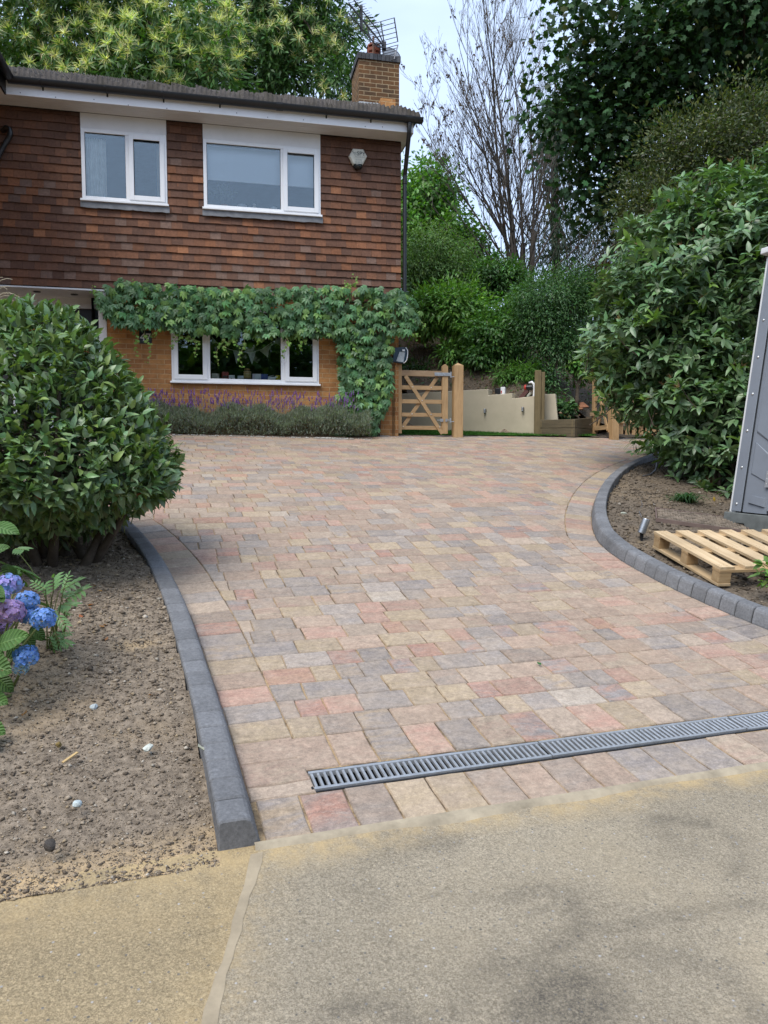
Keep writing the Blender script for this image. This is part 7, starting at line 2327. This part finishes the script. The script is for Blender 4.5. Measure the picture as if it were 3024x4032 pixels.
tree('holm_oak', 'olive green small leaved evergreen tree between the maple and the rhododendron', 'tree', C3(2840, 1400, 14.2), C3(2830, 600, 14), HO_, 900, 46, .15, (.055, .09), (.022, .036), (.058, .080, .032), m_lf, T5, .45, alt=(.13, .14, .045), palt=.18, trunk_r=.14, nlimb=40, droop=-.25, cvar=.35, fill=6000)
CF = [(C3(2190, 640, 25), .95, 1.1, 2.3), (C3(2160, 980, 25), 1.5, 1.4, 1.3), (C3(2330, 900, 25), 1.4, 1.2, 1.7)]
r_ = tree('spruce', 'dark drooping spruce behind the bare tree', 'tree', C3(2210, 1300, 26), C3(2190, 380, 26), CF, 330, 36, .26, (.10, .22), (.02, .034), (.020, .040, .018), m_lfd, T4, .6, alt=(.06, .045, .025), palt=.10, trunk_r=.2, nlimb=60, droop=1.6, flat=1.4)
CF2 = [(C3(2440, 1080, 24), 1.15, 1.0, 1.35), (C3(2560, 1000, 24), .9, 1.0, 1.3), (C3(2300, 1150, 24), 1.0, 1.0, .9)]
tree('spruce', 'second brownish drooping spruce low behind the maple', 'tree', C3(2450, 1350, 25), C3(2450, 850, 25), CF2, 200, 34, .26, (.12, .26), (.02, .034), (.026, .038, .019), m_lfd, T4, .6, alt=(.075, .05, .03), palt=.2, trunk_r=.15, nlimb=50, droop=1.8, flat=1.5)

# bare tree
bb_ = Vector(C3(2065, 1160, 19.5))
bt_ = empty('bare_tree', tuple(bb_)); tag(bt_, 'bare many stemmed tree with dead hanging leaves in the middle of the view', 'tree')
mbt = MB(); mtw = MB(); fdl = Fol()
dead_p = []
def branch(p, d, L, r, lev, dens=1.0):
    n = 6
    pts = [p]; dd = d.copy()
    for i in range(n):
        dd = (dd + Vector((R.gauss(0, .035), R.gauss(0, .035), (.012, .055, .075, .08)[min(lev, 3)]))).normalized()
        pts.append(pts[-1] + dd * (L / n))
    rr = [max(.0028, r * (1 - .88 * i / n)) for i in range(n + 1)]
    (mbt if lev < 2 else mtw).tube(pts, rr, 7 if lev == 0 else (5 if lev == 1 else 3), cap=False)
    if lev < 3:
        k = max(2, int((14, 7, 4)[lev] * dens))
        for j in range(k):
            t = R.uniform(.25 if lev else .14, .98)
            i = min(n - 1, int(t * n)); q = pts[i] + (pts[i + 1] - pts[i]) * (t * n - i)
            sd = Vector((R.gauss(0, 1), R.gauss(0, 1) * .8, R.gauss(0, .2))).normalized()
            ang = R.uniform(.30, .62)
            nd = (dd * math.cos(ang) + sd * math.sin(ang)).normalized()
            branch(q, nd, L * R.uniform(.28, .5) * (1.05 - .5 * t), max(.004, rr[i] * .6), lev + 1, dens)
    if lev >= 2 and R.random() < (.13 if pts[0].x < 1.8 else .05):
        for _ in range(R.randrange(1, 3)): dead_p.append(pts[R.randrange(1, n + 1)])
S_ = [((1650, 420), 19.5, .055), ((1790, 180), 19.2, .075), ((1900, -40), 20, .085), ((2010, -120), 19.4, .08), ((2110, 60), 20.2, .075), ((2180, 240), 19.4, .06), ((1650, 760), 18.8, .06), ((2420, 800), 19, .06), ((1610, 940), 18.6, .045), ((2520, 960), 18.6, .05), ((2300, 620), 19.6, .06), ((1980, 250), 18.6, .055), ((1730, 560), 19, .05), ((2480, 1090), 18.4, .04), ((1580, 1080), 18.2, .035), ((1700, 330), 19, .05), ((1850, 60), 19.6, .055), ((2060, -60), 19, .055), ((2250, 420), 19, .05), ((1600, 640), 19.3, .045), ((1950, 120), 18.9, .045), ((2360, 960), 18.8, .04), ((1680, 880), 18.8, .035)]
for (tx_, ty_), Y_, r_0 in S_:
    q = Vector(C3(tx_, ty_, Y_)); p = bb_ + Vector((R.uniform(-.28, .30), R.uniform(-.2, .2), R.uniform(-.3, .35)))
    d = q - p
    branch(p, (d.normalized() + Vector((0, 0, -.04))).normalized(), d.length * 1.02, r_0 * .58, 0, .42 if ty_ > 600 else 1.0)
mbt.tube([bb_ + Vector((-.12, 0, -.9)), bb_ + Vector((-.08, 0, .3)), bb_ + Vector((-.05, 0, 1.3))], [.12, .10, .06], 10)
mbt.tube([bb_ + Vector((.17, .05, -.9)), bb_ + Vector((.16, 0, .3)), bb_ + Vector((.22, 0, 1.6))], [.10, .085, .055], 10)
mbt.tube([bb_ + Vector((-.36, -.2, -.9)), bb_ + Vector((-.36, -.2, .3)), bb_ + Vector((-.40, -.2, 2.2))], [.065, .06, .04], 9)
mbt.build('trunk', simple('grey_tree_bark', (.058, .050, .043), .9, .2, nscale=10, namt=.4, bump=.5, bscale=30), bt_, off=tuple(-bb_), smooth=True)
mtw.build('twigs', m_twigp, bt_, off=tuple(-bb_))
n = len(dead_p); P = np.array(dead_p)
for k in range(2):
    fdl.leaves(P + rng.normal(0, .03, P.shape), nz(rng.normal(0, .35, P.shape) + np.array([0, 0, -1])), rdir(n), rng.uniform(.06, .13, n), rng.uniform(.025, .05, n), cols(n, (.055, .032, .02), .4), .3, .2, T5)
fdl.build('dead_leaves', m_lfs, bt_, off=tuple(-bb_))
print('bare tree', len(mbt.f), len(mtw.f), n)

# ---- shrubs on the bank
def bshrub(name, label, px_, py_, Y, rx, ry, rz_, ncl, nl, crad, Ls, Ws, colr, mat, alt, palt, basepx, more=(), **kw):
    ells = [(C3(px_, py_, Y), rx, ry, rz_)] + [(C3(a, b, c), d, e, g) for a, b, c, d, e, g in more]
    return tree(name, label, 'shrub', C3(*basepx), C3(px_, py_, Y), ells, ncl, nl, crad * .86, (Ls[0] * 1.25, Ls[1] * 1.3), (Ws[0] * 1.3, Ws[1] * 1.35), colr, mat, kw.pop('T', T5), kw.pop('p', .26), alt=alt, palt=palt, trunk_r=kw.pop('trunk_r', .05), nlimb=kw.pop('nlimb', 22), limb_r=.022, cvar=.38, fill=kw.pop('fill', int(ncl * 9)), updir=.9, **kw)
bshrub('feathery_shrub', 'loose grey green feathery shrub below the bright tree at the house corner', 1715, 1010, 18.3, 1.0, .8, .75, 300, 40, .13, (.05, .09), (.013, .022), (.095, .175, .06), m_lfs, (.13, .22, .05), .2, (1720, 1240, 18.4), more=((1640, 1080, 18, .6, .6, .6), (1780, 1090, 18, .6, .6, .45)))
bshrub('leafy_shrub', 'bright fresh green shrub with narrow leaves above the closed gate', 1790, 1225, 16.6, .86, .7, .48, 250, 40, .14, (.07, .13), (.024, .040), (.12, .25, .055), m_lf, (.16, .30, .05), .2, (1840, 1450, 16.8), more=((1690, 1230, 16.6, .45, .45, .36), (1870, 1300, 16.4, .52, .5, .34), (1790, 1390, 16.2, .34, .3, .15)))
bshrub('rounded_shrub', 'small dense dark green rounded shrub in front of the bare tree trunks', 1955, 1105, 18.0, .68, .6, .42, 170, 44, .12, (.06, .10), (.026, .040), (.055, .13, .038), m_lf, (.08, .17, .03), .12, (1960, 1290, 18))
bshrub('laurel_shrub', 'mid green leafy shrub hanging over the cream wall', 1960, 1325, 15.8, .60, .5, .42, 210, 42, .13, (.06, .11), (.028, .044), (.075, .17, .048), m_lf, (.10, .21, .04), .15, (1960, 1530, 15.9), more=((1890, 1400, 15.6, .26, .25, .16), (2030, 1250, 16, .45, .4, .36)))
bshrub('yew', 'large fine leaved dark green yew rising behind the timber post', 2190, 1215, 15.2, .92, .8, .72, 620, 46, .12, (.040, .070), (.014, .022), (.055, .125, .048), m_lf, (.10, .20, .07), .2, (2185, 1640, 14.6), more=((2200, 1350, 15, .62, .5, .36), (2290, 1150, 15.4, .5, .5, .42), (2120, 1290, 15, .45, .4, .42), (2165, 1500, 14.7, .20, .2, .42)), trunk_r=.07, nlimb=40)
bshrub('rusty_shrub', 'thin shrub with rusty brown leaves in the dark gap beside the rhododendron', 2390, 1150, 15.6, .55, .6, .55, 90, 22, .16, (.05, .09), (.024, .036), (.075, .055, .025), m_lfs, (.12, .05, .025), .35, (2400, 1480, 15.4), more=((2370, 1350, 15.4, .4, .5, .5),))
bshrub('fern_clump', 'bright green ferny plant on the bank above the cream wall', 2010, 1478, 15.0, .42, .3, .16, 60, 30, .08, (.06, .11), (.012, .02), (.075, .18, .035), m_lf, (.13, .26, .05), .2, (2020, 1520, 15.0), more=((2090, 1470, 15, .3, .3, .2),), T=T4, nlimb=8)
bshrub('seedling_clump', 'small leafy clump at the foot of the yew behind the sleepers', 2218, 1612, 14.25, .22, .15, .10, 26, 14, .05, (.06, .10), (.045, .07), (.07, .15, .06), m_lf, (.12, .2, .08), .2, (2220, 1640, 14.25), nlimb=5)
bshrub('hazel_shoots', 'light green sapling with broad leaves right of the yew trunk', 2285, 1430, 14.9, .24, .24, .34, 46, 14, .10, (.06, .11), (.035, .055), (.08, .18, .04), m_lf, (.14, .26, .05), .2, (2270, 1600, 14.7), nlimb=9)
bshrub('dark_shrub', 'dark shrub in shade on the bank behind the garden gate', 1640, 1470, 16.4, .34, .3, .18, 60, 30, .12, (.05, .10), (.018, .03), (.03, .07, .022), m_lf, (.06, .12, .03), .15, (1700, 1560, 16.2), more=((1740, 1530, 15.8, .22, .2, .08),))
# ground cover, litter and ferns on the bank
n = 9000
X = rng.uniform(-1.5, 7, n); Y = rng.uniform(14, 21, n)
k_ = Y > np.interp(X, _wlx, _wly) + .15; X, Y = X[k_], Y[k_]; n = len(X)
dens = vnoise(X * 1.3, Y * 1.3, 77, 3); k_ = rng.random(n) < np.clip(.35 + .6 * dens, .08, 1); X, Y, dens = X[k_], Y[k_], dens[k_]; n = len(X)
P = np.stack([X, Y, bank_z(X, Y) + .02 + rng.random(n) ** 2 * .16], 1)
f = Fol(); f.leaves(P, nz(rdir(n) + np.array([0, -.3, .3])), nz(rdir(n) * .5 + np.array([0, -.4, .9])), rng.uniform(.05, .11, n), rng.uniform(.025, .045, n), cols(n, (.045, .10, .025), .35, (.11, .16, .04), .2), .15, .1, T5)
o = f.build('ground_cover', m_lfs); o['kind'] = 'stuff'
n = 9000
X = rng.uniform(-1.5, 7, n); Y = rng.uniform(13.9, 20, n)
k_ = Y > np.interp(X, _wlx, _wly) + .08; X, Y = X[k_], Y[k_]; n = len(X)
P = np.stack([X, Y, bank_z(X, Y) + .012], 1)
f = Fol(); f.leaves(P, nz(rdir(n) * np.array([1, 1, .35])), nz(rdir(n) * .5 + np.array([0, -.4, .9])), rng.uniform(.04, .09, n), rng.uniform(.02, .045, n), cols(n, (.13, .085, .045), .5), .3, .2, T4)
o = f.build('leaf_litter', m_lfs); o['kind'] = 'stuff'
# single dead leaves on the beds and a green leaf on the drive
def lone(px_, py_, spx, col, label, dz=.065, group='dry leaves on the left bed', lt='dry_leaf'):
    p = hit(px_, py_, dz); s_ = spx * p.y / 2912
    f = Fol(); A = nz(np.array([[R.uniform(-1, 1), R.uniform(-1, 1), .1]])); f.leaves(np.array([[0, 0, 0.004]]) - A * s_ / 2, A, np.array([[R.uniform(-.4, .4), R.uniform(-.4, .4), 1]]), s_, s_ * .55, np.array([col]), .45, -.25, T8)
    o = f.build(lt, m_lfs); o.location = p; tag(o, label, 'leaf', group)
for x, y, s_ in ((360, 2385, 34), (352, 2400, 26), (318, 2432, 30), (415, 2465, 30), (400, 2470, 22), (420, 2520, 26), (98, 2815, 38), (395, 2330, 18), (520, 2380, 20), (372, 2310, 20), (590, 2740, 18)):
    lone(x, y, s_, (.30 * R.uniform(.7, 1.2), .15 * R.uniform(.7, 1.2), .05), 'curled brown dry leaf lying on the left soil bed')
lone(2123, 2617, 24, (.03, .12, .035), 'single fallen green leaf on the block paving', .006, None, 'fallen_leaf')
lone(2812, 1967, 20, (.45, .30, .05), 'yellow leaf on the dark soil under the rhododendron', .07, None, 'fallen_leaf')
lone(790, 2950, 46, (.42, .42, .34), 'pale papery leaf standing against the left kerb', .08, None, 'dry_leaf')

# woodland on the far side of the road, behind the viewer (mirrored in the lower windows)
n = 32000
X = rng.uniform(-34, 34, n); Y = rng.uniform(-20, -15, n); top_ = 8.0 + 2.0 * vnoise(X * .25, X * 0, 51, 3)
Z = -1.5 + (top_ + 1.5) * rng.random(n) ** .8
f = Fol(); f.leaves(np.stack([X, Y, Z], 1), rdir(n), rdir(n), rng.uniform(.5, .9, n), rng.uniform(.35, .6, n), cols(n, (.04, .085, .02), .4, (.09, .15, .03), .2), .15, .1, T5)
o = f.build('woodland', m_lfs); o['kind'] = 'stuff'
# =================================================================== SKY, SUN, CAMERA
SUN_EL, SUN_AZ = 55.0, 215.0      # azimuth measured clockwise from the direction of view
w = bpy.data.worlds.new('World'); sc.world = w; w.use_nodes = True
t = w.node_tree; t.nodes.clear()
def wn_(typ, **k):
    nd = t.nodes.new('ShaderNode' + typ)
    for a, b in k.items(): setattr(nd, a, b)
    return nd
sky = wn_('TexSky'); sky.sky_type = 'NISHITA'; sky.sun_disc = False
sky.sun_elevation = D2R(SUN_EL); sky.sun_rotation = D2R(SUN_AZ); sky.air_density = 1.0; sky.dust_density = 2.2; sky.ozone_density = 1.2
tc = wn_('TexCoord'); mp = wn_('Mapping'); mp.inputs['Scale'].default_value = (1, 1, 1.8)
t.links.new(tc.outputs['Generated'], mp.inputs[0])
no = wn_('TexNoise'); no.inputs['Scale'].default_value = 2.0; no.inputs['Detail'].default_value = 5; no.inputs['Roughness'].default_value = .55; no.inputs['Distortion'].default_value = .4
t.links.new(mp.outputs[0], no.inputs['Vector'])
rp = wn_('ValToRGB'); rp.color_ramp.elements[0].position = .30; rp.color_ramp.elements[0].color = (.60, .60, .60, 1); rp.color_ramp.elements[1].position = .66; rp.color_ramp.elements[1].color = (.96, .96, .96, 1)
t.links.new(no.outputs['Fac'], rp.inputs[0])
mx = wn_('MixRGB'); mx.inputs[2].default_value = (5.3, 6.55, 8.9, 1)
t.links.new(rp.outputs[0], mx.inputs[0]); t.links.new(sky.outputs[0], mx.inputs[1])
bg = wn_('Background'); bg.inputs[1].default_value = .066
t.links.new(mx.outputs[0], bg.inputs[0])
wo = wn_('OutputWorld'); t.links.new(bg.outputs[0], wo.inputs[0])
sl_ = bpy.data.lights.new('sun', 'SUN'); sl_.energy = 1.5; sl_.angle = D2R(38); sl_.color = (1.0, .955, .89)
so = link(bpy.data.objects.new('sun', sl_))
az = D2R(SUN_AZ)
sdir = Vector((math.sin(az) * math.cos(D2R(SUN_EL)), math.cos(az) * math.cos(D2R(SUN_EL)), math.sin(D2R(SUN_EL))))
so.rotation_euler = sdir.to_track_quat('Z', 'Y').to_euler()
cam = bpy.data.cameras.new('camera'); cam.sensor_fit = 'VERTICAL'; cam.sensor_height = 36.0; cam.lens = 36.0 * FPX / 4032.0
cam.clip_start = .05; cam.clip_end = 2000
co = link(bpy.data.objects.new('camera', cam)); co.location = (0, 0, HC); co.rotation_euler = (math.pi / 2 - PIT, 0, 0)
sc.camera = co
sc.view_settings.view_transform = 'Standard'; sc.view_settings.look = 'None'; sc.view_settings.gamma = 1.0; sc.view_settings.exposure = 1.42
sc.view_settings.use_curve_mapping = False
sc.cycles.use_denoising = True
try: sc.cycles.denoiser = 'OPENIMAGEDENOISE'
except Exception: pass
sc.cycles.max_bounces = 8; sc.cycles.transparent_max_bounces = 8; sc.cycles.diffuse_bounces = 4; sc.cycles.glossy_bounces = 3
sc.cycles.caustics_reflective = False; sc.cycles.caustics_refractive = False
